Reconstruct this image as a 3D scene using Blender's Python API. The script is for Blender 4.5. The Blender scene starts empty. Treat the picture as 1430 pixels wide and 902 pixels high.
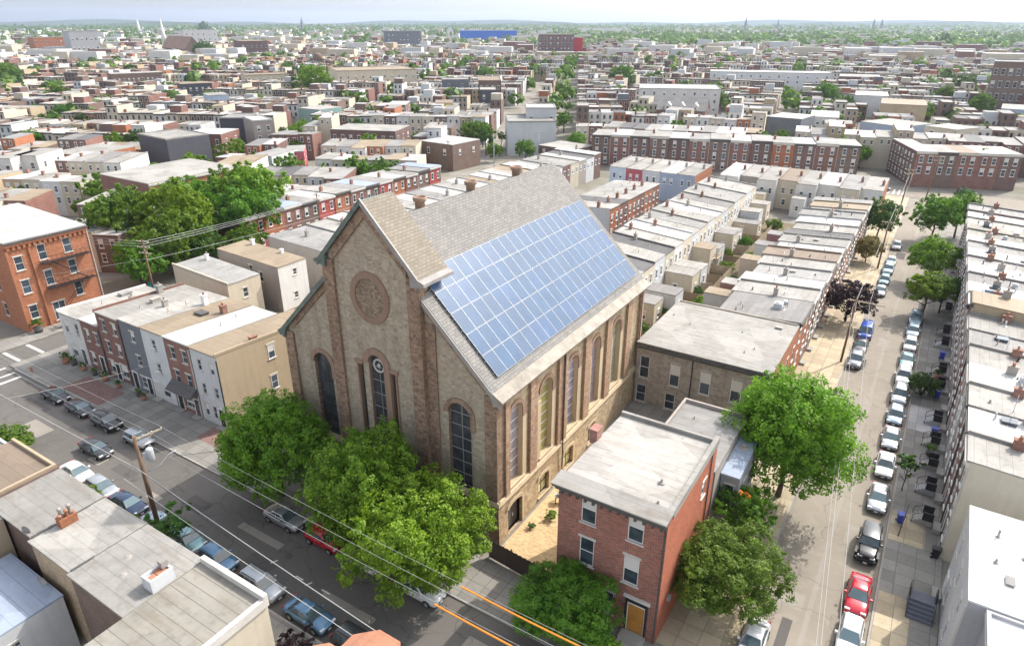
import bpy, bmesh, math, random
from mathutils import Vector, Matrix
from mathutils.geometry import tessellate_polygon
R = math.radians
random.seed(7)
scn = bpy.context.scene
COL = scn.collection
# ---------------------------------------------------------------- camera numbers
CAM_H = 45.0
F_PX, CX, CY, HZ = 940.0, 715.0, 451.0, 30.0
PIT = math.atan((CY - HZ) / F_PX)
YAW = math.atan((1365 - CX) * math.cos(PIT) / F_PX)
_hx, _hy = -math.sin(YAW), math.cos(YAW)
_fw = Vector((_hx*math.cos(PIT), _hy*math.cos(PIT), -math.sin(PIT)))
_rt = Vector((math.cos(YAW), math.sin(YAW), 0))
_up = Vector((_hx*math.sin(PIT), _hy*math.sin(PIT), math.cos(PIT)))
def at(u, v, z=0.0):
    """the point at height z seen at reference position (u, v)"""
    d = _fw + _rt*((u-CX)/F_PX) - _up*((v-CY)/F_PX)
    t = (z - CAM_H)/d.z
    return Vector((d.x*t, d.y*t, z))
def depth_of(p):
    return (Vector(p) - Vector((0, 0, CAM_H))).dot(_fw)
def seen(p, margin=0.1):
    q = Vector(p) - Vector((0, 0, CAM_H))
    c = q.dot(_fw)
    if c < 5: return False
    return abs(q.dot(_rt)/c) < 0.762*(1+margin) and -0.55 < q.dot(_up)/c < 0.6

# ---------------------------------------------------------------- objects
def tag(o, label=None, cat=None, group=None, kind=None):
    if label: o['label'] = label
    if cat: o['category'] = cat
    if group: o['group'] = group
    if kind: o['kind'] = kind
    return o
def empty(name, loc, rz=0.0, label=None, cat=None, group=None, scale=None):
    o = bpy.data.objects.new(name, None)
    o.empty_display_size = 0.3
    COL.objects.link(o)
    o.location = loc; o.rotation_euler = (0, 0, rz)
    if scale is not None:
        o.scale = (scale, scale, scale) if not hasattr(scale, '__len__') else scale
    return tag(o, label, cat, group)
def link(name, data, parent=None, loc=(0, 0, 0), rz=0.0, scale=None):
    o = bpy.data.objects.new(name, data)
    COL.objects.link(o)
    if parent is not None: o.parent = parent
    o.location = loc; o.rotation_euler = (0, 0, rz)
    if scale is not None: o.scale = scale
    return o

class MB:
    """collects faces; UVs in metres; build() makes ONE mesh object"""
    def __init__(s):
        s.v = []; s.f = []; s.m = []; s.uv = []; s.sm = []
    def face(s, pts, mi=0, uv=None, smooth=False):
        i0 = len(s.v)
        pts = [Vector(p) for p in pts]
        s.v.extend(pts); s.f.append(tuple(range(i0, i0+len(pts)))); s.m.append(mi); s.sm.append(smooth)
        if uv is None:
            n = (pts[1]-pts[0]).cross(pts[2]-pts[0])
            if n.length < 1e-12 and len(pts) > 3: n = (pts[2]-pts[0]).cross(pts[3]-pts[0])
            a = [abs(c) for c in n]
            if a[2] >= a[0] and a[2] >= a[1]: uv = [(p.x, p.y) for p in pts]
            elif a[0] >= a[1]: uv = [(p.y, p.z) for p in pts]
            else: uv = [(p.x, p.z) for p in pts]
        s.uv.append(uv)
    def box(s, x0, x1, y0, y1, z0, z1, mi=0, top=None, rz=0.0, c=None, bottom=True):
        P = [(x0,y0,z0),(x1,y0,z0),(x1,y1,z0),(x0,y1,z0),(x0,y0,z1),(x1,y0,z1),(x1,y1,z1),(x0,y1,z1)]
        if rz:
            cx, cy = c if c else ((x0+x1)/2, (y0+y1)/2)
            ca, sa = math.cos(rz), math.sin(rz)
            P = [(cx+(x-cx)*ca-(y-cy)*sa, cy+(x-cx)*sa+(y-cy)*ca, z) for x, y, z in P]
        q = [(0,1,5,4),(1,2,6,5),(2,3,7,6),(3,0,4,7)]
        for k in q: s.face([P[i] for i in k], mi)
        s.face([P[i] for i in (4,5,6,7)], mi if top is None else top)
        if bottom: s.face([P[i] for i in (3,2,1,0)], mi)
    def prism(s, poly, z0, z1, mi=0, top=None, bottom=False):
        n = len(poly)
        for i in range(n):
            a, b = poly[i], poly[(i+1) % n]
            s.face([(a[0],a[1],z0),(b[0],b[1],z0),(b[0],b[1],z1),(a[0],a[1],z1)], mi)
        s.face([(p[0],p[1],z1) for p in poly], mi if top is None else top)
        if bottom: s.face([(p[0],p[1],z0) for p in reversed(poly)], mi)
    def hexa(s, b, t, mi=0, top=None):
        """bottom 4 pts, top 4 pts"""
        for i in range(4):
            j = (i+1) % 4
            s.face([b[i], b[j], t[j], t[i]], mi)
        s.face(list(t), mi if top is None else top); s.face(list(reversed(b)), mi)
    def tube(s, pts, r, n=6, mi=0, cap=True):
        pts = [Vector(p) for p in pts]
        rr = r if hasattr(r, '__len__') else [r]*len(pts)
        rings = []
        for i, p in enumerate(pts):
            d = (pts[min(i+1, len(pts)-1)] - pts[max(i-1, 0)])
            d.normalize()
            a = Vector((0,0,1)) if abs(d.z) < 0.9 else Vector((1,0,0))
            x = d.cross(a).normalized(); y = d.cross(x)
            rings.append([p + (x*math.cos(2*math.pi*k/n) + y*math.sin(2*math.pi*k/n))*rr[i] for k in range(n)])
        for i in range(len(rings)-1):
            for k in range(n):
                k2 = (k+1) % n
                s.face([rings[i][k], rings[i][k2], rings[i+1][k2], rings[i+1][k]], mi, smooth=True)
        if cap:
            s.face(rings[-1], mi); s.face(list(reversed(rings[0])), mi)
    def lathe(s, c, prof, n=12, mi=0):
        c = Vector(c)
        for i in range(len(prof)-1):
            (r0, z0), (r1, z1) = prof[i], prof[i+1]
            for k in range(n):
                a, b = 2*math.pi*k/n, 2*math.pi*(k+1)/n
                q = [c+Vector((r0*math.cos(a), r0*math.sin(a), z0)), c+Vector((r0*math.cos(b), r0*math.sin(b), z0)),
                     c+Vector((r1*math.cos(b), r1*math.sin(b), z1)), c+Vector((r1*math.cos(a), r1*math.sin(a), z1))]
                if r1 < 1e-6: q = q[:3]
                elif r0 < 1e-6: q = [q[0], q[2], q[3]]
                s.face(q, mi, smooth=True)
    def wall(s, fn, outline, holes=(), depth=(0,0,0), mi=0, rmi=None):
        """fn(u,z)->point; outline and holes are lists of (u,z); holes get reveals along depth"""
        loops = [[Vector((u, z, 0)) for u, z in outline]] + [[Vector((u, z, 0)) for u, z in h] for h in holes]
        flat = [p for l in loops for p in l]
        for t in tessellate_polygon(loops):
            q = [flat[i] for i in t]
            if abs((q[1]-q[0]).cross(q[2]-q[0]).z) < 1e-7: continue
            s.face([fn(p.x, p.y) for p in q], mi, uv=[(p.x, p.y) for p in q])
        d = Vector(depth)
        for h in holes:
            for i in range(len(h)):
                a, b = h[i], h[(i+1) % len(h)]
                A, B = Vector(fn(*a)), Vector(fn(*b))
                hz = abs(a[0]-b[0])
                s.face([A, B, B+d, A+d], mi if rmi is None else rmi,
                       uv=[(a[0], a[1]), (b[0], b[1]), (b[0]+.2, b[1]+.2), (a[0]+.2, a[1]+.2)])
    def mesh(s, name, mats, off=(0, 0, 0)):
        off = Vector(off)
        me = bpy.data.meshes.new(name)
        me.from_pydata([tuple(p - off) for p in s.v], [], s.f)
        if not hasattr(mats, '__len__'): mats = [mats]
        for m in mats: me.materials.append(m)
        me.polygons.foreach_set('material_index', s.m)
        me.polygons.foreach_set('use_smooth', s.sm)
        uvl = me.uv_layers.new(name='UVMap')
        uvl.data.foreach_set('uv', [c for f in s.uv for p in f for c in (p[0], p[1])])
        me.update()
        if any(s.sm): weld(me)
        return me
    def build(s, name, mats, parent=None, off=None, loc=(0,0,0)):
        """off: world position to subtract (for parts written in world metres under an unrotated parent)"""
        if off is None: off = (0, 0, 0)
        elif off == 'p': off = parent.location
        return link(name, s.mesh(name, mats, off), parent, loc)
def weld(me):
    bm = bmesh.new(); bm.from_mesh(me)
    bmesh.ops.remove_doubles(bm, verts=bm.verts, dist=0.0008)
    bm.to_mesh(me); bm.free()

def arch(u0, u1, z0, z1, n=8, flat=1.0):
    """arched opening outline; flat 1 = half round"""
    r = (u1-u0)/2; c = (u0+u1)/2; h = r*flat
    return [(u0, z0), (u1, z0)] + [(c + r*math.cos(math.pi*k/n), z1-h + h*math.sin(math.pi*k/n)) for k in range(n+1)]
def rect(u0, u1, z0, z1): return [(u0, z0), (u1, z0), (u1, z1), (u0, z1)]
def ring(mb, fn, inner, outer, d0, d1, mi=0):
    """a raised band between two outlines with the same number of points; d0 back, d1 front (vectors)"""
    d0, d1 = Vector(d0), Vector(d1)
    n = len(inner)
    for i in range(n-1):
        a, b, c, e = [Vector(fn(*q)) for q in (inner[i], inner[i+1], outer[i+1], outer[i])]
        mb.face([a+d1, b+d1, c+d1, e+d1], mi)
        mb.face([e+d1, c+d1, c+d0, e+d0], mi)
        mb.face([b+d1, a+d1, a+d0, b+d0], mi)

# ---------------------------------------------------------------- materials
MATS = {}
class NT:
    def __init__(s, name):
        s.mat = bpy.data.materials.new(name); s.mat.use_nodes = True
        s.t = s.mat.node_tree; s.t.nodes.clear()
        s.out = s.n('ShaderNodeOutputMaterial'); s.b = s.n('ShaderNodeBsdfPrincipled')
        s.t.links.new(s.b.outputs[0], s.out.inputs[0])
    def n(s, ty, **k):
        nd = s.t.nodes.new(ty)
        for a, b in k.items():
            if a.startswith('i_'):
                key = a[2:].replace('_', ' ')
                nd.inputs[key].default_value = b
            else: setattr(nd, a, b)
        return nd
    def l(s, a, b): s.t.links.new(a, b)
    def uv(s, scale=1.0):
        u = s.n('ShaderNodeUVMap')
        if scale == 1.0: return u.outputs[0]
        m = s.n('ShaderNodeVectorMath', operation='MULTIPLY'); s.l(u.outputs[0], m.inputs[0])
        m.inputs[1].default_value = (scale, scale, scale) if not hasattr(scale, '__len__') else scale
        return m.outputs[0]
    def pos(s, scale=1.0):
        g = s.n('ShaderNodeNewGeometry')
        m = s.n('ShaderNodeVectorMath', operation='MULTIPLY'); s.l(g.outputs['Position'], m.inputs[0])
        m.inputs[1].default_value = (scale,)*3
        return m.outputs[0]
    def noise(s, vec, scale, detail=4.0, rough=0.6):
        n = s.n('ShaderNodeTexNoise'); n.inputs['Scale'].default_value = scale
        n.inputs['Detail'].default_value = detail; n.inputs['Roughness'].default_value = rough
        s.l(vec, n.inputs['Vector']); return n.outputs['Fac']
    def rng(s, val, a, b, c, d):
        m = s.n('ShaderNodeMapRange'); s.l(val, m.inputs[0])
        for i, x in enumerate((a, b, c, d)): m.inputs[i+1].default_value = x
        return m.outputs[0]
    def mix(s, fac, A, B, mode='MIX'):
        m = s.n('ShaderNodeMix', data_type='RGBA', blend_type=mode)
        for src, i in ((fac, 0), (A, 6), (B, 7)):
            if hasattr(src, 'is_linked'): s.l(src, m.inputs[i])
            elif i == 0: m.inputs[0].default_value = src
            else: m.inputs[i].default_value = (*src, 1) if len(src) == 3 else src
        return m.outputs[2]
    def ramp(s, val, stops, interp='LINEAR'):
        r = s.n('ShaderNodeValToRGB'); s.l(val, r.inputs[0]); cr = r.color_ramp; cr.interpolation = interp
        while len(cr.elements) < len(stops): cr.elements.new(0.5)
        for e, (p, c) in zip(cr.elements, stops): e.position = p; e.color = (*c, 1)
        return r.outputs[0]
    def val(s, col, amount=0.12):
        """vary brightness by object random"""
        oi = s.n('ShaderNodeObjectInfo')
        h = s.n('ShaderNodeHueSaturation')
        h.inputs['Hue'].default_value = 0.5
        s.l(s.rng(oi.outputs['Random'], 0, 1, 1-amount, 1+amount), h.inputs['Value'])
        s.l(col, h.inputs['Color'])
        return h.outputs[0]
    def bump(s, h, strength=0.3, dist=0.02):
        b = s.n('ShaderNodeBump'); b.inputs['Strength'].default_value = strength; b.inputs['Distance'].default_value = dist
        s.l(h, b.inputs['Height']); s.l(b.outputs[0], s.b.inputs['Normal'])
    def done(s, col, rough=0.8, spec=0.3, metal=0.0):
        if hasattr(col, 'is_linked'): s.l(col, s.b.inputs['Base Color'])
        else: s.b.inputs['Base Color'].default_value = (*col, 1)
        if hasattr(rough, 'is_linked'): s.l(rough, s.b.inputs['Roughness'])
        else: s.b.inputs['Roughness'].default_value = rough
        s.b.inputs['Specular IOR Level'].default_value = spec
        s.b.inputs['Metallic'].default_value = metal
        MATS[s.mat.name] = s.mat
        return s.mat
def sc(c, k): return tuple(min(1, x*k) for x in c)
def m_plain(name, c, rough=0.6, spec=0.4, var=0.1, metal=0.0):
    t = NT(name)
    f = t.noise(t.pos(), 0.9, 5)
    f2 = t.noise(t.pos(), 9.0, 3)
    col = t.mix(t.rng(f, .3, .7, 0, 1), sc(c, 1-var), sc(c, 1+var))
    col = t.mix(t.rng(f2, .35, .7, 0, .35), col, sc(c, 1-2.2*var))
    return t.done(col, rough, spec, metal)
def m_paint(name, c, rough=0.25, spec=0.6, metal=0.0):
    t = NT(name); t.b.inputs['Coat Weight'].default_value = 0.6; t.b.inputs['Coat Roughness'].default_value = 0.06
    f = t.noise(t.pos(), 1.7, 4)
    return t.done(t.mix(t.rng(f, .3, .7, 0, 1), sc(c, .86), sc(c, 1.1)), rough, spec, metal)
def m_brick(name, c, mortar=(.33,.30,.27), var=0.28, stain=0.25, scale=1.0, mstr=1.0):
    t = NT(name)
    b = t.n('ShaderNodeTexBrick'); t.l(t.uv(), b.inputs['Vector'])
    b.inputs['Scale'].default_value = 1.0; b.inputs['Brick Width'].default_value = .26*scale; b.inputs['Row Height'].default_value = .088*scale
    b.inputs['Mortar Size'].default_value = .011*scale; b.inputs['Mortar Smooth'].default_value = .2; b.inputs['Bias'].default_value = -.1
    b.inputs['Color1'].default_value = (*sc(c, 1-var), 1); b.inputs['Color2'].default_value = (*sc(c, 1+var), 1)
    mo = tuple(x*mstr + y*(1-mstr) for x, y in zip(mortar, c))
    b.inputs['Mortar'].default_value = (*mo, 1)
    f = t.noise(t.pos(), .45, 6, .65); g = t.noise(t.pos(), 3.0, 4)
    col = t.mix(t.rng(f, .42, .72, 0, stain*1.6), b.outputs[0], sc(c, .62))
    col = t.mix(t.rng(g, .5, .75, 0, stain), col, sc(c, 1.45))
    col = t.val(col, .1)
    t.bump(b.outputs['Fac'], .4, -.01)
    return t.done(col, .85, .25)
def m_rubble(name, tones, mortar, size=2.4, rough=.9):
    t = NT(name)
    uv = t.uv()
    w = t.n('ShaderNodeVectorMath', operation='MULTIPLY_ADD')
    nz = t.n('ShaderNodeTexNoise'); nz.inputs['Scale'].default_value = 3.0; t.l(uv, nz.inputs['Vector'])
    t.l(nz.outputs['Color'], w.inputs[0]); w.inputs[1].default_value = (.22, .22, 0); t.l(uv, w.inputs[2])
    m = t.n('ShaderNodeVectorMath', operation='MULTIPLY'); t.l(w.outputs[0], m.inputs[0]); m.inputs[1].default_value = (1, 1.75, 1)
    v = t.n('ShaderNodeTexVoronoi'); v.inputs['Scale'].default_value = size; t.l(m.outputs[0], v.inputs['Vector'])
    e = t.n('ShaderNodeTexVoronoi', feature='DISTANCE_TO_EDGE'); e.inputs['Scale'].default_value = size; t.l(m.outputs[0], e.inputs['Vector'])
    sp = t.n('ShaderNodeSeparateColor'); t.l(v.outputs['Color'], sp.inputs[0])
    n = len(tones)
    col = t.ramp(sp.outputs[0], [(i/max(1, n), c) for i, c in enumerate(tones)], 'CONSTANT')
    f = t.noise(t.pos(), .35, 6, .7); g = t.noise(t.pos(), 5, 5)
    col = t.mix(t.rng(g, .3, .75, 0, .45), col, sc(tones[0], .6))
    col = t.mix(t.rng(f, .42, .7, 0, .55), col, sc(tones[-1], .72))
    st = t.n('ShaderNodeTexNoise'); st.inputs['Scale'].default_value = 1.0; st.inputs['Detail'].default_value = 5; t.l(t.uv((1.1, .09, 1)), st.inputs['Vector'])
    col = t.mix(t.rng(st.outputs['Fac'], .5, .72, 0, .5), col, sc(tones[0], .5))
    col = t.mix(t.rng(e.outputs[0], .0, .07, .8, 0), col, mortar)
    t.bump(e.outputs[0], .5, .05)
    return t.done(col, rough, .2)
def m_stucco(name, c, stain=.3):
    t = NT(name)
    f = t.noise(t.pos(), .35, 7, .68); g = t.noise(t.pos(), 4, 5)
    st = t.n('ShaderNodeTexNoise'); st.inputs['Scale'].default_value = 1.0; st.inputs['Detail'].default_value = 5
    t.l(t.uv((1.6, .12, 1)), st.inputs['Vector'])
    col = t.mix(t.rng(f, .35, .7, 0, stain), c, sc(c, .62))
    col = t.mix(t.rng(st.outputs['Fac'], .48, .75, 0, stain*1.1), col, sc(c, .55))
    col = t.mix(t.rng(g, .4, .75, 0, stain*.5), col, sc(c, 1.25))
    col = t.val(col, .07)
    t.bump(g, .15, .02)
    return t.done(col, .9, .2)
def m_siding(name, c, row=.2):
    t = NT(name)
    b = t.n('ShaderNodeTexBrick'); t.l(t.uv(), b.inputs['Vector']); b.inputs['Scale'].default_value = 1
    b.inputs['Brick Width'].default_value = 60; b.inputs['Row Height'].default_value = row; b.inputs['Mortar Size'].default_value = .016; b.inputs['Mortar Smooth'].default_value = .4
    b.inputs['Color1'].default_value = (*c, 1); b.inputs['Color2'].default_value = (*sc(c, .93), 1); b.inputs['Mortar'].default_value = (*sc(c, .5), 1)
    f = t.noise(t.pos(), .5, 5)
    col = t.mix(t.rng(f, .45, .75, 0, .3), b.outputs[0], sc(c, .65))
    col = t.val(col, .08)
    t.bump(b.outputs['Fac'], .5, -.015)
    return t.done(col, .6, .3)
def m_roof(name, c, seam=.95, stain=.45, dark=.45, rough=.75, angle=0, seamdark=.55):
    t = NT(name)
    uv = t.uv()
    mp = t.n('ShaderNodeMapping'); mp.inputs['Rotation'].default_value = (0, 0, angle); t.l(uv, mp.inputs[0])
    oi = t.n('ShaderNodeObjectInfo')
    ad = t.n('ShaderNodeVectorMath', operation='ADD'); t.l(mp.outputs[0], ad.inputs[0])
    cmb = t.n('ShaderNodeCombineXYZ'); t.l(t.rng(oi.outputs['Random'], 0, 1, 0, 37), cmb.inputs[0]); t.l(t.rng(oi.outputs['Random'], 0, 1, 0, 11), cmb.inputs[1])
    t.l(cmb.outputs[0], ad.inputs[1])
    b = t.n('ShaderNodeTexBrick'); t.l(ad.outputs[0], b.inputs['Vector']); b.inputs['Scale'].default_value = 1
    b.inputs['Brick Width'].default_value = 400.0; b.inputs['Row Height'].default_value = seam; b.inputs['Mortar Size'].default_value = .03; b.inputs['Mortar Smooth'].default_value = .6
    b.inputs['Color1'].default_value = (*sc(c, 1.06), 1); b.inputs['Color2'].default_value = (*sc(c, .94), 1)
    b.inputs['Mortar'].default_value = (*sc(c, seamdark), 1)
    p = t.pos()
    f = t.noise(p, .22, 8, .68); g = t.noise(p, 1.3, 7, .68); h = t.noise(p, 11, 3)
    col = t.mix(t.rng(f, .4, .68, 0, stain), b.outputs[0], sc(c, dark*1.25))
    col = t.mix(t.rng(g, .52, .72, 0, stain), col, sc(c, dark))
    st = t.n('ShaderNodeTexNoise'); st.inputs['Scale'].default_value = 1.0; st.inputs['Detail'].default_value = 6; t.l(t.uv((.18, 1.1, 1)), st.inputs['Vector'])
    col = t.mix(t.rng(st.outputs['Fac'], .5, .68, 0, stain*.9), col, (c[0]*.62, c[1]*.55, c[2]*.47))
    pa = t.n('ShaderNodeTexVoronoi'); pa.inputs['Scale'].default_value = .23; t.l(p, pa.inputs['Vector']); ps = t.n('ShaderNodeSeparateColor'); t.l(pa.outputs['Color'], ps.inputs[0])
    col = t.mix(t.rng(ps.outputs[0], .72, .74, 0, .28), col, sc(c, 1.35))
    col = t.mix(t.rng(g, .3, .45, .35*stain, 0), col, sc(c, 1.25))
    col = t.mix(t.rng(h, .55, .75, 0, .25), col, sc(c, .6))
    col = t.val(col, .12)
    t.bump(g, .12, .04)
    return t.done(col, rough, .3)
def m_slabs(name, c, w=1.5, rough=.9):
    t = NT(name)
    b = t.n('ShaderNodeTexBrick'); t.l(t.uv(), b.inputs['Vector']); b.inputs['Scale'].default_value = 1; b.offset = 0.0
    b.inputs['Brick Width'].default_value = w; b.inputs['Row Height'].default_value = w; b.inputs['Mortar Size'].default_value = .025
    b.inputs['Color1'].default_value = (*sc(c, .8), 1); b.inputs['Color2'].default_value = (*sc(c, 1.18), 1); b.inputs['Mortar'].default_value = (*sc(c, .45), 1)
    f = t.noise(t.pos(), .5, 6, .65); g = t.noise(t.pos(), 4.0, 5)
    col = t.mix(t.rng(f, .4, .7, 0, .5), b.outputs[0], sc(c, .7))
    col = t.mix(t.rng(g, .52, .75, 0, .4), col, sc(c, .55))
    return t.done(col, rough, .25)
def m_asphalt(name, c, patch=.35):
    t = NT(name)
    p = t.pos()
    f = t.noise(p, .13, 6, .6); g = t.noise(p, 1.1, 6, .65); h = t.noise(p, 22, 2)
    col = t.mix(t.rng(f, .4, .65, 0, patch), c, sc(c, .62))
    col = t.mix(t.rng(g, .5, .72, 0, patch*.8), col, sc(c, 1.4))
    w = t.n('ShaderNodeTexVoronoi', feature='DISTANCE_TO_EDGE'); w.inputs['Scale'].default_value = .16
    d = t.n('ShaderNodeVectorMath', operation='MULTIPLY_ADD'); nz = t.n('ShaderNodeTexNoise'); nz.inputs['Scale'].default_value = .5; t.l(p, nz.inputs['Vector'])
    t.l(nz.outputs['Color'], d.inputs[0]); d.inputs[1].default_value = (3, 3, 0); t.l(p, d.inputs[2]); t.l(d.outputs[0], w.inputs['Vector'])
    col = t.mix(t.rng(w.outputs[0], 0, .012, .55, 0), col, sc(c, .4))
    col = t.mix(t.rng(h, .4, .7, 0, .35), col, sc(c, .75))
    t.bump(h, .2, .01)
    return t.done(col, .88, .3)
def m_shingle(name, c1, c2):
    t = NT(name)
    b = t.n('ShaderNodeTexBrick'); t.l(t.uv(), b.inputs['Vector']); b.inputs['Scale'].default_value = 1
    b.inputs['Brick Width'].default_value = .55; b.inputs['Row Height'].default_value = .3; b.inputs['Mortar Size'].default_value = .022; b.inputs['Mortar Smooth'].default_value = .3
    b.inputs['Color1'].default_value = (*c1, 1); b.inputs['Color2'].default_value = (*c2, 1); b.inputs['Mortar'].default_value = (*sc(c1, .55), 1)
    f = t.noise(t.pos(), .3, 7, .7); g = t.noise(t.pos(), 2.5, 5)
    col = t.mix(t.rng(f, .42, .68, 0, .4), b.outputs[0], sc(c1, .66))
    col = t.mix(t.rng(g, .5, .72, 0, .35), col, sc(c2, 1.2))
    t.bump(b.outputs['Fac'], .5, -.02)
    return t.done(col, .85, .25)
def m_leaf(name, dark, light, transl=.45):
    t = NT(name)
    oi = t.n('ShaderNodeObjectInfo'); p = t.pos()
    f = t.noise(p, .55, 4, .6); g = t.noise(p, 3.2, 3)
    col = t.mix(t.rng(f, .35, .65, 0, 1), dark, light)
    col = t.mix(t.rng(g, .35, .7, 0, .55), col, sc(light, 1.25))
    h = t.n('ShaderNodeHueSaturation'); t.l(col, h.inputs['Color'])
    t.l(t.rng(oi.outputs['Random'], 0, 1, .485, .515), h.inputs['Hue'])
    t.l(t.rng(oi.outputs['Random'], 0, 1, .88, 1.15), h.inputs['Value'])
    t.l(h.outputs[0], t.b.inputs['Base Color']); t.b.inputs['Roughness'].default_value = .55; t.b.inputs['Specular IOR Level'].default_value = .35
    tr = t.n('ShaderNodeBsdfTranslucent'); t.l(h.outputs[0], tr.inputs[0])
    ms = t.n('ShaderNodeMixShader'); ms.inputs[0].default_value = transl
    t.l(t.b.outputs[0], ms.inputs[1]); t.l(tr.outputs[0], ms.inputs[2]); t.l(ms.outputs[0], t.out.inputs[0])
    MATS[name] = t.mat
    return t.mat
def m_glass(name, c=(.03,.04,.05), rough=.07, var=.5, spec=.6):
    t = NT(name)
    oi = t.n('ShaderNodeObjectInfo')
    f = t.noise(t.pos(), .8, 3)
    col = t.mix(t.rng(f, .4, .65, 0, 1), c, sc(c, 1+2*var))
    col = t.mix(t.rng(oi.outputs['Random'], .6, 1, 0, .6), col, sc(c, 3.5))
    t.bump(t.noise(t.pos(), 1.3, 2), .06, .05)
    return t.done(col, rough, spec)

BRICK_RED = m_brick('brick_red', (.21,.075,.052))
BRICK_DARK = m_brick('brick_dark_red', (.13,.055,.045))
BRICK_BROWN = m_brick('brick_brown', (.15,.085,.06))
BRICK_ORANGE = m_brick('brick_orange', (.36,.14,.072), mortar=(.4,.25,.17), mstr=.5)
BRICK_HOUSE = m_brick('brick_rectory_front', (.29,.10,.07), mortar=(.42,.31,.26), scale=1.35, var=.4)
BRICK_SIDE = m_brick('brick_sunlit_orange_red', (.42,.14,.08), mortar=(.48,.2,.13), mstr=.4, stain=.3)  # grazing sunlight on the smooth side brick is put into its colour
BRICK_TAN = m_brick('brick_tan', (.42,.31,.2), mortar=(.42,.36,.28), mstr=.6)
BRICK_PINK = m_brick('brick_rose', (.33,.13,.1))
RUBBLE_FRONT = m_rubble('stone_rubble_grey', [(.36,.295,.225),(.43,.355,.27),(.39,.31,.235),(.30,.245,.19),(.48,.405,.315)], (.42,.35,.265), 2.5)
RUBBLE_SIDE = m_rubble('stone_rubble_sunlit', [(.46,.35,.21),(.54,.42,.27),(.38,.28,.18),(.58,.47,.32),(.44,.30,.19)], (.52,.43,.30), 1.9)  # front stone again, brighter and warmer: sunlight on the flank in its colour
RUBBLE_GREY = m_rubble('stone_rubble_brown_grey', [(.34,.295,.25),(.40,.345,.29),(.28,.245,.21),(.44,.385,.32)], (.40,.36,.31), 2.0)
RUBBLE_DARK = m_rubble('stone_quoin_brown', [(.25,.16,.115),(.33,.22,.155),(.18,.12,.09),(.38,.26,.18),(.28,.175,.12)], (.32,.25,.18), 2.2)
RUBBLE_RED = m_rubble('stone_pilaster_red', [(.36,.22,.145),(.42,.27,.18),(.30,.18,.125),(.47,.34,.23)], (.40,.30,.21), 2.8)
SAND_PINK = m_stucco('sandstone_pink', (.31,.205,.15), .5)
SAND_TAN = m_stucco('sandstone_tan', (.54,.43,.29), .4)
STUCCO = {}
for k, c in dict(white=(.62,.605,.575), cream=(.57,.50,.39), grey=(.42,.42,.43), palegrey=(.56,.57,.58), darkgrey=(.10,.10,.115), slate=(.17,.18,.20),
                 tan=(.44,.35,.24), blue=(.36,.42,.52), paleblue=(.52,.6,.68), green=(.25,.36,.34), yellow=(.66,.53,.2), pink=(.44,.12,.14), lilac=(.40,.36,.60), beige=(.55,.5,.4), taupe=(.36,.32,.29), stone=(.40,.365,.325)).items():
    STUCCO[k] = m_stucco('stucco_'+k, c)
SIDING_GREY = m_siding('siding_grey', (.36,.355,.37)); SIDING_WHITE = m_siding('siding_white', (.7,.71,.72)); SIDING_BLUE = m_siding('siding_blue', (.35,.4,.47)); SIDING_DARK = m_siding('siding_charcoal', (.16,.17,.19))
ROOF = dict(white=m_roof('roof_white_coating', (.43,.42,.405), .95, .42, .58), bright=m_roof('roof_bright_white', (.66,.655,.64), 1.4, .12, .8, seamdark=.85),
            pale=m_roof('roof_pale_grey', (.315,.30,.275), .95, .62, .48),
            silver=m_roof('roof_silver_coat', (.27,.262,.25), 1.0, .6, .5),
            grey=m_roof('roof_grey', (.23,.22,.21), .95, .45, .5),
            tan=m_roof('roof_tan', (.27,.215,.15), .95, .4, .6),
            brown=m_roof('roof_brown', (.24,.185,.14), .95, .35, .6),
            dark=m_roof('roof_dark_tar', (.12,.115,.115), .95, .4, .6),
            blue=m_roof('roof_blue_grey', (.31,.36,.45), 1.1, .4, .6),
            ribbed=m_roof('roof_ribbed_weathered', (.28,.262,.225), .9, .65, .5, seamdark=.22))
SHINGLE = m_shingle('slate_shingles', (.20,.19,.178), (.26,.246,.228)); SHINGLE_TAN = m_shingle('slate_shingles_tan', (.215,.185,.145), (.27,.238,.19))
COPPER = m_plain('copper_verdigris', (.13,.16,.14), .6, .4, .3)
TRIM_DARK = m_plain('trim_dark_grey', (.10,.095,.09), .6, .3, .25)
TRIM_GREY = m_plain('trim_grey_metal', (.30,.28,.26), .55, .4, .2)
WHITE = m_plain('white_paint', (.76,.75,.73), .5, .4, .08)
OFFWHITE = m_plain('limestone_trim', (.58,.55,.50), .7, .3, .12)
BLIND = m_plain('window_blind', (.62,.60,.56), .8, .1, .06)
BLACK = m_plain('black_metal', (.025,.025,.028), .45, .4, .2)
WOOD_DOOR = m_plain('oak_door', (.50,.23,.045), .5, .4, .15)
WOOD_POLE = m_plain('weathered_pole_wood', (.20,.13,.085), .9, .2, .25)
WOOD_PALE = m_plain('pale_wood', (.46,.38,.28), .8, .2, .2)
WOOD_FENCE = m_siding('fence_boards', (.34,.24,.15), .14)
METAL = m_plain('galvanised_metal', (.48,.5,.52), .4, .5, .12)
RUBBER = m_plain('tyre_rubber', (.02,.02,.021), .9, .2, .1)
RIM = m_plain('alloy_rim', (.42,.43,.44), .3, .6, .1)
GLASS = m_glass('window_glass'); GLASS_LIGHT = m_glass('window_glass_with_blind', (.25,.26,.27), .25, .3)
CAR_GLASS = m_glass('car_glass', (.05,.075,.085), .04, .3, .7)
LAMP_GLASS = m_plain('headlamp_glass', (.7,.72,.72), .15, .7, .05); TAIL = m_plain('tail_lamp_red', (.35,.02,.02), .25, .6, .05)
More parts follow.
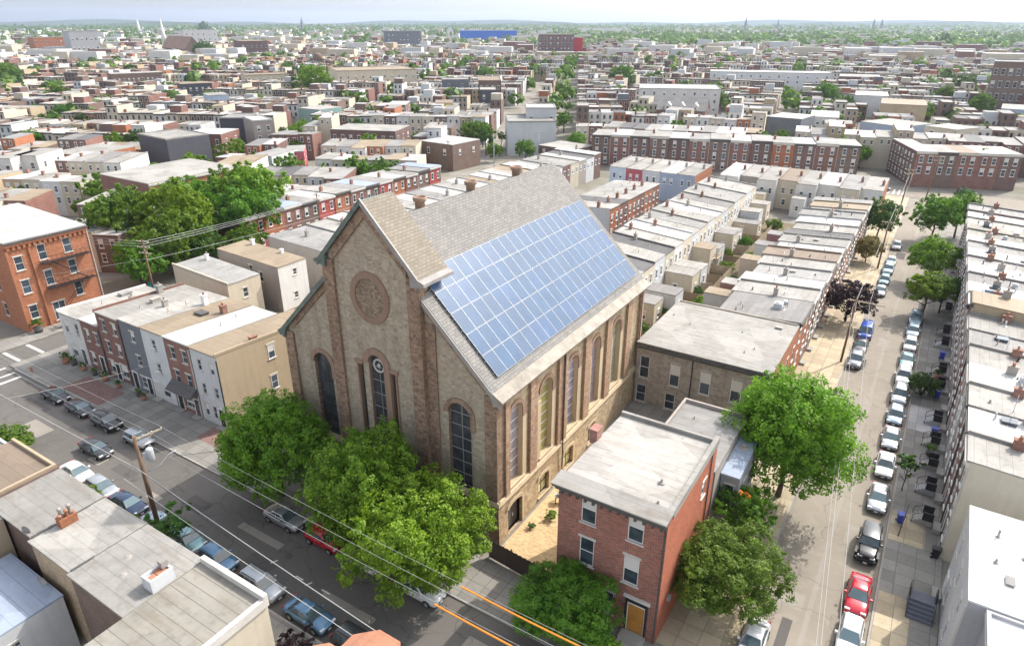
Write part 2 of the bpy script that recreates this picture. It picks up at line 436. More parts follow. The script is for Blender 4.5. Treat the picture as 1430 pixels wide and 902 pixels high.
TERRACOTTA = m_stucco('terracotta', (.40,.19,.12), .5)
CLAY = m_brick('chimney_brick', (.30,.125,.08)); CLAY_GREY = m_stucco('chimney_render', (.36,.33,.3), .4)
PLASTIC_BLUE = m_plain('blue_plastic', (.03,.06,.42), .45, .4, .1); POOL = m_plain('pool_water', (.08,.42,.45), .08, .6, .1)
ORANGE = m_plain('orange_sleeve', (.75,.27,.03), .5, .4, .08)
WIRE = m_plain('pale_cable', (.40,.40,.39), .5, .4, .05)
ASPHALT_N = m_asphalt('asphalt_new', (.062,.064,.070)); ASPHALT_W = m_asphalt('asphalt_worn_tan', (.28,.245,.20), .45)
ASPHALT_M = m_asphalt('asphalt_grey', (.145,.134,.122), .4)
WALK = m_slabs('sidewalk_concrete', (.27,.255,.23)); WALK_T = m_slabs('sidewalk_concrete_tan', (.46,.385,.27), 1.6); KERB = m_plain('kerb_stone', (.38,.36,.33), .9, .2, .15)
PAVER_RED = m_brick('brick_pavers', (.20,.09,.075)); PAVER_TAN = m_brick('courtyard_pavers', (.52,.37,.2), mortar=(.5,.38,.24), mstr=.6, scale=1.4)
MARK = m_plain('road_marking', (.72,.71,.68), .8, .2, .18)
YARD = m_plain('yard_earth', (.20,.165,.11), .95, .1, .35)
DEBRIS = m_plain('brown_debris', (.16,.105,.075), .95, .1, .4)
LEAF = dict(lush=m_leaf('leaf_lush_green', (.10,.20,.012), (.24,.37,.026)), bright=m_leaf('leaf_bright_green', (.085,.18,.012), (.20,.33,.024)), mid=m_leaf('leaf_green', (.062,.145,.013), (.15,.27,.022)), dark=m_leaf('leaf_dark_green', (.042,.105,.018), (.105,.20,.032)),
            olive=m_leaf('leaf_olive', (.062,.135,.016), (.16,.255,.028)), lime=m_leaf('leaf_lime', (.09,.17,.014), (.19,.27,.02)), purple=m_leaf('leaf_purple', (.030,.018,.022), (.085,.05,.055)),
            yellow=m_leaf('leaf_yellowing', (.14,.14,.03), (.30,.27,.09)))
BARK = m_plain('bark', (.12,.095,.07), .95, .1, .3)
# ================================================================ windows and doors
_WC = {}
def win_mesh(w, h, kind, trim):
    """frame mesh + pane mesh; origin at bottom centre, outside is -y"""
    key = (round(w, 2), round(h, 2), kind, trim.name)
    if key in _WC: return _WC[key]
    f = MB(); b = .075 if w > .7 else .06; y0, y1 = -.05, .06
    a = w/2
    f.box(-a, -a+b, y0, y1, 0, h); f.box(a-b, a, y0, y1, 0, h)
    f.box(-a+b, a-b, y0, y1, 0, b); f.box(-a+b, a-b, y0, y1, h-b, h)
    if kind != 'plain': f.box(-a+b, a-b, y0+.02, y1, h*.5-.03, h*.5+.03)
    if kind == 'four': f.box(-.02, .02, y0+.025, y1, b, h-b)
    if kind == 'low':   # sill and head in the same frame
        f.box(-a-.08, a+.08, -.12, y1, -.12, 0); f.box(-a-.08, a+.08, -.09, y1, h, h+.16)
    p = MB(); p.face([(-a+b, -.012, b), (a-b, -.012, b), (a-b, -.012, h-b), (-a+b, -.012, h-b)])
    r = (f.mesh('window_frame', trim), p.mesh('pane', GLASS), p.mesh('pane', GLASS_LIGHT))
    _WC[key] = r
    return r
_BC = {}
def blind_mesh(w, h):
    key = (round(w, 2), round(h, 2))
    if key not in _BC:
        b = MB(); b.box(-w/2, w/2, -.002, .002, 0, h-.05); _BC[key] = b.mesh('blind', BLIND)
    return _BC[key]
_TC = {}
def trim_mesh(w, t, d, m):
    key = (round(w, 2), t, d, m.name)
    if key not in _TC:
        b = MB(); b.box(-w/2, w/2, -d, .04, 0, t); _TC[key] = b.mesh('trim', m)
    return _TC[key]
SIDE_RZ = {'S': 0.0, 'E': R(90), 'N': R(180), 'W': R(-90)}
def side_pt(side, W, D, u, z, out=0.0):
    """u runs along the wall seen from outside, left to right"""
    if side == 'S': return (u, -out, z)
    if side == 'E': return (W+out, u, z)
    if side == 'N': return (W-u, D+out, z)
    return (-out, D-u, z)
def add_window(par, side, W, D, u, z, w, h, lod=1, trim=None, kind='sash', recess=0.0, sill=None, light=None):
    trim = trim or WHITE
    if light is None: light = random.random() < .4
    fm, pm, pl = win_mesh(w, h, 'low' if lod < 2 and kind == 'sash' else kind, trim)
    o = link('window', fm, par, side_pt(side, W, D, u, z, -recess), SIDE_RZ[side])
    link('pane', pm, o)
    if light and h > 1.2: link('blind', blind_mesh(w-.16, h*.46), o, (0, -.017, h*.5))
    if lod >= 2:
        s = sill or OFFWHITE
        link('sill', trim_mesh(w+.26, .11, .12+recess, s), o, (0, -.0, -.11)); link('lintel', trim_mesh(w+.26, .2, .07+recess, s), o, (0, 0, h))
    return o
def add_door(par, side, W, D, u, w=1.0, h=2.2, m=None, z=.0, step=True):
    b = MB(); m = m or TRIM_DARK
    b.box(-w/2, w/2, -.03, .06, 0, h)
    for zz in (.15, h*.5): b.box(-w/2+.12, w/2-.12, -.05, -.03, zz, zz+h*.38)
    o = b.build('door', m, par); o.location = side_pt(side, W, D, u, z+.02, .02); o.rotation_euler = (0, 0, SIDE_RZ[side])
    f = MB(); f.box(-w/2-.12, -w/2, -.07, .05, 0, h+.12); f.box(w/2, w/2+.12, -.07, .05, 0, h+.12); f.box(-w/2, w/2, -.07, .05, h, h+.12)
    f.build('door_frame', WHITE, o)
    hm = MB(); hm.box(w/2-.16, w/2-.1, -.1, -.03, 1.0, 1.08); hm.build('handle', METAL, o)
    if step:
        s = MB(); s.box(-w/2-.2, w/2+.2, -.75, -.08, -.02, .0); s.box(-w/2-.2, w/2+.2, -.75, -.08, -z-.02, -.02) if z > .05 else None
        s.build('doorstep', KERB, o)
    return o
# ================================================================ houses
def add_chimney(par, x, y, z, w=.6, d=.6, h=1.1, m=None, pots=1, name='chimney'):
    b = MB(); m = m or CLAY
    b.box(-w/2, w/2, -d/2, d/2, -.35, h); b.box(-w/2-.06, w/2+.06, -d/2-.06, d/2+.06, h, h+.12)
    o = b.build(name, m, par); o.location = (x, y, z)
    for i in range(pots):
        p = MB(); p.lathe((0, 0, 0), [(.13, 0), (.11, .3), (.14, .32), (.12, .38), (.0, .38)], 8)
        q = p.build('chimney_pot', TERRACOTTA if random.random() < .5 else CLAY_GREY, o); q.location = ((i-(pots-1)/2)*.34, 0, h+.12)
    return o
def add_pipe(par, x, y, z, h=.6, r=.06, m=None):
    b = MB(); b.tube([(0, 0, -.2), (0, 0, h)], r, 6); b.lathe((0, 0, 0), [(r*3, 0), (r*2, .06), (r, .1)], 8)
    o = b.build('vent_pipe', m or CLAY_GREY, par); o.location = (x, y, z)
def add_hatch(par, x, y, z, w=.9, d=.9, h=.25, m=None):
    b = MB(); b.box(-w/2, w/2, -d/2, d/2, -.1, h); b.box(-w/2-.05, w/2+.05, -d/2-.05, d/2+.05, h, h+.05)
    o = b.build('roof_hatch', m or TRIM_GREY, par); o.location = (x, y, z)
def add_ac(par, x, y, z, s=1.0):
    b = MB(); b.box(-.5*s, .5*s, -.45*s, .45*s, .12, .9*s); b.lathe((0, 0, .9*s), [(.38*s, 0), (.38*s, .06), (.0, .06)], 12)
    for k in range(5): b.box(-.505*s, .505*s, -.455*s, .455*s, .2+.13*k*s, .22+.13*k*s)
    for sx in (-.4, .4): b.box(sx*s-.06, sx*s+.06, -.5*s, .5*s, -.1, .12)
    o = b.build('air_conditioner', METAL, par); o.location = (x, y, z)
def house(name, label, cat, group, loc, rz, W, D, h, wall, roof, front=None, drop=.0, fdrop=0.0, win=(), doors=(), lod=1, over=.18, parapet='', cornice=None,
          chim=(), pipes=(), hatch=(), trim=None, sides=None, z0=-0.3, wlod=None, phigh=.28, roofkids=True):
    """flat-roofed house in local metres: front is y=0 facing -y, W wide, D deep.
    win: (side,u,z,w,h[,kind[,light]]); drop: roof fall front->rear; fdrop: fall left->right"""
    p = empty(name, loc, rz, label, cat, group)
    wl = lod if wlod is None else wlod
    def ht(x, y): return h - drop*y/D - fdrop*x/W
    holes = {'S': [], 'E': [], 'N': [], 'W': []}
    if wl >= 2:
        for wdw in win: holes[wdw[0]].append(rect(wdw[1]-wdw[3]/2, wdw[1]+wdw[3]/2, wdw[2], wdw[2]+wdw[4]))
    A = MB(); B = MB()
    sm = {'S': front or wall, 'E': wall, 'N': wall, 'W': wall}
    if sides: sm.update(sides)
    mats = []
    for s in 'SENW':
        if sm[s] not in mats: mats.append(sm[s])
    dirs = {'S': (0, .14, 0), 'E': (-.14, 0, 0), 'N': (0, -.14, 0), 'W': (.14, 0, 0)}
    walls = {}
    for s in 'SENW':
        L = W if s in 'SN' else D
        pa, pb = side_pt(s, W, D, 0, 0), side_pt(s, W, D, L, 0)
        mb = walls.setdefault(sm[s].name, (MB(), sm[s]))[0]
        mb.wall(lambda u, z, s=s: side_pt(s, W, D, u, z), [(0, z0), (L, z0), (L, ht(pb[0], pb[1])-.02), (0, ht(pa[0], pa[1])-.02)], holes[s], dirs[s])
    for i, (k, (mb, m)) in enumerate(walls.items()):
        mb.build('wall' if (front is None or m is not front) else 'front_wall', m, p)
    r = MB(); o = over
    c = [(-.0, -o), (W, -o), (W, D+.06), (0, D+.06)]
    r.hexa([(x, y, ht(x, y)-.02) for x, y in c], [(x, y, ht(x, y)+.14) for x, y in c])
    ro = r.build('roof', roof, p)
    if parapet:
        q = MB(); t = .24
        def strip(xa, xb, ya, yb):
            q.hexa([(x, y, ht(x, y)+.1) for x, y in ((xa, ya), (xb, ya), (xb, yb), (xa, yb))], [(x, y, ht(x, y)+.14+phigh) for x, y in ((xa, ya), (xb, ya), (xb, yb), (xa, yb))])
        if 'W' in parapet: strip(.01, t, -o+.01, D+.05)
        if 'E' in parapet: strip(W-t, W-.01, -o+.01, D+.05)
        if 'N' in parapet: strip(t, W-t, D-.2, D+.05)
        if 'S' in parapet: strip(t, W-t, -o+.01, .1)
        q.build('parapet', roof if lod < 2 else wall, ro)
    if cornice:
        q = MB()
        q.box(0.02, W-.02, -.42, -.001, h-.38, h-.06); q.box(0.02, W-.02, -.26, -.001, h-.62, h-.38)
        if lod >= 2:
            n = int(W/.7)
            for k in range(n): q.box((k+.5)*W/n-.08, (k+.5)*W/n+.08, -.36, -.26, h-.6, h-.385)
        q.build('cornice', cornice, p)
    for cx, cy, *rest in chim: add_chimney(ro, cx, cy, ht(cx, cy)+.12, *rest)
    for cx, cy, *rest in pipes: add_pipe(ro, cx, cy, ht(cx, cy)+.12, *rest)
    for cx, cy, *rest in hatch: add_hatch(ro, cx, cy, ht(cx, cy)+.12, *rest)
    for wdw in win:
        s, u, z, w, hh = wdw[:5]
        kind = wdw[5] if len(wdw) > 5 else 'sash'; light = wdw[6] if len(wdw) > 6 else None
        add_window(p, s, W, D, u, z, w, hh, wl, trim, kind, .1 if wl >= 2 else .0, None, light)
    for s, u, *rest in doors: add_door(p, s, W, D, u, *rest)
    if lod >= 1 and W > 3 and (W+h*7) % 1 < .6:
        q = MB(); q.box(W-.16, W-.06, -.12, -.002, .2, h-.5); q.build('downpipe', OFFWHITE if (h*10) % 2 < 1 else TRIM_DARK, p)
    p['ht'] = h
    return p
def wgrid(side, L, cols, zs, w=.95, h=1.7, m=None):
    m = L/(cols*2) if m is None else m
    out = []
    for z in zs:
        for k in range(cols):
            u = m + (L-2*m)*(k/(cols-1) if cols > 1 else .5)
            out.append((side, u, z, w, h))
    return out
def gable_house(name, label, cat, group, loc, rz, W, D, h, rise, wall, roof, win=(), lod=1, axis='x', chim=()):
    p = empty(name, loc, rz, label, cat, group)
    b = MB()
    for s in 'SENW':
        L = W if s in 'SN' else D
        top = [(L, h), (0, h)]
        if (axis == 'x') == (s in 'EW'): top = [(L, h), (L/2, h+rise), (0, h)]
        b.wall(lambda u, z, s=s: side_pt(s, W, D, u, z), [(0, -.3), (L, -.3)] + top)
    b.build('wall', wall, p)
    r = MB(); o = .3
    if axis == 'x':
        for y0, y1 in ((-o, D/2), (D+o, D/2)):
            za = h-o*rise/(D/2)
            r.hexa([(-o, y0, za), (W+o, y0, za), (W+o, y1, h+rise), (-o, y1, h+rise)], [(-o, y0, za+.18), (W+o, y0, za+.18), (W+o, y1, h+rise+.18), (-o, y1, h+rise+.18)])
    else:
        for x0, x1 in ((-o, W/2), (W+o, W/2)):
            za = h-o*rise/(W/2)
            r.hexa([(x0, -o, za), (x0, D+o, za), (x1, D+o, h+rise), (x1, -o, h+rise)], [(x0, -o, za+.18), (x0, D+o, za+.18), (x1, D+o, h+rise+.18), (x1, -o, h+rise+.18)])
    ro = r.build('roof', roof, p)
    for cx, cy, cz in chim: add_chimney(ro, cx, cy, cz)
    for wdw in win: add_window(p, wdw[0], W, D, *wdw[1:5], lod=lod)
    return p
def front_from(uL, vL, uR, vR, h):
    """base point, rotation and width of a facade whose eaves are seen at two positions at height h"""
    a, b = at(uL, vL, h), at(uR, vR, h)
    d = b-a
    return Vector((a.x, a.y, 0)), math.atan2(d.y, d.x), d.xy.length
# ================================================================ trees
CL = 34
def leaf_cloud(mb, rnd, lobes, n, size, shell=.45, flatten=.9):
    tot = sum(l[3]**2 for l in lobes)
    for (x, y, z, r) in lobes:
        k = max(3, int(n*r*r/tot))
        # clumps of leaves on the lobe
        nc = max(3, int(k/CL))
        for _ in range(nc):
            th = rnd.uniform(0, 2*math.pi); cz = rnd.uniform(-.75, 1)
            s = math.sqrt(1-cz*cz); rad = r*(1-shell*rnd.random()**1.6)
            d = Vector((s*math.cos(th), s*math.sin(th), cz))
            c = Vector((x, y, z)) + Vector((d.x*rad, d.y*rad, d.z*rad*flatten))
            cs = r*rnd.uniform(.09, .17); dn = (d + Vector((rnd.gauss(0, .35), rnd.gauss(0, .35), rnd.gauss(.25, .3)))).normalized()
            for _ in range(max(2, int(k/nc))):
                p = c + Vector((rnd.gauss(0, cs), rnd.gauss(0, cs), rnd.gauss(0, cs))); p -= dn*((p-c).length**2/(cs*3.2))
                nrm = (dn*.9 + Vector((rnd.gauss(0, .5), rnd.gauss(0, .5), rnd.gauss(.25, .4)))).normalized()
                a = nrm.cross(Vector((rnd.gauss(0, 1), rnd.gauss(0, 1), rnd.gauss(0, 1)))).normalized(); b = nrm.cross(a)
                L = size*rnd.uniform(.7, 1.3); w = L*.34
                mb.v.extend((p-a*L*.5, p+b*w, p+a*L*.5, p-b*w))
                i = len(mb.v)-4
                mb.f.append((i, i+1, i+2, i+3)); mb.m.append(0); mb.sm.append(False)
                mb.uv.append([(0, 0), (1, 0), (1, 1), (0, 1)])
def crown_lobes(rnd, r, nl, hz=.85, open_=0.0):
    """irregular crown around origin, radius about r"""
    L = [(0, 0, 0, r*.62)]
    ex = [rnd.uniform(.8, 1.15) for _ in range(8)]
    for i in range(nl):
        th = 2*math.pi*i*.618 + rnd.uniform(-.3, .3); cz = 1-2*(i+.5)/nl*.86
        s = math.sqrt(max(0, 1-cz*cz)); k = ex[int(th/(2*math.pi)*8) % 8]*rnd.uniform(.78, 1.14)
        lr = r*rnd.uniform(.17, .36)
        d = (r-lr)*k
        L.append((s*math.cos(th)*d, s*math.sin(th)*d, cz*d*hz, lr))
    return L
CROWNS = {}; TRUNKS = {}
def crown_mesh(kind, seed, leaf):
    key = (kind, seed, leaf)
    if key in CROWNS: return CROWNS[key]
    rnd = random.Random(seed*77+len(kind)); mb = MB()
    # every crown mesh has radius 1
    if kind == 'big': leaf_cloud(mb, rnd, crown_lobes(rnd, 1, 44), 52000, .038, .42)
    elif kind == 'mid': leaf_cloud(mb, rnd, crown_lobes(rnd, 1, 30), 11000, .072, .42)
    elif kind == 'small': leaf_cloud(mb, rnd, crown_lobes(rnd, 1, 12), 1500, .17, .4)
    elif kind == 'far': leaf_cloud(mb, rnd, crown_lobes(rnd, 1, 8), 420, .3, .35)
    elif kind == 'sparse': leaf_cloud(mb, rnd, [(l[0], l[1], l[2], l[3]*.8) for l in crown_lobes(rnd, 1, 18, 1.1)], 3200, .095, .8)
    elif kind == 'cone':
        lob = []
        for i in range(16):
            z = -1+2.2*i/15; rr = .75*(1-i/17)
            for k in range(4): lob.append((rr*.5*math.cos(k*1.57+i), rr*.5*math.sin(k*1.57+i), z, rr*.5+.04))
        leaf_cloud(mb, rnd, lob, 3500, .12, .5)
    me = mb.mesh('crown', LEAF[leaf])
    CROWNS[key] = me
    return me
def trunk_mesh(seed, limbs=7):
    if seed in TRUNKS: return TRUNKS[seed]
    rnd = random.Random(seed); mb = MB()
    # unit: height 1 from the ground to the crown centre, crown radius .75
    mb.tube([(0, 0, -.03), (.012, .008, .22), (-.01, .015, .45), (.0, .0, .7), (.02, -.01, 1.05)], [.036, .028, .024, .018, .006], 8)
    for k in range(limbs):
        z = .4+.5*k/limbs; a = k*2.4+rnd.uniform(-.4, .4); L = rnd.uniform(.35, .58)
        p1 = (math.cos(a)*L*.5, math.sin(a)*L*.5, z+.16); p2 = (math.cos(a)*L, math.sin(a)*L, z+.2+rnd.uniform(0, .25))
        mb.tube([(0, 0, z), p1, p2], [.016, .011, .004], 5)
        for q in range(2):
            b = a+(q-.5)*1.4; mb.tube([p1, (p1[0]+math.cos(b)*.22, p1[1]+math.sin(b)*.22, p1[2]+.16)], [.008, .003], 4)
    me = mb.mesh('trunk', BARK); TRUNKS[seed] = me
    return me
def tree(label, x, y, r, hc, leaf='mid', kind='mid', seed=1, group=None, name='tree', cat='tree', sz=1.0, rz=None, trunk=True, z=0.0):
    """crown radius r centred at height hc"""
    p = empty(name, (x, y, z), random.uniform(0, 6.28) if rz is None else rz, label, cat, group)
    if trunk:
        link('trunk', trunk_mesh(seed % 4 if kind != 'far' else 9, 7 if kind != 'far' else 4), p, (0, 0, 0), 0, (r*1.25, r*1.25, hc))
    link('crown', crown_mesh(kind, seed, leaf), p, (0, 0, hc), 0, (r, r, r*sz))
    return p
def bush(label, x, y, r, leaf='mid', kind='small', seed=1, group=None, sz=.8, name='shrub', cat='shrub', z=0.0):
    p = empty(name, (x, y, z), random.uniform(0, 6.28), label, cat, group)
    st = MB()
    for k in range(4):
        a = k*1.6+seed; st.tube([(0, 0, -.05), (math.cos(a)*r*.35, math.sin(a)*r*.35, r*sz*.9)], [.05*r, .02*r], 5)
    st.build('stem', BARK, p)
    link('foliage', crown_mesh(kind, seed, leaf), p, (0, 0, r*sz*.85), 0, (r, r, r*sz))
    return p
# ================================================================ cars
CARS = {}
_PL = []
def PLATE():
    if not _PL:
        b = MB(); b.box(-.012, .012, -.16, .16, -.08, .08); _PL.append(b.mesh('number_plate', WHITE))
    return _PL[0]
def loft(mb, st, mi=0):
    """st: (x, z_low, z_top, half width, shoulder) sections from rear to front"""
    rings = []
    for x, zl, zt, w, sh in st:
        h = zt-zl
        half = [(0, zl), (w*.82, zl), (w*.97, zl+h*.16), (w, zl+h*.42), (w*.985, zl+h*.68), (w*.93, zt-h*.10*sh), (w*.80, zt-h*.015), (w*.4, zt+.012), (0, zt+.018)]
        rings.append([Vector((x, y, z)) for y, z in half] + [Vector((x, -y, z)) for y, z in half[-2:0:-1]])
    n = len(rings[0])
    for i in range(len(rings)-1):
        for k in range(n):
            k2 = (k+1) % n
            mb.face([rings[i][k], rings[i+1][k], rings[i+1][k2], rings[i][k2]], mi, smooth=True)
    mb.face(rings[0], mi); mb.face(list(reversed(rings[-1])), mi)
def cabin(mb, B, T, mi=0):
    """B: (xr, xf, half width, z), T the same for the roof; rounded roof edges; returns glass quads"""
    def rect8(b, k, zz):
        xr, xf, w = b[0], b[1], b[2]
        c = k
        return [Vector(q) for q in ((xr, -w+c, zz), (xr+c, -w, zz), (xf-c, -w, zz), (xf, -w+c, zz), (xf, w-c, zz), (xf-c, w, zz), (xr+c, w, zz), (xr, w-c, zz))]
    lv = [rect8(B, .10, B[3]), rect8(T, .14, T[3]-.05), rect8((T[0]+.10, T[1]-.12, T[2]-.09), .12, T[3])]
    for a, b in zip(lv, lv[1:]):
        for k in range(8):
            k2 = (k+1) % 8
            mb.face([a[k], a[k2], b[k2], b[k]], mi, smooth=True)
    mb.face(lv[-1], mi, smooth=True)
    mb.face(list(reversed(lv[0])), mi)
    return lv[0], lv[1]
def inset_quad(q, fx0, fx1, fy0, fy1, off=.012):
    """part of the quad (a,b,c,d) between fractions, pushed out along its normal"""
    a, b, c, d = q
    def P(s, t): return (a*(1-s)+b*s)*(1-t) + (d*(1-s)+c*s)*t
    n = (b-a).cross(d-a).normalized()
    return [P(fx0, fy0)+n*off, P(fx1, fy0)+n*off, P(fx1, fy1)+n*off, P(fx0, fy1)+n*off]
SPEC = {
 'sedan': dict(L=4.7, w=.91, st=[(-2.35,.38,.72,.72,1),(-2.28,.26,.90,.83,1),(-1.9,.22,.985,.89,1),(-1.3,.22,.965,.91,1),(0,.22,.94,.91,1),(.95,.22,.93,.905,1),(1.55,.22,.88,.89,1.2),(2.05,.24,.77,.85,1.3),(2.28,.28,.65,.76,1.2),(2.36,.36,.56,.62,1)],
               B=(-1.75, 1.12, .80, .93), T=(-.95, .28, .62, 1.45), wb=(-1.38, 1.42), wr=.33),
 'hatch': dict(L=4.2, w=.89, st=[(-2.08,.4,.75,.74,1),(-2.02,.28,.95,.82,1),(-1.6,.23,1.0,.87,1),(-.8,.22,.99,.89,1),(0,.22,.97,.89,1),(.9,.22,.95,.885,1),(1.4,.23,.9,.87,1.2),(1.8,.25,.8,.83,1.2),(2.04,.3,.66,.74,1),(2.1,.38,.56,.62,1)],
               B=(-1.95, 1.05, .79, .95), T=(-1.55, .25, .63, 1.52), wb=(-1.28, 1.3), wr=.32),
 'suv': dict(L=4.7, w=.94, st=[(-2.34,.45,.85,.78,1),(-2.27,.32,1.06,.87,1),(-1.8,.28,1.12,.92,1),(-.8,.27,1.11,.94,1),(0,.27,1.1,.94,1),(1.0,.27,1.08,.94,1),(1.6,.28,1.03,.92,1.1),(2.08,.3,.93,.88,1.2),(2.28,.36,.8,.8,1),(2.36,.46,.68,.68,1)],
             B=(-2.22, 1.2, .84, 1.07), T=(-1.85, .38, .69, 1.72), wb=(-1.4, 1.42), wr=.38),
 'offroad': dict(L=4.7, w=.92, st=[(-2.3,.5,.9,.84,.4),(-2.26,.45,1.18,.86,.4),(-1.7,.42,1.2,.88,.4),(-.6,.42,1.2,.88,.4),(.6,.42,1.2,.88,.4),(.72,.42,1.17,.82,.4),(1.6,.42,1.14,.74,.4),(2.12,.5,1.08,.66,.4),(2.16,.55,1.05,.64,.4)],
             B=(-2.24, .78, .86, 1.19), T=(-2.16, .42, .76, 1.86), wb=(-1.3, 1.55), wr=.43),
 'van': dict(L=5.0, w=.98, st=[(-2.5,.45,.9,.86,.6),(-2.45,.32,1.15,.94,.6),(-1.8,.28,1.2,.98,.6),(0,.28,1.2,.98,.6),(1.3,.28,1.18,.97,.8),(1.9,.3,1.08,.94,1),(2.35,.34,.9,.86,1),(2.48,.45,.7,.74,1)],
             B=(-2.42, 1.75, .90, 1.16), T=(-2.25, .85, .78, 1.95), wb=(-1.55, 1.55), wr=.36),
}
def car_meshes(kind, paint):
    key = (kind, paint.name)
    if key in CARS: return CARS[key]
    s = SPEC[kind]; b = MB(); loft(b, s['st'], 0)
    lo, hi = cabin(b, s['B'], s['T'], 0)
    wr = s['wr']; w = s['w']
    for wx in s['wb']:
        for sg in (-1, 1):   # dark wheel arch discs just proud of the side
            r = wr+.06; n = 14
            y = sg*(w+.004)
            pts = [(wx+r*math.cos(math.pi*k/n), y, wr+r*math.sin(math.pi*k/n)) for k in range(n+1)] + [(wx-r*.9, y, .2), (wx+r*.9, y, .2)]
            b.face(pts if sg > 0 else pts[::-1], 1)
    # bumper strips and rocker
    L = s['L']/2
    b.box(-L-.02, -L+.16, -w*.78, w*.78, .34, .44, 1); b.box(L-.17, L+.02, -w*.7, w*.7, .36, .46, 1)
    if kind == 'offroad':
        b.box(L-.22, L+.02, -.86, .86, .55, .75, 1)
        for sg in (-1, 1):
            for wx in s['wb']: b.box(wx-.52, wx+.5, sg*.9-.1, sg*.9+.1, .98, 1.05, 1)
        for k in range(7): b.box(2.14, 2.175, -.3+k*.1-.03, -.3+k*.1+.03, .75, 1.0, 1)
    else:
        b.box(L-.12, L+.015, -w*.45, w*.45, .5, .6, 1)
    if kind == 'suv':
        for sg in (-1, 1): b.box(-1.6, .2, sg*.6-.025, sg*.6+.025, 1.74, 1.79, 1)
    # mirrors
    for sg in (-1, 1): b.box(s['B'][1]-.55, s['B'][1]-.38, sg*(w+.08)-.1, sg*(w+.08)+.1, s['B'][3]+.02, s['B'][3]+.17, 0)
    gl = {}
    def qd(i, j): return (lo[i], lo[j], hi[j], hi[i])
    g = MB(); g.face(inset_quad((lo[3], lo[4], hi[4], hi[3]), -.06, 1.06, .04, .95)); gl['windscreen'] = [g]
    g = MB(); g.face(inset_quad((lo[7], lo[0], hi[0], hi[7]), -.04, 1.04, .10 if kind in ('sedan',) else .3, .93)); gl['rear_window'] = [g]
    sw = []
    cuts = [(.02, .30), (.34, .62), (.66, .95)] if kind in ('suv', 'van', 'offroad') else [(.08, .46), (.50, .95)]
    for c0, c1 in cuts:
        g = MB(); g.face(inset_quad((lo[1], lo[2], hi[2], hi[1]), c0, c1, .08, .92)); sw.append(g)
        g = MB(); g.face(inset_quad((lo[5], lo[6], hi[6], hi[5]), 1-c1, 1-c0, .08, .92)); sw.append(g)
    gl['side_window'] = sw
    wm = MB(); n = 16
    for y0, y1 in ((-.11, .11),):
        prof = [(wr*.55, -.10), (wr*.93, -.11), (wr, -.07), (wr, .07), (wr*.93, .11), (wr*.55, .10), (0, .10)]
        for i in range(len(prof)-1):
            for k in range(n):
                a0, a1 = 2*math.pi*k/n, 2*math.pi*(k+1)/n
                (r0, z0), (r1, z1) = prof[i], prof[i+1]
                q = [(r0*math.cos(a0), z0, r0*math.sin(a0)), (r0*math.cos(a1), z0, r0*math.sin(a1)), (r1*math.cos(a1), z1, r1*math.sin(a1)), (r1*math.cos(a0), z1, r1*math.sin(a0))]
                wm.face(q if r1 > 1e-6 else q[:3], 0, smooth=True)
    rm = MB()
    for k in range(5):
        a = 2*math.pi*k/5
        ca, sa = math.cos(a), math.sin(a)
        pts = [(-.05, .02), (.05, .02), (.035, wr*.6), (-.035, wr*.6)]
        rm.face([(x*ca - z*sa, .118, x*sa + z*ca) for x, z in pts])
        rm.face([(x*ca - z*sa, -.118, x*sa + z*ca) for x, z in reversed(pts)])
    for sg in (-1, 1):
        for k in range(n):
            a0, a1 = 2*math.pi*k/n, 2*math.pi*(k+1)/n
            rm.face([(wr*.58*math.cos(a0), sg*.114, wr*.58*math.sin(a0)), (wr*.58*math.cos(a1), sg*.114, wr*.58*math.sin(a1)), (wr*.68*math.cos(a1), sg*.112, wr*.68*math.sin(a1)), (wr*.68*math.cos(a0), sg*.112, wr*.68*math.sin(a0))])
    hl = MB(); st = s['st']; f1, f2 = st[-2], st[-3]
    hl.box(-.16, .03, -.2, .2, -.07, .07)
    tl = MB(); tl.box(-.03, .1, -.14, .14, -.12, .1)
    res = dict(body=b.mesh('body', [paint, BLACK]), glass={k: [m.mesh(k, CAR_GLASS) for m in v] for k, v in gl.items()}, wheel=wm.mesh('wheel', RUBBER), rim=rm.mesh('rim', RIM),
               hl=hl.mesh('headlight', LAMP_GLASS), tl=tl.mesh('tail_light', TAIL), s=s)
    CARS[key] = res
    return res
def car(label, x, y, heading, kind, paint, cat='car', group=None, name='parked_car', z=0.0):
    """heading: angle of the car's front in the ground plane"""
    r = car_meshes(kind, paint); s = r['s']
    p = empty(name, (x, y, z), heading, label, cat, group)
    link('body', r['body'], p)
    for k, ms in r['glass'].items():
        for m in ms: link(k, m, p)
    for wx in s['wb']:
        for sg in (-1, 1):
            o = link('wheel', r['wheel'], p, (wx, sg*(s['w']-.075), s['wr'])); link('rim', r['rim'], o)
    L = s['L']/2
    link('number_plate', PLATE(), p, (-L-.03, 0, .62)); link('number_plate', PLATE(), p, (L+.028, 0, .42))
    fz = s['st'][-3][2]-.10
    for sg in (-1, 1):
        link('headlight', r['hl'], p, (L-.10 if kind != 'offroad' else L-.17, sg*(s['w']*.66 if kind != 'offroad' else .5), fz if kind != 'offroad' else .9))
        link('tail_light', r['tl'], p, (-L+.04, sg*s['w']*.74, .82 if kind in ('sedan', 'hatch') else 1.0))
    return p
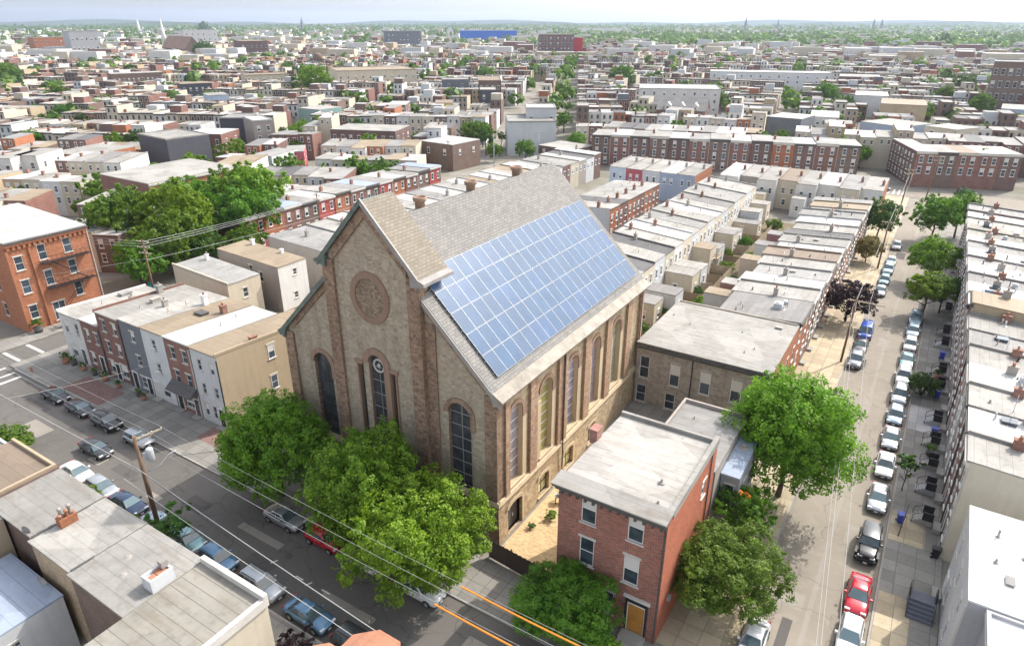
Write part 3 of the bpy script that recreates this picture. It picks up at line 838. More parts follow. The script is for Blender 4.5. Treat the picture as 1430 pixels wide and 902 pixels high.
PAINT = {k: m_paint('car_paint_'+k, c, r, .6, mt) for k, c, r, mt in (('black', (.018,.019,.021), .25, 0), ('charcoal', (.05,.055,.06), .28, .3), ('silver', (.46,.48,.50), .28, .6), ('white', (.75,.76,.76), .25, 0), ('paleblue', (.36,.47,.56), .28, .4),
     ('blue', (.10,.22,.36), .28, .3), ('navy', (.03,.05,.10), .25, .2), ('red', (.50,.012,.03), .22, .1), ('teal', (.22,.38,.40), .28, .4), ('grey', (.22,.24,.26), .28, .5), ('royal', (.03,.09,.45), .3, .1), ('beige', (.5,.46,.38), .3, .4))}
# ================================================================ ground, streets
def sheet(name, poly, z, m, thick=0.0):
    b = MB()
    if thick: b.prism(poly, z-thick, z, 0)
    else: b.face([(x, y, z) for x, y in poly])
    return tag(b.build(name, m), kind='structure')
def rc(x0, x1, y0, y1): return [(x0, y0), (x1, y0), (x1, y1), (x0, y1)]
def ground_mat():
    t = NT('city_ground'); p = t.pos()
    f = t.noise(p, .012, 8, .6); g = t.noise(p, .10, 6, .65)
    col = t.ramp(g, [(.3, (.17,.16,.12)), (.48, (.24,.22,.19)), (.62, (.30,.28,.25)), (.8, (.2,.185,.17))])
    col = t.mix(t.rng(f, .5, .66, 0, .5), col, (.10,.115,.06))
    return t.done(col, .95, .1)
b = MB(); b.face([(-15000, -400, -.06), (15000, -400, -.06), (15000, 15000, -.06), (-15000, 15000, -.06)])
tag(b.build('ground', ground_mat()), kind='structure')
FRONT_Y0, FRONT_Y1 = 24.4, 33.7
sheet('front_street', rc(-108, 40, FRONT_Y0, FRONT_Y1), 0.0, ASPHALT_M)
sheet('front_street', rc(-300, -112, FRONT_Y0, FRONT_Y1), 0.0, ASPHALT_M)
sheet('side_street', rc(-112, -106.6, -60, 420), 0.004, ASPHALT_M)
sheet('tree_street', rc(-5.3, 3.3, 33.7, 216), 0.0, ASPHALT_W)
sheet('tree_street', rc(-5.3, 3.3, -40, 24.4), 0.0, ASPHALT_W)
sheet('alley_street', rc(-56.5, -51.5, 92, 205), 0.0, ASPHALT_M)
a0, a1 = at(620, 262, 0), at(1430, 275, 0)
sheet('cross_street', [(-135, 201), (-5, 217), (150, 214), (150, 230), (-5, 229), (-135, 214)], 0.008, ASPHALT_W)
_vd = Vector((math.sin(R(-27)), math.cos(R(-27))))     # the far diagonal street
_p0 = Vector((-135, 208)); _nn = Vector((_vd.y, -_vd.x))
sheet('diagonal_street', [tuple(_p0-_nn*3.6), tuple(_p0+_nn*3.6), tuple(_p0+_vd*340+_nn*3.6), tuple(_p0+_vd*340-_nn*3.6)], 0.012, ASPHALT_W)
# pavements with kerbs (a real step)
def walk(poly, m=WALK, k=True):
    sheet('pavement', poly, .12, m, .2)
walk(rc(-104.6, -28.0, 33.85, 41.6)); walk(rc(-28.0, -5.45, 33.85, 38.6))
walk(rc(-104.6, -5.45, 20.0, 24.25)); walk(rc(3.45, 8.0, 33.85, 216)); walk(rc(3.45, 9.2, -40, 24.25))
walk(rc(-11.2, -5.45, 38.6, 216), WALK_T); walk(rc(-106.5, -104.6, 41.6, 200)); walk(rc(-116.2, -112.15, 33.85, 200))
walk(rc(-116.2, -112.15, -40, 24.25)); walk(rc(-106.5, -104.6, 33.85, 41.6))
for poly in (rc(-104.6, -5.45, 33.7, 33.85), rc(-106.6, -5.45, 24.25, 24.4), rc(-5.45, -5.3, 33.85, 216), rc(3.3, 3.45, 33.7, 216)):
    sheet('kerb', poly, .13, KERB, .2)
sheet('brick_pavement', rc(-93.5, -84.5, 34.6, 38.2), .128, PAVER_RED); sheet('brick_pavement', rc(-67.5, -60, 36.8, 39.4), .128, PAVER_RED)
sheet('courtyard', rc(-27.0, -19.7, 39.6, 58), .125, PAVER_TAN, .1); sheet('courtyard', rc(-27.0, -17.2, 58, 72.4), .12, WALK, .1)
sheet('back_yard', rc(-37, -21.5, 88, 171), .02, YARD)
sheet('side_yard', rc(-90.4, -54, 52, 75), .02, YARD)
sheet('pavement_or_sun_patch', rc(3.5, 6.5, 61.5, 66.5), .126, WALK_T); sheet('pavement_or_sun_patch', rc(3.5, 7.0, 84, 90.5), .126, m_slabs('sidewalk_fresh', (.46,.45,.44), 2.2))
sheet('pavement_or_sun_patch', rc(3.5, 6.0, 46, 54), .126, WALK_T)  # tan sheet paints the sun patch falling through the gap between houses
def line(p0, p1, w=.3, name='road_marking', z=.014):
    p0, p1 = Vector(p0[:2]), Vector(p1[:2]); d = (p1-p0).normalized(); n = Vector((-d.y, d.x))*w/2
    sheet(name, [tuple(p0-n), tuple(p1-n), tuple(p1+n), tuple(p0+n)], z, MARK)
for ya in (35.4, 38.6): line((-111.8, ya), (-106.9, ya), .45, z=.02)
line((-103.6, 24.8), (-103.6, 33.3), .35); line((-106.2, 24.8), (-106.2, 33.3), .35)
line((-101.6, 29.4), (-101.6, 33.2), .55)
line((-111.6, 23.2), (-107, 23.2), .4, z=.02)
for k in range(6): line(at(330+k*48, 790+k*31-35), at(340+k*48, 786+k*31-35), .15) if k in (1, 2) else None
_m0 = at(362, 766); _m1 = at(420, 800)
line((-40.5, 28.2), (-39.6, 28.2), .14); line((-37.4, 28.3), (-36.4, 28.3), .14)
for k in range(4): line((-11+k*1.3, 219), (-11+k*1.3, 226), .5, z=.03)
_pr = random.Random(8)
ASPHALT_P = m_asphalt('asphalt_patch_dark', (.11,.10,.095), .3); ASPHALT_Q = m_asphalt('asphalt_patch_pale', (.30,.27,.23), .3)
for k in range(16):
    px_, py_ = _pr.uniform(-4.5, 2.5), 40+k*9.5+_pr.uniform(-3, 3); w_, l_ = _pr.uniform(.6, 2.2), _pr.uniform(1.2, 5)
    sheet('road_patch', rc(px_, min(3.2, px_+w_), py_, py_+l_), .006+.001*(k % 2), ASPHALT_P if k % 3 == 0 else ASPHALT_Q)
sheet('road_patch', rc(-1.35, -.95, 36, 205), .0085, ASPHALT_Q)
for k in range(14):
    px_, py_ = -100+k*6.2+_pr.uniform(-2, 2), _pr.uniform(26, 31); w_, l_ = _pr.uniform(1.5, 6), _pr.uniform(.7, 2)
    sheet('road_patch', rc(px_, px_+w_, py_, py_+l_), .006+.001*(k % 2), ASPHALT_P if k % 2 else ASPHALT_Q)
for i, (px_, py_) in enumerate(((-66, 28.5), (-43, 29.5), (-1.5, 78), (-2.2, 118))):
    q = MB(); q.lathe((0, 0, 0), [(.36, .0), (.36, .018), (.30, .02), (0, .02)], 14); o = q.build('manhole_cover', TRIM_DARK); o.location = (px_, py_, .003)
    tag(o, ['iron manhole cover in the sunlit part of the front street', 'iron manhole cover in the front street before the church', 'iron manhole cover in the tree street by the large green tree', 'iron manhole cover in the tree street farther up'][i], 'manhole cover', 'manhole covers')
# ================================================================ the stone church
XL, XR, XC, Y0, Y1 = -53.8, -27.6, -40.8, 41.3, 73.7
EZ, RZ_ = 16.0, 28.7
TL_, TR_, TY, TEZ, TAZ = -46.2, -35.4, 40.95, 25.4, 31.0   # projecting centre bay
church = empty('church', (XC, Y0, 0), 0, 'large old stone church with steep slate roof, rose panel and tall arched windows', 'church')
SL = (RZ_-EZ)/(XC-XL)
def rz_at(x): return EZ + SL*(13.0-abs(x-XC))
ff = lambda u, z: (u, Y0, z)
fs = lambda u, z: (XR, u, z)
WINS_S = [(43.3, 45.5), (48.9, 51.1), (54.5, 56.7), (59.9, 62.1), (65.4, 67.6)]
holesS = [arch(a, c, 5.2, 13.7, 9) for a, c in WINS_S] + [arch(42.7, 45.1, .1, 3.4, 6, .35)] + [arch(a, c, .6, 3.0, 6, .3) for a, c in ((48.4, 50.4), (53.8, 55.8), (59.6, 61.4))]
holesF = [arch(-50.1, -47.6, 3.6, 14.4, 9), arch(-32.9, -30.4, 3.6, 14.0, 9)]
m = MB()
m.wall(ff, [(XL, -.5), (TL_+.3, -.5), (TL_+.3, rz_at(TL_+.3)), (XL, EZ)], holesF[:1], (0, .55, 0), 0, 1)
m.wall(ff, [(TR_-.3, -.5), (XR, -.5), (XR, EZ), (TR_-.3, rz_at(TR_-.3))], holesF[1:], (0, .55, 0), 0, 1)
m.build('front_wall', [RUBBLE_FRONT, RUBBLE_DARK], church, 'p')
m = MB(); m.wall(fs, [(Y0, -.5), (Y1, -.5), (Y1, EZ), (Y0, EZ)], holesS, (-.65, 0, 0), 0, 1)
m.build('side_wall', [RUBBLE_SIDE, SAND_TAN], church, 'p')
m = MB()
m.wall(lambda u, z: (XL, u, z), [(Y0, -.5), (Y1, -.5), (Y1, EZ), (Y0, EZ)])
m.wall(lambda u, z: (u, Y1, z), [(XL, -.5), (XR, -.5), (XR, EZ), (XC, RZ_), (XL, EZ)])
m.build('rear_wall', RUBBLE_SIDE, church, 'p')
# centre bay
tc = XC
ft = lambda u, z: (u, TY, z)
holesT = [arch(-42.0, -40.0, 4.6, 16.4, 9), rect(-43.35, -42.75, 4.6, 15.0), rect(-39.25, -38.65, 4.6, 15.0)]
m = MB()
m.wall(ft, [(TL_, -.5), (TR_, -.5), (TR_, TEZ), (tc, TAZ), (TL_, TEZ)], holesT, (0, .5, 0), 0, 1)
for x, y1, zf in ((TL_, Y0+3.2, 0), (TR_, Y0+3.2, 0)):
    m.wall(lambda u, z, x=x: (x, u, z), [(TY, -.5), (y1, -.5), (y1, TEZ), (TY, TEZ)])
m.wall(lambda u, z: (u, Y0+3.2, z), [(TL_, 20), (TR_, 20), (TR_, TEZ), (tc, TAZ), (TL_, TEZ)])
tw = m.build('centre_bay', [RUBBLE_FRONT, SAND_PINK], church, 'p')
# pilasters and corners of rough brown stone
def pil(x0, x1, y0, y1, z0, z1, m_=RUBBLE_DARK, name='pilaster'):
    q = MB(); q.box(x0, x1, y0, y1, z0, z1); return q.build(name, m_, church, 'p')
pil(XL-.12, XL+1.15, Y0-.22, Y0+.8, -.5, EZ-.25); pil(XR-1.15, XR+.12, Y0-.22, Y0+.9, -.5, EZ-.25)
pil(TL_-.35, TL_+1.0, TY-.28, TY+.6, -.5, TEZ-.3); pil(TR_-1.0, TR_+.35, TY-.28, TY+.6, -.5, TEZ-.3)
pil(TR_+.35, TR_+1.5, Y0-.15, Y0+.2, -.5, rz_at(TR_+1.2)-1.2)
for a, c in ((42.3, 43.0), (46.6, 47.9), (52.1, 52.9), (53.2, 54.0), (57.9, 59.3), (63.3, 64.7), (69.0, 70.3), (73.0, 73.85)):
    pil(XR-.1, XR+.30, a, c, 4.7, EZ-.9, RUBBLE_RED)
# basement course and moulding
q = MB(); q.wall(lambda u, z: (XR+.26-(z*.02), u, z), [(Y0-.2, -.5), (Y1, -.5), (Y1, 4.45), (Y0-.2, 4.45)], holesS[5:], (-.5, 0, 0))
q.build('basement_wall', RUBBLE_SIDE, church, 'p')
q = MB(); q.hexa([(XR, Y0-.3, 4.45), (XR+.42, Y0-.3, 4.45), (XR+.42, Y1, 4.45), (XR, Y1, 4.45)], [(XR, Y0-.3, 4.95), (XR+.30, Y0-.3, 4.75), (XR+.30, Y1, 4.75), (XR, Y1, 4.95)])
q.hexa([(XL, Y0-.42, 4.45), (XR+.42, Y0-.42, 4.45), (XR+.42, Y0, 4.45), (XL, Y0, 4.45)], [(XL, Y0-.3, 4.75), (XR+.3, Y0-.3, 4.75), (XR+.3, Y0, 4.95), (XL, Y0, 4.95)])
q.build('water_table', SAND_TAN, church, 'p')
q = MB()
for a, c in ((48.4, 50.4), (53.8, 55.8), (59.6, 61.4)):
    q.box(XR+.2, XR+.4, a-.2, c+.2, .4, .6); ring(q, lambda u, z: (XR+.26, u, z), arch(a, c, .6, 3.0, 6, .3)[1:], arch(a-.3, c+.3, .6, 3.35, 6, .3)[1:], (0, 0, 0), (.08, 0, 0))
ring(q, lambda u, z: (XR+.26, u, z), arch(42.7, 45.1, .1, 3.4, 6, .35)[1:], arch(42.35, 45.45, .1, 3.75, 6, .35)[1:], (0, 0, 0), (.08, 0, 0))
q.build('basement_surround', SAND_TAN, church, 'p')
# window hoods
def hood(fn, a, c, z0, z1, d, m_, name='window_hood', t=.5, low=None):
    q = MB(); i = arch(a, c, z0, z1, 9); o = arch(a-t, c+t, z0, z1+t, 9)
    if low is not None: i = [(x, max(z, low)) for x, z in i]; o = [(x, max(z, low)) for x, z in o]
    ring(q, fn, i[1:], o[1:], (0, 0, 0), d)
    return q.build(name, m_, church, 'p')
for a, c in WINS_S:
    hood(fs, a, c, 5.2, 13.7, (.12, 0, 0), SAND_PINK, low=11.8, t=.42)
    q = MB()
    for e0, e1 in ((a-.75, a), (c, c+.75)): q.box(XR-.02, XR+.08, e0, e1, 5.0, 11.8)
    q.box(XR-.02, XR+.2, a-.3, c+.3, 4.96, 5.2)
    q.build('window_jamb', SAND_TAN, church, 'p')
for a, c, zt in ((-50.1, -47.6, 14.4), (-32.9, -30.4, 14.0)): hood(ff, a, c, 3.6, zt, (0, -.12, 0), SAND_PINK if a < -40 else RUBBLE_DARK, low=zt-2.6)
hood(ft, -42.0, -40.0, 4.6, 16.4, (0, -.16, 0), SAND_PINK, t=.72)
for u0, u1 in ((-43.55, -43.35), (-38.65, -38.45)):
    q = MB(); q.box(u0, u1, TY-.1, TY+.02, 4.4, 15.0); q.build('window_jamb', SAND_PINK, church, 'p')
for u0, u1 in ((-43.75, -42.75), (-39.25, -38.25)):
    q = MB(); q.box(u0, u1, TY-.14, TY+.02, 15.0, 15.4); q.build('window_hood', SAND_PINK, church, 'p')
# glazing: each window is a part with a leaded grid and a pane
PANE = [m_glass('glazing_'+k, c, .16, .25, .5) for k, c in (('rose_grey', (.33,.30,.32)), ('olive', (.36,.33,.12)), ('lavender', (.30,.28,.34)), ('mauve', (.32,.27,.30)), ('sage', (.28,.31,.24)))]
PANE_D = m_glass('glazing_dark', (.045,.048,.055), .1, .4, .5)
def gwin(fn, out, nz, nu, m_, dep, name='window', bars=TRIM_DARK, t=.07):
    u0 = min(p[0] for p in out); u1 = max(p[0] for p in out); z0 = min(p[1] for p in out); z1 = max(p[1] for p in out)
    d = Vector(dep); q = MB()
    fn2 = lambda u, z: tuple(Vector(fn(u, z))+d)
    un = Vector(fn(u0, z0)) - d.normalized()*0
    def bar(ua, ub, za, zb):
        A = [Vector(fn2(*k)) for k in ((ua, za), (ub, za), (ub, zb), (ua, zb))]; o = -d.normalized()*.05
        q.hexa(A, [a+o for a in A])
    rr = (u1-u0)/2; cu = (u0+u1)/2
    def top(u): return z1-rr+math.sqrt(max(0, rr*rr-(u-cu)**2)) if len(out) > 4 else z1
    for k in range(1, nz):
        z = z0+(z1-z0)*k/nz
        w = rr if (z < z1-rr or len(out) == 4) else math.sqrt(max(.02, rr*rr-(z-z1+rr)**2))
        bar(cu-w, cu+w, z-t/2, z+t/2)
    for k in range(1, nu):
        u = u0+(u1-u0)*k/nu; bar(u-t/2, u+t/2, z0, top(u))
    o = q.build(name, bars, church, 'p') if q.v else empty(name, (0, 0, 0))
    if not q.v: o.parent = church
    p_ = MB(); p_.wall(fn2, out); po = p_.build('pane', m_, o, 'p0' if False else church.location)
    return o
for i, (a, c) in enumerate(WINS_S): gwin(fs, holesS[i], 8, 1, PANE[i], (-.5, 0, 0), bars=WHITE if i < 3 else TRIM_GREY, t=.07)
for i in (6, 7, 8): gwin(fs, holesS[i], 2, 2, m_glass('glazing_straw%d' % i, (.42,.36,.17), .35, .2), (-.1, 0, 0))
gwin(ff, holesF[0], 9, 2, PANE_D, (0, .42, 0)); gwin(ff, holesF[1], 8, 2, PANE_D, (0, .42, 0), bars=TRIM_GREY)
gwin(ft, holesT[0], 8, 2, PANE_D, (0, .4, 0), bars=TRIM_GREY); gwin(ft, holesT[1], 6, 1, PANE_D, (0, .4, 0)); gwin(ft, holesT[2], 6, 1, PANE_D, (0, .4, 0))
q = MB(); q.lathe((0, 0, 0), [(.75, 0), (.75, .06), (.55, .06), (.55, 0)], 16); q.lathe((0, 0, 0), [(.22, 0), (.22, .06), (0, .06)], 12)
o = q.build('tracery', OFFWHITE, church); o.location = (-41.0-XC, TY+.34-Y0, 15.1); o.rotation_euler = (R(90), 0, 0)
q = MB(); q.box(-1.1, 1.1, -.06, .06, 0, 3.0); q.box(-.03, .03, -.09, -.06, .1, 2.9)
o = q.build('door', TRIM_DARK, church); o.location = (XR-.25-XC, 43.9-Y0, .05); o.rotation_euler = (0, 0, R(90))
hq = MB(); hq.box(.1, .2, -.14, -.06, 1.2, 1.5); hq.build('handle', METAL, o)
# rose panel: a blind circle of rubble in a pink stone ring
cxr, czr, ra, rb = -41.05, 22.15, 1.75, 2.35
q = MB(); n = 28
ring(q, ft, [(cxr+ra*math.cos(2*math.pi*k/n), czr+ra*1.08*math.sin(2*math.pi*k/n)) for k in range(n+1)], [(cxr+rb*math.cos(2*math.pi*k/n), czr+rb*1.08*math.sin(2*math.pi*k/n)) for k in range(n+1)], (0, 0, 0), (0, -.14, 0))
ro = q.build('rose_surround', SAND_PINK, church, 'p')
q = MB(); q.face([(cxr+ra*math.cos(2*math.pi*k/n), TY-.03, czr+ra*1.08*math.sin(2*math.pi*k/n)) for k in range(n)])
q.build('rose_infill', m_rubble('stone_rose_infill', [(.30,.22,.16),(.22,.15,.11),(.36,.28,.2),(.17,.12,.09)], (.24,.19,.14), 3.4), church, 'p')
# corbel bands under the rakes
def rake(xa, za, xb, zb, y, h0, h1, th, m_, name):
    q = MB(); q.hexa([(xa, y-th, za-h1), (xb, y-th, zb-h1), (xb, y+.02, zb-h1), (xa, y+.02, za-h1)], [(xa, y-th, za-h0), (xb, y-th, zb-h0), (xb, y+.02, zb-h0), (xa, y+.02, za-h0)])
    return q.build(name, m_, church, 'p')
for sg in (-1, 1):
    tx = TL_ if sg < 0 else TR_
    rake(tx-sg*1.0, TEZ-.1+1.0*(TAZ-TEZ)/5.4, tc, TAZ-.1, TY, .1, 1.25, .2, RUBBLE_DARK, 'corbel_band')
    wx = XL if sg < 0 else XR
    rake(wx-sg*1.15, rz_at(wx-sg*1.15), tx+sg*.35, rz_at(tx+sg*.35), Y0, .05, .95, .16, RUBBLE_DARK, 'corbel_band')
# roofs
def slab(pts, th, m_, name, par, mi=0):
    """a roof slope; pts counter-clockwise from outside, UV along the slope"""
    q = MB(); P = [Vector(p) for p in pts]; nrm = (P[1]-P[0]).cross(P[3]-P[0]).normalized()
    ex = (P[1]-P[0]).normalized(); ey = nrm.cross(ex)
    q.face([p+nrm*th for p in P], uv=[((p-P[0]).dot(ex), (p-P[0]).dot(ey)) for p in P])
    for i in range(len(P)):
        j = (i+1) % len(P); q.face([P[i], P[j], P[j]+nrm*th, P[i]+nrm*th])
    q.face(list(reversed(P)))
    return q.build(name, m_, par, church.location)
YA, YB = Y0-.35, Y1+.5
xe = XR+.5
roofR = slab([(xe, YA, rz_at(xe)), (xe, YB, rz_at(xe)), (XC, YB, RZ_), (XC, Y0+1, RZ_), (TR_, Y0+1, rz_at(TR_)), (TR_, YA, rz_at(TR_))], .28, SHINGLE, 'roof_slope', church)
xw = XL-.5
slab([(xw, YB, rz_at(xw)), (xw, YA, rz_at(xw)), (TL_, YA, rz_at(TL_)), (TL_, Y0+1, rz_at(TL_)), (XC, Y0+1, RZ_), (XC, YB, RZ_)], .28, SHINGLE, 'roof_slope', church)
TB = Y0+3.3; sl = (TAZ-TEZ)/5.4; ov = .65
slab([(TR_+ov, TY-.4, TEZ-ov*sl), (TR_+ov, TB, TEZ-ov*sl), (tc, TB, TAZ), (tc, TY-.4, TAZ)], .24, SHINGLE_TAN, 'bay_roof_slope', church)
slab([(TL_-ov, TB, TEZ-ov*sl), (TL_-ov, TY-.4, TEZ-ov*sl), (tc, TY-.4, TAZ), (tc, TB, TAZ)], .24, COPPER, 'bay_roof_slope', church)
# box gutters, kneelers, rake trims
q = MB(); q.hexa([(XR-.05, YA-.1, EZ-.95), (xe+.3, YA-.1, EZ-.55), (xe+.3, YB, EZ-.55), (XR-.05, YB, EZ-.95)], [(XR-.6, YA-.1, EZ+.62), (xe+.38, YA-.1, EZ-.30), (xe+.38, YB, EZ-.30), (XR-.6, YB, EZ+.62)])
q.build('eaves_gutter', m_plain('gutter_weathered', (.33,.29,.24), .7, .3, .3), church, 'p')
q = MB(); q.hexa([(xw-.3, YA-.1, EZ-.55), (XL+.05, YA-.1, EZ-.95), (XL+.05, YB, EZ-.95), (xw-.3, YB, EZ-.55)], [(xw-.38, YA-.1, EZ-.30), (XL+.6, YA-.1, EZ+.62), (XL+.6, YB, EZ+.62), (xw-.38, YB, EZ-.30)])
q.build('eaves_gutter', COPPER, church, 'p')
for sg, tx, m_ in ((1, TR_, TRIM_GREY), (-1, TL_, COPPER)):
    q = MB(); xa, xb = tx-sg*.35, tx+sg*1.15
    b4 = [(xa, TY-.5, TEZ-1.0), (xb, TY-.5, TEZ-.75), (xb, TB, TEZ-.75), (xa, TB, TEZ-1.0)]; t4 = [(xa, TY-.5, TEZ+.10), (xb, TY-.5, TEZ-.45), (xb, TB, TEZ-.45), (xa, TB, TEZ+.10)]
    q.hexa(b4, t4); q.build('kneeler', m_, church, 'p')
def rtrim(xa, za, xb, zb, y0, y1, t, m_):
    q = MB(); q.hexa([(xa, y0, za-t), (xb, y0, zb-t), (xb, y1, zb-t), (xa, y1, za-t)], [(xa, y0, za+.34), (xb, y0, zb+.34), (xb, y1, zb+.34), (xa, y1, za+.34)])
    q.build('rake_trim', m_, church, 'p')
rtrim(TR_+ov+.1, TEZ-(ov+.1)*sl, tc, TAZ+.06, TY-.52, TY-.38, .25, TRIM_GREY); rtrim(TL_-ov-.1, TEZ-(ov+.1)*sl, tc-.01, TAZ+.06, TY-.52, TY-.38, .25, COPPER)
rtrim(xe+.1, rz_at(xe+.1), TR_+.4, rz_at(TR_+.4), YA-.12, YA+.02, .25, TRIM_GREY); rtrim(xw-.1, rz_at(xw-.1), TL_-.4, rz_at(TL_-.4), YA-.12, YA+.02, .25, COPPER)
# ridge ventilators, downpipes
for yv in (48.7, 57.0, 66.0):
    q = MB(); q.lathe((0, 0, 0), [(.5, -1.0), (.48, .75), (.66, .85), (.7, 1.2), (.58, 1.25), (.52, 1.05), (0, 1.05)], 14)
    o = q.build('ridge_ventilator', m_plain('ventilator_clay', (.33,.22,.16), .85, .2, .25) if yv < 50 else MATS['ventilator_clay'], church); o.location = (-.3, yv-Y0, RZ_-.1)
for yv in (53.05, 72.9):
    q = MB(); q.tube([(XR+.45, yv, EZ-.6), (XR+.42, yv, .2)], .07, 6); q.build('downpipe', TRIM_DARK, church, 'p')
q = MB(); pts = [at(694+3, 525, 17.2)]
q.tube([(xe-.6, 70+k*.55, rz_at(xe-.6)+.42+.03*math.sin(k*1.9)+.0) if False else (XR-.3-.5*math.sin(k*.8), 66+k*.8, rz_at(XR-.3-.5*math.sin(k*.8))+.36) for k in range(9)], .035, 5)
q.build('cable', BLACK, church, 'p')
# ---------------------------------------------------------------- solar array (100 panels)
solar = empty('solar_array', (XR, 42.8, rz_at(XR)), 0, 'blue solar panel array of five rows covering the sunlit church roof slope', 'solar panels')
un = Vector((-1, 0, SL)).normalized(); nn = Vector((SL, 0, 1)).normalized()
def t_panel(name, c1, c2, gl):
    t = NT(name)
    b = t.n('ShaderNodeTexBrick'); t.l(t.uv(), b.inputs['Vector']); b.offset = 0; b.inputs['Scale'].default_value = 1
    b.inputs['Brick Width'].default_value = .165; b.inputs['Row Height'].default_value = .165; b.inputs['Mortar Size'].default_value = .007; b.inputs['Mortar Smooth'].default_value = 0
    b.inputs['Color1'].default_value = (*c1, 1); b.inputs['Color2'].default_value = (*c2, 1); b.inputs['Mortar'].default_value = (.10, .15, .24, 1)
    f = t.noise(t.pos(), .6, 5); oi = t.n('ShaderNodeObjectInfo')
    col = t.mix(t.rng(f, .4, .66, 0, .5), b.outputs[0], sc(c1, 1.7))
    col = t.mix(t.rng(oi.outputs['Random'], 0, 1, 0, .4), col, (.09,.12,.17))  # random grey tint: whitish sky glare put into the panel colour
    return t.done(col, gl, .16)
PAN = [t_panel('solar_cells_blue', (.045,.085,.15), (.06,.105,.175), .2), t_panel('solar_cells_glare', (.05,.09,.17), (.06,.105,.19), .22)]  # second set has sky glare painted into its paler cells
NC, NR = 20, 5
s0, s1 = 1.35, 12.75; y0_, y1_ = 42.45, 73.0
ph = (s1-s0)/NR; pw = (y1_-y0_)/NC
base = Vector((XR, 0, rz_at(XR)))
def panel_mesh(mi):
    q = MB(); a, h = pw-.022, ph-.05
    def P(y, s, o): return Vector((0, y, 0)) + un*s + nn*o
    def bx(ya, yb, sa, sb, oa, ob, k): q.hexa([P(ya, sa, oa), P(yb, sa, oa), P(yb, sb, oa), P(ya, sb, oa)], [P(ya, sa, ob), P(yb, sa, ob), P(yb, sb, ob), P(ya, sb, ob)], k)
    f = .018
    bx(0, a, 0, f, 0, .06, 1); bx(0, a, h-f, h, 0, .06, 1); bx(0, f, f, h-f, 0, .06, 1); bx(a-f, a, f, h-f, 0, .06, 1)
    q.face([P(f, f, .045), P(a-f, f, .045), P(a-f, h-f, .045), P(f, h-f, .045)], 0, uv=[(f, f), (a-f, f), (a-f, h-f), (f, h-f)])
    q.face([P(0, 0, 0), P(0, h, 0), P(a, h, 0), P(a, 0, 0)], 1)
    return q.mesh('solar_panel', [PAN[mi], m_plain('panel_frame_aluminium', (.42,.45,.48), .5, .5, .05, .3) if 'panel_frame_aluminium' not in MATS else MATS['panel_frame_aluminium']])
pmesh = [panel_mesh(0), panel_mesh(1)]
rs = random.Random(5)
for r_ in range(NR):
    for c_ in range(NC):
        pale = (r_ == 0 and 4 <= c_ <= 12 and rs.random() < .75) or (r_ == 4 and c_ < 7 and rs.random() < .7) or (r_ == 3 and c_ < 3 and rs.random() < .5) or rs.random() < .04
        pp = base + un*(s0+r_*ph) + nn*.46 + Vector((0, y0_+c_*pw, 0)) - solar.location
        link('solar_panel', pmesh[1 if pale else 0], solar, pp)
q = MB()
for r_ in range(NR):
    for k in (.2, .75):
        pa = base + un*(s0+(r_+k)*ph) + nn*.40 + Vector((0, y0_-.15, 0)); q.tube([pa, pa+Vector((0, y1_-y0_+.3, 0))], .04, 4)
    for c_ in range(0, NC+1, 4):
        pa = base + un*(s0+(r_+.2)*ph) + Vector((0, y0_+c_*pw, 0)); q.tube([pa+nn*.25, pa+nn*.42], .035, 4)
q.build('mounting_rail', METAL, solar, 'p')
ORD = ['first','second','third','fourth','fifth','sixth','seventh','eighth','ninth','tenth','eleventh','twelfth','thirteenth','fourteenth','fifteenth','sixteenth','seventeenth','eighteenth','nineteenth','twentieth','twenty-first','twenty-second','twenty-third','twenty-fourth','twenty-fifth','twenty-sixth','twenty-seventh','twenty-eighth','twenty-ninth','thirtieth']
TENS = {3: 'thirty', 4: 'forty', 5: 'fifty'}
def ORD2(i):
    if i < 30: return ORD[i]
    return TENS[(i+1)//10] + ('-' + ORD[(i+1)%10-1] if (i+1) % 10 else 'th')
# ================================================================ brick rectory with its wings
W_, D_, H_ = 8.9, 12.1, 12.35
rect_ = house('brick_house', 'three-storey red brick house with orange side wall and oak door beside the church', 'house', None, (-19.8, 38.3, 0), 0, W_, D_, H_, BRICK_SIDE, ROOF['pale'], front=BRICK_HOUSE, drop=.5, lod=2, over=.1,
      win=[('S', 2.35+.3, 9.3, 1.25, 2.6), ('S', 6.55, 9.3, 1.25, 2.6), ('S', 2.65, 5.1, 1.25, 2.7), ('S', 6.45, 5.1, 1.25, 2.7), ('S', 4.7, 1.2, 1.1, 2.2), ('S', 2.2, 1.2, 1.1, 2.2), ('E', 9.0, 8.5, .9, 1.6)], sides={'W': BRICK_TAN, 'N': BRICK_TAN}, z0=-.3)
q = MB(); q.box(-.25, W_+.12, -.75, -.02, H_-.12, H_+.1); q.box(-.1, W_, -.5, -.02, H_-.5, H_-.125)
for k in range(13): q.box(.3+k*.68, .5+k*.68, -.42, -.001, H_-.85, H_-.5)
q.build('cornice', TRIM_DARK, rect_)
q = MB(); q.hexa([(-.3, -.85, H_+.1), (W_+.14, -.85, H_+.1), (W_+.14, .9, H_+.16), (-.3, .9, H_+.16)], [(-.3, -.85, H_+.2), (W_+.14, -.85, H_+.2), (W_+.14, .9, H_+.36), (-.3, .9, H_+.36)])
q.build('cornice_flashing', ROOF['pale'], rect_)
q = MB(); q.box(W_-.3, W_+.1, .9, D_+.1, H_-.4, H_+.34); q.box(.0, W_-.3, D_-.2, D_+.1, H_-.4, H_+.0); q.build('parapet', ROOF['pale'], rect_)
d_ = add_door(rect_, 'S', W_, D_, 7.2, 1.35, 2.75, WOOD_DOOR, .45); 
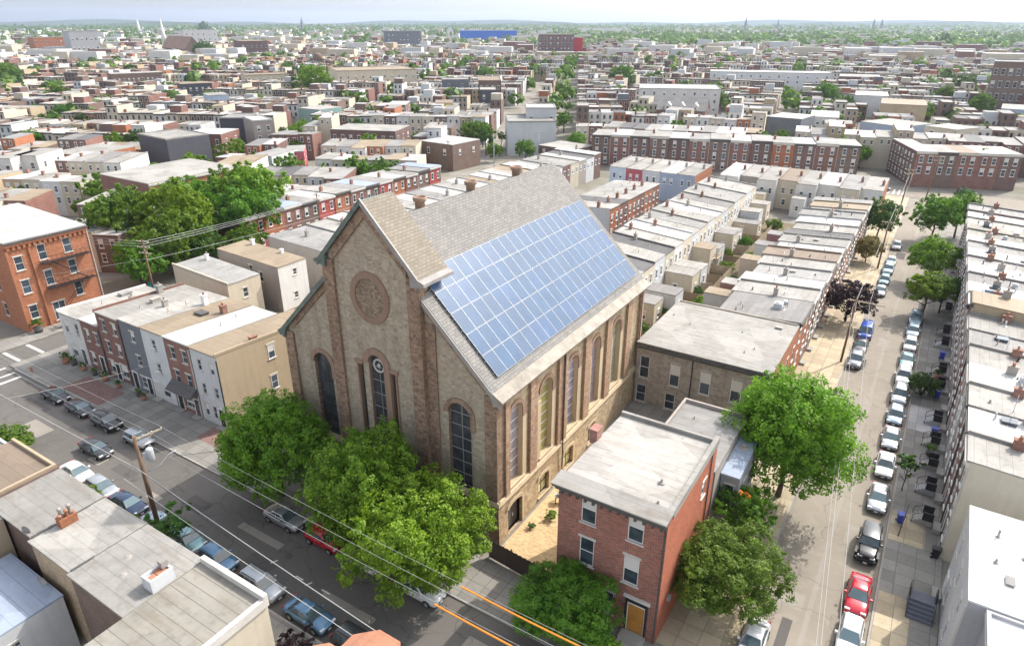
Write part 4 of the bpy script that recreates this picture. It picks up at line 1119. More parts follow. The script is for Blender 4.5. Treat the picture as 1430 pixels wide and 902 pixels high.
q = MB(); q.box(-.9, -.74, -.14, .02, 0, 3.35); q.box(.74, .9, -.14, .02, 0, 3.35); q.box(-.74, .74, -.06, .02, 2.8, 3.3); q.build('transom', BLACK, d_)
q = MB(); q.box(-1.1, 1.1, -.2, .0, 3.36, 3.6); q.build('lintel', OFFWHITE, d_)
q = MB(); q.box(-1.0, 1.0, -1.1, -.15, -.02, .45); q.box(-1.0, 1.0, -1.5, -1.1, -.02, .22); q.build('front_step', KERB, rect_).location = (7.2, 0, 0)
for dx, dy in ((6.9, 3.9), (7.6, 1.3)): add_pipe(rect_, dx, dy, H_+.05, .35, .1)
add_chimney(rect_, -.25, 7.0, H_-.1, .7, 1.0, .9, BRICK_PINK, 0)
q = MB(); q.tube([(W_+.08, 10.4, H_-.3), (W_+.08, 10.4, 0)], .06, 6); q.build('downpipe', TRIM_DARK, rect_)
q = MB(); q.box(W_+.0, W_+.25, 2.0, 2.4, 2.9, 3.35); q.build('meter_box', TRIM_GREY, rect_)
house('rear_wing', 'grey flat-roofed rear wing between the brick house and the grey stone building', 'house', None, (-17.2, 50.6, 0), 0, 6.4, 10.4, 8.9, STUCCO['taupe'], ROOF['silver'], lod=2, drop=.1, parapet='WN', phigh=.35, pipes=[(4.5, 3.0, .4), (2.0, 7.5, .3)],
      win=[('E', 4, 5.5, .9, 1.6), ('W', 4, 5.3, .9, 1.6)])
house('bay_wing', 'grey-sided bay wing with pale blue metal roof behind the brick house', 'house', None, (-10.75, 52.8, 0), 0, 1.7, 6.2, 7.6, SIDING_GREY, ROOF['blue'], lod=2, drop=-.35, over=.35, win=[('S', .85, 4.6, .85, 1.9), ('E', 2, 4.4, .9, 1.7), ('E', 4.4, 4.4, .9, 1.7)], pipes=[(.8, 4.4, .3, .2)])
# ================================================================ grey stone parish house
pw_ = 16.3
ph_ = house('parish_house', 'grey stuccoed two-storey stone building with stained pale roof joined to the church flank', 'building', None, (-27.2, 72.6, 0), 0, pw_, 14.8, 8.5, RUBBLE_GREY, ROOF['pale'], lod=2, drop=-.25, over=.35, parapet='N', phigh=.15,
      sides={'E': BRICK_ORANGE}, win=[('S', 1.15, 3.7, 1.25, 3.0, 'sash', False), ('S', 5.1, 3.6, 1.25, 3.1, 'sash', True), ('S', 8.9, 3.6, 1.25, 3.1, 'sash', True), ('S', 12.6, 3.6, 1.25, 3.1, 'sash', True), ('S', .95, .2, 1.3, 2.4, 'sash', False), ('S', 4.8, .2, 1.3, 2.2, 'sash', False)] + wgrid('E', 14.8, 4, [4.6, 1.2], 1.0, 1.9),
      pipes=[(4, 8, .3), (10.5, 9, .25), (13, 5, .3), (12.2, 3.5, .25), (1.2, 9.6, .3)], hatch=[(14.2, 12.6, .8, .6, .2)])
q = MB(); q.box(-.0, pw_+.05, -.48, -.01, 8.05, 8.42); q.box(0, pw_, -.28, -.01, 7.8, 8.045); q.build('cornice', TRIM_DARK, ph_)
q = MB(); q.tube([(7.2, -.1, 8), (7.2, -.1, 0)], .07, 6); q.build('downpipe', BLACK, ph_)
q = MB()
for u, z0, hh, w in ((1.15, 3.7, 3.0, 1.25), (5.1, 3.6, 3.1, 1.25), (8.9, 3.6, 3.1, 1.25), (12.6, 3.6, 3.1, 1.25), (.95, .2, 2.4, 1.3), (4.8, .2, 2.2, 1.3)):
    ring(q, lambda a, z: (a, -.0, z), arch(u-w/2, u+w/2, z0, z0+hh+.12, 6, .3)[2:], arch(u-w/2-.2, u+w/2+.2, z0, z0+hh+.4, 6, .3)[2:], (0, 0, 0), (0, -.09, 0))
q.build('window_hood', STUCCO['taupe'], ph_)
# ================================================================ row of seven at the far side of the front street
G_ = 'row houses facing the front street'
def lrow(name, label, x0, x1, h, wall, roof, win, doors=(), D=13.0, side=None, **k):
    return house('row_house', label, 'house', G_, (x0, 40.0, 0), 0, x1-x0, D, h, side or wall, roof, front=wall, lod=2, win=win, doors=doors, **k)
def w3(W, zs, h=1.45, w=.85, light=None): return [('S', u, z, w, h) for z in zs for u in (W*.28, W*.74)]
lrow('', 'white end-of-row house with plants by its door at the crosswalk corner', -101.8, -96.1, 7.3, STUCCO['white'], ROOF['pale'], [('S', 1.4, 4.4, 1.0, 2.0), ('S', 4.3, 4.4, 1.0, 2.0), ('S', 2.0, .8, 1.4, 1.9), ('W', 3, 4.4, .9, 1.6), ('W', 8, 4.4, .9, 1.6)], [('S', 4.6, 1.0, 2.3, TRIM_DARK, .2)] if False else [('S', 4.6, 1.0, 2.3, TRIM_DARK, .2)], drop=.4, parapet='W', chim=[(5.2, 8, .6, .6, .8, CLAY_GREY, 1)], pipes=[(2.5, 5), (3.5, 9)], hatch=[(1.5, 9, 1.2, 1.6, .4, TRIM_GREY)])
lrow('', 'low two-storey brick house with white roof between the white house and the taller brick one', -96.0, -91.2, 7.5, BRICK_RED, ROOF['white'], w3(4.8, [4.5], 1.7) + [('S', 1.3, 1.0, 1.0, 1.7)], [('S', 3.6, 1.0, 2.3, BLACK, .3)], drop=.3, pipes=[(2, 4)])
lrow('', 'tall brick row house with white window frames left of the slate grey house', -91.1, -85.5, 9.7, BRICK_RED, ROOF['pale'], w3(5.6, [7.2, 4.1], 1.7, .9) + [('S', 1.2, .9, 1.0, 1.9), ('S', 4.1, .9, 1.6, 1.9, 'four')], [('S', 2.6, .95, 2.3, BLACK, .3)], drop=.4, parapet='W', chim=[(.6, 9, .7, .7, 1.1, CLAY_GREY, 1), (3.5, 6.5, .7, 1.2, .5, CLAY_GREY, 0)], pipes=[(4, 4)])
lrow('', 'dark slate grey stuccoed row house beside the white one', -85.4, -80.6, 10.0, STUCCO['slate'], ROOF['pale'], [('S', 2.7, 7.4, .9, 1.45), ('S', 2.9, 4.0, .9, 1.5), ('S', 2.9, .7, 1.2, 1.7)], [('S', 1.0, 1.0, 2.3, BLACK, .2), ('S', 4.2, .9, 2.3, BLACK, .2)], drop=.6, chim=[(1.0, 6, .6, .6, .9, CLAY_GREY, 1), (4.6, 9.5, .7, .6, 1.3, WHITE, 1)], pipes=[(3.2, 5), (2.6, 8)])
lrow('', 'white stuccoed row house with window air units and a tan roof', -80.5, -75.7, 10.0, STUCCO['palegrey'], ROOF['tan'], [('S', 2.4, 7.4, .85, 1.5), ('S', 2.4, 4.1, .85, 1.5), ('S', 2.9, .8, 1.4, 1.7)], [('S', 1.0, 1.0, 2.3, OFFWHITE, .2)], drop=.6, hatch=[(2.5, 7, 1.6, 1.1, .3, TRIM_DARK)], chim=[(4.4, 9, .7, .7, 1.0, CLAY, 1)])
lrow('', 'dark red row house with a grey shingled awning above its ground floor', -75.6, -70.5, 10.0, BRICK_RED, ROOF['white'], w3(5.1, [7.3, 4.1], 1.7, .95) + [('S', 3.0, .9, 1.8, 1.3, 'four')], [('S', 1.0, 1.0, 2.3, BLACK, .2), ('S', 4.4, .9, 2.3, TRIM_DARK, .2)], drop=.7, pipes=[(2, 9), (3, 6)])
lh = lrow('', 'pale pinkish end-of-row house with a tan side wall next to the church trees', -70.4, -65.3, 9.9, STUCCO['taupe'] if False else STUCCO['palegrey'], ROOF['tan'], w3(5.1, [7.2, 4.0], 1.5, .75) + [('S', 1.1, .9, .7, 1.8), ('S', 2.7, .9, .7, 1.8)], [('S', 4.1, .95, 2.3, BLACK, .3)], D=15.5, side=STUCCO['tan'], drop=.8, parapet='E', chim=[(4.6, 5.5, .5, .9, .5, CLAY, 0)])
for u, z in ((7.4, 6.7), (7.2, 2.5), (12.6, 6.4)): add_window(lh, 'E', 5.1, 15.5, u, z, 1.0, 1.9, 2)
aw = empty('awning', (-73.05, 39.98, 3.2), 0, 'grey shingled awning on the dark red row house', 'awning')
q = MB(); q.hexa([(-2.5, -1.2, 0), (2.5, -1.2, 0), (2.5, -.02, .05), (-2.5, -.02, .05)], [(-2.5, -1.2, .12), (2.5, -1.2, .12), (2.5, -.02, 1.1), (-2.5, -.02, 1.1)]); q.build('awning_roof', SHINGLE if False else ROOF['dark'], aw)
q = MB()
for sx in (-2.3, 2.3): q.tube([(sx, -1.1, .02), (sx, -.02, -1.0)], .04, 5)
q.build('bracket', TRIM_DARK, aw)
for (wx, wz) in ((-78.1, 7.45), (-78.1, 4.15)):
    a = empty('window_air_conditioner', (wx, 39.95, wz), 0, 'white air conditioner in the %s window of the white row house' % ('top' if wz > 6 else 'middle'), 'air conditioner', 'window air conditioners')
    q = MB(); q.box(-.33, .33, -.45, .0, 0, .42); q.build('casing', WHITE, a); q = MB(); [q.box(-.28, .28, -.46, -.45, .06+k*.07, .09+k*.07) for k in range(5)]; q.build('grille', TRIM_GREY, a)
# houses behind that row, fronting the side street
G_ = 'row houses along the side street behind the church'
def side_house(label, y0, y1, h, wall, roof, xr=-90.4, **k):
    return house('row_house', label, 'house', G_, (-104.4, y1, 0), R(-90), y1-y0, xr+104.4, h, wall, roof, **k)
side_house('cream stuccoed house with a sagging silver roof behind the front row', 59.6, 65.8, 7.9, STUCCO['cream'], ROOF['silver'], drop=.7, lod=2, win=[('N', 3.1, 4.3, .9, 1.6), ('S', 2, 4.2, .9, 1.6), ('S', 4.4, 4.2, .9, 1.6)], parapet='E', chim=[(1.2, 2.2, .5, .5, .9, WHITE, 1)], sides={'N': STUCCO['cream']})
side_house('white rear house with a beige flat roof right of the cream one', 68.2, 74.2, 8.4, STUCCO['white'], ROOF['tan'], xr=-88.8, drop=.6, lod=2, win=[('N', 3.4, 5.7, .8, 1.1), ('N', 3.1, 1.6, .8, 1.1), ('E', 8.5, 5.6, .9, 1.5), ('E', 11, 4.6, .9, 1.7), ('S', 2, 4.2, .9, 1.6)], sides={'E': STUCCO['taupe']}, chim=[(.8, 3, .6, .6, .9, WHITE, 1), (.7, 10.5, .5, .5, .6, WHITE, 0)])
rr = random.Random(3)
y = 79.0; i = 0
rl = ['silver', 'silver', 'pale', 'white', 'dark', 'white', 'pale', 'white', 'silver', 'white', 'pale', 'white', 'tan', 'white', 'pale', 'tan', 'white']
while y < 192:
    w = rr.uniform(4.7, 5.3); rk = rl[i % len(rl)]
    side_house('%s-roofed row house, %s beyond the white rear house along the side street' % (rk, ORD[i]), y, y+w, 7.9+rr.uniform(-.3, .3), [STUCCO['taupe'], STUCCO['palegrey'], BRICK_DARK, STUCCO['beige']][i % 4], ROOF[rk], drop=.5, lod=1, parapet='W' if i % 2 else '',
               win=wgrid('N', w, 2, [4.4], .8, 1.4) + wgrid('S', w, 2, [4.4, 1.1], .9, 1.6), chim=[(.5, rr.uniform(3, 11), .6, .6, 1.0, CLAY_GREY, 1)] if i % 2 == 0 else (), pipes=[(2.5, rr.uniform(3, 10))])
    y += w+.02; i += 1
# ================================================================ right-hand row on the tree street
G_ = 'row houses along the right side of the tree street'
specs = [('pale','BRICK_DARK',10.6), ('white','BRICK_RED',10.7), ('pale','BRICK_DARK',10.9), ('white','STUCCO_palegrey',11.0), ('pale','BRICK_RED',11.0), ('silver','BRICK_DARK',10.9), ('pale','BRICK_RED',11.1), ('tan','BRICK_DARK',12.6), ('white','BRICK_RED',10.6), ('white','BRICK_DARK',10.6), ('grey','BRICK_RED',10.4), ('white','STUCCO_taupe',10.4),
         ('silver','BRICK_DARK',10.2), ('white','BRICK_RED',10.3), ('grey','BRICK_DARK',10.1), ('white','BRICK_RED',10.0), ('ribbed','BRICK_DARK',9.8), ('ribbed','BRICK_RED',9.8), ('pale','BRICK_DARK',9.7), ('white','BRICK_RED',9.9), ('silver','BRICK_DARK',10.3)]
def M(n): return STUCCO[n[7:]] if n.startswith('STUCCO_') else globals()[n]
y = 61.2; rr = random.Random(11)
for i, (rk, wm, hh) in enumerate(specs):
    w = 5.15 if i < 10 else 4.95
    lab = '%s-roofed brick row house, %s from the near end of the right-hand row' % (rk, ORD[i])
    if i == 7: lab = 'row house with a tall tan-walled upper storey in the right-hand row'
    if i == 0: lab = 'near end house of the right-hand row with a blank beige side wall'
    o = house('row_house', lab, 'house', G_, (7.0+max(0, 150-y)/90*.75, y+w, 0), R(-90), w-.02, 15.0, hh, M(wm) if i != 7 else STUCCO['tan'], ROOF[rk], front=M(wm), lod=1, drop=.9, over=.28, cornice=TRIM_DARK if i % 3 else OFFWHITE,
              sides={'E': STUCCO['beige'] if i == 0 else (STUCCO['tan'] if i == 7 else M(wm))}, parapet='W' if i % 2 == 0 and i != 7 else '', phigh=.3, win=[('S', u, z, .95, 1.75) for z in (7.3, 4.2) for u in (1.3, 3.7)] + [('S', 3.6, 1.2, 1.0, 1.8)],
              doors=[('S', 1.1, 1.0, 2.3, [TRIM_DARK, BRICK_PINK, WHITE][i % 3], .55)],
              chim=[(.5, rr.uniform(2.6, 4.6), .55, .9, .9, [CLAY, CLAY_GREY][i % 2], rr.choice((1, 2)))] if i not in (5,) else [], pipes=[(rr.uniform(1, 4), rr.uniform(1.5, 12), rr.uniform(.25, .8), rr.uniform(.05, .1), [CLAY_GREY, METAL, BLACK][k % 3]) for k in range(rr.choice((2, 3, 4)))], hatch=[(3.0, 7.5, .9, .8, .3), (1.2, 3.0, 1.0, 1.2, .3, GLASS)] if i % 4 == 1 else [(2.2, 10, 1.1, .8, .22, TRIM_DARK)] if i % 5 == 2 else ())
    if i % 6 == 4: add_ac(o, 3.2, 5.5, hh-.25, .7)
    if i % 3 == 2: add_pipe(o, 4.2, 3.4, hh-.1, 1.9, .03, METAL)
    if i == 3: add_ac(o, 2.2, 4.6, hh-.1, .9)
    if i == 8:
        q = MB()
        for a, b_, c, d in ((.3, 4.7, 1.2, 1.45), (.3, 4.7, 4.3, 4.55), (.3, .5, 1.45, 4.3), (4.5, 4.7, 1.45, 4.3), (2.5, 2.62, 1.45, 4.3)): q.box(a, b_, c, d, hh-.1, hh+.95)
        q.box(.5, 4.5, 1.45, 4.3, hh-.05, hh+.2, 0); q.build('roof_deck', ROOF['blue'], o)
    y += w
# white-roofed buildings at the lower right
wb = house('corner_building', 'grey rendered building with a bright white roof at the lower right', 'building', None, (8.1, 57.0, 0), R(-90), 11.6, 16, 9.0, STUCCO['palegrey'], ROOF['bright'], lod=2, drop=.2, over=.05, sides={'E': STUCCO['grey']}, pipes=[(3.2, 1.8, .7, .09), (1.6, 4.5, .3, .1), (6.5, 1.6, .4, .09), (5.0, 3.4, .3, .1)], hatch=[(8.2, 2.4, .9, .5, .15, ROOF['grey'])],
           win=[('S', 2.0, 5.4, .9, 1.8, 'sash', True), ('S', 5.2, 5.2, .9, 1.8, 'sash', True), ('S', 8.8, 5.2, .9, 1.8), ('S', 3.2, 1.6, .9, 1.8, 'sash', True), ('S', 7.2, 1.6, .9, 1.8, 'sash', True)], doors=[('S', 1.2, 1.0, 2.2, WHITE, .5)])
house('corner_building', 'low white-roofed addition below the bright white roof, bottom right', 'building', None, (9.3, 45.3, 0), R(-90), 11, 14, 8.6, STUCCO['grey'], ROOF['bright'], lod=2, drop=.1, parapet='WS', phigh=.25, win=[('S', 2.5, 5.0, .9, 1.8), ('S', 6.5, 5.0, .9, 1.8), ('S', 2.5, 1.4, .9, 1.8)], pipes=[(5, 3)])
# ================================================================ row opposite (between tree street and back yards)
G_ = 'row houses along the left side of the tree street'
rl = ['grey', 'pale', 'white', 'silver', 'pale', 'brown', 'white', 'pale', 'dark', 'pale', 'white', 'silver', 'pale', 'tan', 'silver', 'pale']
y = 87.6; rr = random.Random(21); i = 0
while y < 164:
    w = rr.uniform(4.75, 5.2); rk = rl[i % len(rl)]
    if i == 0: w = 8.4
    o = house('row_house', '%s-roofed brick row house, %s beyond the grey stone building on the tree street' % (rk, ORD[i]), 'house', G_, (-11.0, y, 0), R(90), w-.02, 10.6+(i % 3)*.5, 8.9+rr.uniform(-.3, .4), [STUCCO['beige'], STUCCO['taupe'], STUCCO['cream'], STUCCO['palegrey']][i % 4], ROOF[rk], front=[BRICK_ORANGE, BRICK_RED, BRICK_TAN, BRICK_RED][i % 4], lod=1, drop=.55, over=.25,
              cornice=OFFWHITE if i % 2 else TRIM_DARK, parapet='E' if i % 2 else '', win=wgrid('S', w, 2, [5.6, 2.2], 1.0, 1.8) + wgrid('N', w, 2, [5.2], .8, 1.4), doors=[('S', w-.9, .95, 2.2, TRIM_DARK, .4)],
              chim=[(.6, rr.uniform(3, 8), .6, .6, 1.0, [CLAY, CLAY_GREY][i % 2], 1)] if i % 2 else (), pipes=[(rr.uniform(1, 4), rr.uniform(1.5, 9), rr.uniform(.25, .7), rr.uniform(.05, .1), [CLAY_GREY, METAL, BLACK][k % 3]) for k in range(rr.choice((2, 3, 4)))], hatch=[(2.5, 5, .9, .8)] if i % 4 == 3 else ())
    if i == 0: add_ac(o, 4.2, 3.6, 8.7, 1.2); add_hatch(o, 6.2, 3.0, 8.75, .6, .5, .7, METAL); add_pipe(o, 5.2, 2.6, 8.7, 1.6, .05)
    if i % 2 == 0 and 0 < i < 12:     # rear kitchen ells
        house('rear_ell', '%s rear ell behind the %s house of the tree street left row' % (['cream', 'brick', 'grey'][i % 3], ORD[i]), 'extension', 'rear ells in the back yards', (-22.8-rr.uniform(0, .6), y+.1, 0), R(90), w*.62, 4.2, rr.uniform(3.4, 5.6), [STUCCO['cream'], BRICK_PINK, STUCCO['palegrey']][i % 3], ROOF[rr.choice(['pale', 'grey', 'tan'])], lod=1, win=[('N', w*.31, 1.2, .8, 1.4)])
    y += w; i += 1
# middle row: rear faces look at the yards
G_ = 'row houses backing onto the green yards'
rl = ['silver', 'dark', 'pale', 'dark', 'pale', 'white', 'pale', 'silver', 'pale', 'white', 'pale', 'grey', 'pale', 'silver', 'pale', 'pale']
y = 94.5; rr = random.Random(31); i = 0
while y < 172:
    w = 4.85; rk = rl[i % len(rl)]
    o = house('row_house', '%s-roofed pale row house, %s past the church in the row backing onto the yards' % (rk, ORD[i]), 'house', G_, (-49.2, y+w, 0), R(-90), w-.02, 12.0, 8.7+rr.uniform(-.15, .15), [STUCCO['white'], STUCCO['cream'], STUCCO['palegrey'], STUCCO['beige']][i % 4], ROOF[rk], front=BRICK_RED, lod=1, drop=1.0,
              parapet='W' if i % 2 else '', win=[('N', 1.2, 4.6, .8, 1.6), ('N', 3.4, 4.6, .8, 1.6)] + wgrid('S', w, 2, [5.2], .9, 1.6), chim=[(.6, 1.6+3*(i % 2), .55, .55, 1.0, CLAY if i % 3 else CLAY_GREY, 1)], pipes=[(2.4, 8)])
    if i % 3 != 2:
        house('rear_ell', '%s rear ell under the %s house of the row past the church' % (['cream', 'pale grey', 'white'][i % 3], ORD[i]), 'extension', 'rear ells in the back yards', (-37.1, y+w-.3, 0), R(-90), w*.8, rr.uniform(3.5, 5.5), rr.uniform(3.2, 5.2) if i != 8 else 8.0, [STUCCO['cream'], STUCCO['palegrey'], STUCCO['white']][i % 3], ROOF[rr.choice(['pale', 'tan', 'grey'])], lod=1, win=[('N', w*.4, 1.3, .9, 1.4), ('E', 2, 1.3, .8, 1.3)])
    y += w; i += 1
# cross row closing the yards
G_ = 'row houses closing the far end of the yards'
x = -49.5; rr = random.Random(41); cols = ['palegrey', 'taupe', 'white', 'cream', 'white', 'white', 'beige', 'palegrey']
for i in range(8):
    w = 4.9
    house('row_house', '%s-walled row house, %s from the left closing the far end of the yards' % (cols[i], ORD[i]), 'house', G_, (x+w, 198.5, 0), R(180), w-.02, 15.5-(i % 2)*2.2, 8.0, STUCCO[cols[i]], ROOF[['white', 'pale', 'pale', 'brown', 'pale', 'white', 'silver', 'pale'][i]], lod=1, drop=.7, parapet='E', win=[('N', 1.5, 4.0, .9, 1.5), ('N', 3.6, 4.0, .8, 1.5), ('N', 2.0, 1.0, .9, 1.5)], chim=[(.6, 7+i % 3, .6, .6, 1.0, CLAY, 1)], sides={'W': BRICK_ORANGE} if i == 7 else None)
    if i % 2 == 0: house('rear_ell', '%s rear ell at the %s house closing the yards' % (['grey', 'cream'][i//2 % 2], ORD[i]), 'extension', 'rear ells in the back yards', (x+3.4, 183-.1, 0), R(180), 3.2, 5, 4.6, STUCCO[['palegrey', 'cream'][i//2 % 2]], ROOF['pale'], lod=1, win=[('N', 1.6, 1.6, .8, 1.3)])
    x += w
# beyond the church roof: brick row on the alley and the blue-grey end house
G_ = 'row houses across the alley beyond the church roof'
y = 131.0; rr = random.Random(51)
for i in range(6):
    w = 4.9
    house('row_house', '%s row house, %s from the near end across the alley beyond the church roof' % (['brick', 'weathered brick'][i % 2], ORD[i]), 'house', G_, (-57.8, y, 0), R(90), w-.02, 12, 8.2, STUCCO['palegrey'], ROOF[['pale', 'dark', 'pale', 'pale', 'silver', 'pale'][i]], front=BRICK_ORANGE if i % 2 == 0 else BRICK_RED, lod=1, drop=.5, win=wgrid('S', w, 2, [5.0, 1.8], .9, 1.7), chim=[(.6, 3, .6, .6, 1, CLAY, 1)], pipes=[(2.5, 7)], sides={'W': STUCCO['palegrey']})
    y += w
x = -79.0
for i in range(5):
    house('row_house', 'blue-grey rendered row house, %s from the left beyond the church ridge' % ORD[i] if i < 4 else 'blue-grey row house with an orange brick end wall beyond the church ridge', 'house', G_, (x+4.95, 192, 0), R(180), 4.93, 15, 8.0, [STUCCO['paleblue'], STUCCO['pink'], STUCCO['palegrey'], STUCCO['blue'], STUCCO['blue']][i], ROOF[['pale', 'pale', 'pale', 'white', 'pale'][i]], lod=1, drop=.5, parapet='E', sides={'W': BRICK_ORANGE} if i == 4 else None, win=[('N', 1.5, 4.6, .8, 1.4), ('N', 3.4, 4.6, .8, 1.4)], chim=[(.6, 6, .6, .6, 1, CLAY_GREY, 1)])
    x += 4.95
# ================================================================ orange brick building at the left
ob = house('brick_building', 'large three-storey orange brick building with tall windows and corbelled cornice at the left', 'building', None, (-116.2, 41.0, 0), R(90), 12.3, 22, 14.6, BRICK_ORANGE, ROOF['white'], lod=2, drop=-.6, over=.3, win=[('E', 3.0, z, 1.2, 2.2) for z in (10.6, 6.2, 1.6)] + [('W', 4+4*k, z, 1.2, 2.2) for k in range(4) for z in (10.4, 6, 1.6)] +
           [('S', 1.5, z, 1.2, 2.2, 'sash', False) for z in (10.0, 6.2, 2.0)] + [('S', 5.0, z, 1.2, 2.4, 'sash', False) for z in (10.8, 6.6)] + [('S', 8.8, z, 1.2, 2.3, 'sash', False) for z in (11.0, 7.4, 3.6)] + [('S', 5.2, .6, 1.9, 3.0, 'four', False)], sides={'N': BRICK_DARK})
q = MB()
for k in range(16): q.box(.3+k*.75, .7+k*.75, -.28, -.001, 13.35, 13.9)
q.box(0, 12.3, -.36, -.001, 13.9, 14.25); q.box(.2, 3.2, -.16, -.001, 9.7-9.4, 13.2) if False else None
q.build('cornice', BRICK_ORANGE, ob); q = MB(); q.box(-.05, 12.35, -.5, -.001, 14.3, 14.55); q.build('gutter', TRIM_DARK, ob)
q = MB(); q.box(3.15, 3.5, -.22, -.001, 0, 13.3); q.box(.0, .35, -.22, -.001, 0, 13.3); q.build('pilaster', BRICK_ORANGE, ob)
fe = MB()   # fire escape
for z in (6.3, 10.4): fe.box(4.2, 11.5, -1.2, -.05, z-.08, z); [fe.tube([(4.2+k*.73, -1.2, z), (4.2+k*.73, -1.2, z+1)], .025, 4) for k in range(11)]; fe.tube([(4.2, -1.2, z+1), (11.5, -1.2, z+1)], .03, 4)
for sx in (-1.15, -.5): fe.tube([(5.6, sx, 10.4), (10.3, sx, 6.4)], .05, 4); fe.tube([(9.8, sx, 6.3), (6.2, sx, 3.0)], .05, 4)
for k in range(12): fe.box(5.7+k*.39, 5.98+k*.39, -1.15, -.5, 10.25-k*.34, 10.29-k*.34)
fe.build('fire_escape', BLACK, ob)
ob2 = house('brick_building', 'red brick building with a corbelled cornice behind the orange brick building', 'building', None, (-150, 84, 0), R(90), 24, 20, 11.5, BRICK_RED, ROOF['pale'], front=BRICK_ORANGE, lod=1, cornice=OFFWHITE, win=wgrid('S', 24, 6, [7.6, 4, .8], 1.1, 2.0))
# brick row across the side street behind the two big trees
G_ = 'brick row houses across the side street'
y = 84.0; rr = random.Random(61)
for i in range(13):
    w = 5.0
    house('row_house', '%s brick row house, %s from the near end across the side street' % (['bright red', 'orange', 'red', 'brown'][i % 4], ORD[i]), 'house', G_, (-117.6, y, 0), R(90), w-.02, 11.5, 8.2+rr.uniform(-.2, .3), BRICK_RED, ROOF[['pale', 'silver', 'blue', 'pale', 'white'][i % 5]], front=[m_brick('brick_bright_red', (.42,.07,.055), mstr=.5) if 'brick_bright_red' not in MATS else MATS['brick_bright_red'], BRICK_ORANGE, BRICK_RED, BRICK_BROWN][i % 4], lod=1, drop=.4, cornice=[OFFWHITE, TRIM_DARK][i % 2], win=wgrid('S', w, 2, [5.2, 1.8], .9, 1.7), chim=[(.6, 5, .6, .6, .9, CLAY, 1)] if i % 2 else (), hatch=[(2.5, 3, .8, .8, .5, METAL)] if i == 1 else ())
    y += w
# ================================================================ near buildings at the lower left
nb = []
G_ = 'near row houses at the lower left'
def near(label, x0, x1, y0, h, wall, roof, D=None, **k):
    return house('row_house', label, 'house', G_, (x0, y0, 0), 0, x1-x0, 20.45-y0, h, wall, roof, lod=2, **k)
near('near roof with three worn seams behind the potted chimney, leftmost broad pale roof', -61.4, -53.8, 14.9, 8.05, BRICK_BROWN, ROOF['pale'], parapet='W', phigh=.2, sides={'W': STUCCO['tan']}, drop=-.1, pipes=[])
near('near pale roof between the two dark party walls', -53.7, -47.6, 14.6, 8.0, BRICK_TAN, ROOF['pale'], parapet='', drop=-.1)
near('near pale roof with a square open-topped chimney on its edge', -47.5, -40.2, 14.4, 8.0, BRICK_BROWN, ROOF['pale'], parapet='', drop=-.1, pipes=[(2.2, 3.2, .12, .12), (3.6, 2.0, .12, .12)])
nh = near('near ribbed weathered roof with a cream side wall at the bottom', -40.1, -33.2, 8.2, 8.0, STUCCO['cream'], ROOF['ribbed'], parapet='', drop=-.1, hatch=[])
q = MB(); q.box(.0, 7.05, 11.95, 12.32, 7.7, 8.75); q.box(6.72, 7.08, -.1, 11.95, 7.75, 8.45); q.build('parapet', OFFWHITE, nh)
near('brown-roofed near house behind the broad pale roofs', -69.6, -61.5, 14.9, 8.1, STUCCO['tan'], ROOF['brown'], drop=-.1, parapet='EN', phigh=.3)
near('farthest near house with a grey seamed roof by the leafy bush', -80.0, -69.7, 12.0, 7.0, STUCCO['palegrey'], ROOF['pale'], parapet='N', phigh=.2)
q = MB()     # party walls between those roofs
def bar3(x, y0, y1, z, w=.26, h=.22, m_=TRIM_DARK, lab='', grp='party wall copings on the near roofs'):
    q = MB(); q.box(x-w/2, x+w/2, y0, y1, z, z+h); o = q.build('party_wall_coping', m_); tag(o, lab, 'coping', grp)
bar3(-53.75, 14.8, 20.6, 8.0, lab='dark tar coping running across the pale roofs near the potted chimney')
bar3(-47.55, 14.6, 20.6, 7.95, lab='dark coping between the second and third pale roofs'); bar3(-40.15, 15.0, 20.2, 7.95, .34, .16, WHITE, lab='white flashing where the pale roof meets the ribbed roof')
def stack(label, x, y, z, w, d, h, m_, pots, grp=None):
    p = empty('chimney', (x, y, z), 0, label, 'chimney', grp)
    q = MB()
    t = .16
    q.box(-w/2, w/2, -d/2, -d/2+t, -.3, h); q.box(-w/2, w/2, d/2-t, d/2, -.3, h); q.box(-w/2, -w/2+t, -d/2+t, d/2-t, -.3, h); q.box(w/2-t, w/2, -d/2+t, d/2-t, -.3, h); q.box(-w/2+t, w/2-t, -d/2+t, d/2-t, -.3, h-.25)
    q.build('stack', m_, p); return p
c = stack('square rendered chimney with an open rusty top on the near pale roof', -40.9, 17.4, 8.0, 1.15, 1.75, 1.25, STUCCO['palegrey'], 0)
q = MB(); q.box(-.45, .45, -.1, .75, .98, 1.12); q.box(-.1, .42, -.75, -.2, .98, 1.2); q.build('broken_brick', TERRACOTTA, c); q = MB(); q.box(-.42, .1, .35, .84, 1.2, 1.75); q.build('flue_cap', TRIM_GREY, c)
c = stack('brick chimney with clay pots on the broad pale roof at the left', -53.1, 17.2, 8.05, .75, 1.3, .9, BRICK_ORANGE, 0)
for k, (px_, py_, hh) in enumerate(((-.15, .4, 1.0), (.1, .05, .8), (-.1, -.3, 1.1), (.15, -.5, .6))):
    q = MB(); q.lathe((0, 0, 0), [(.15, 0), (.12, hh*.8), (.17, hh*.84), (.15, hh), (0, hh)], 10); o = q.build('chimney_pot', TERRACOTTA if k % 2 else CLAY_GREY, c); o.location = (px_, py_, .65)
house('yellow_wing', 'yellow rendered wing with a shaded wall at the lower left edge', 'house', None, (-66, 8.2, 0), 0, 7.6, 6.5, 7.9, STUCCO['yellow'] if False else STUCCO['tan'], ROOF['pale'], lod=1)
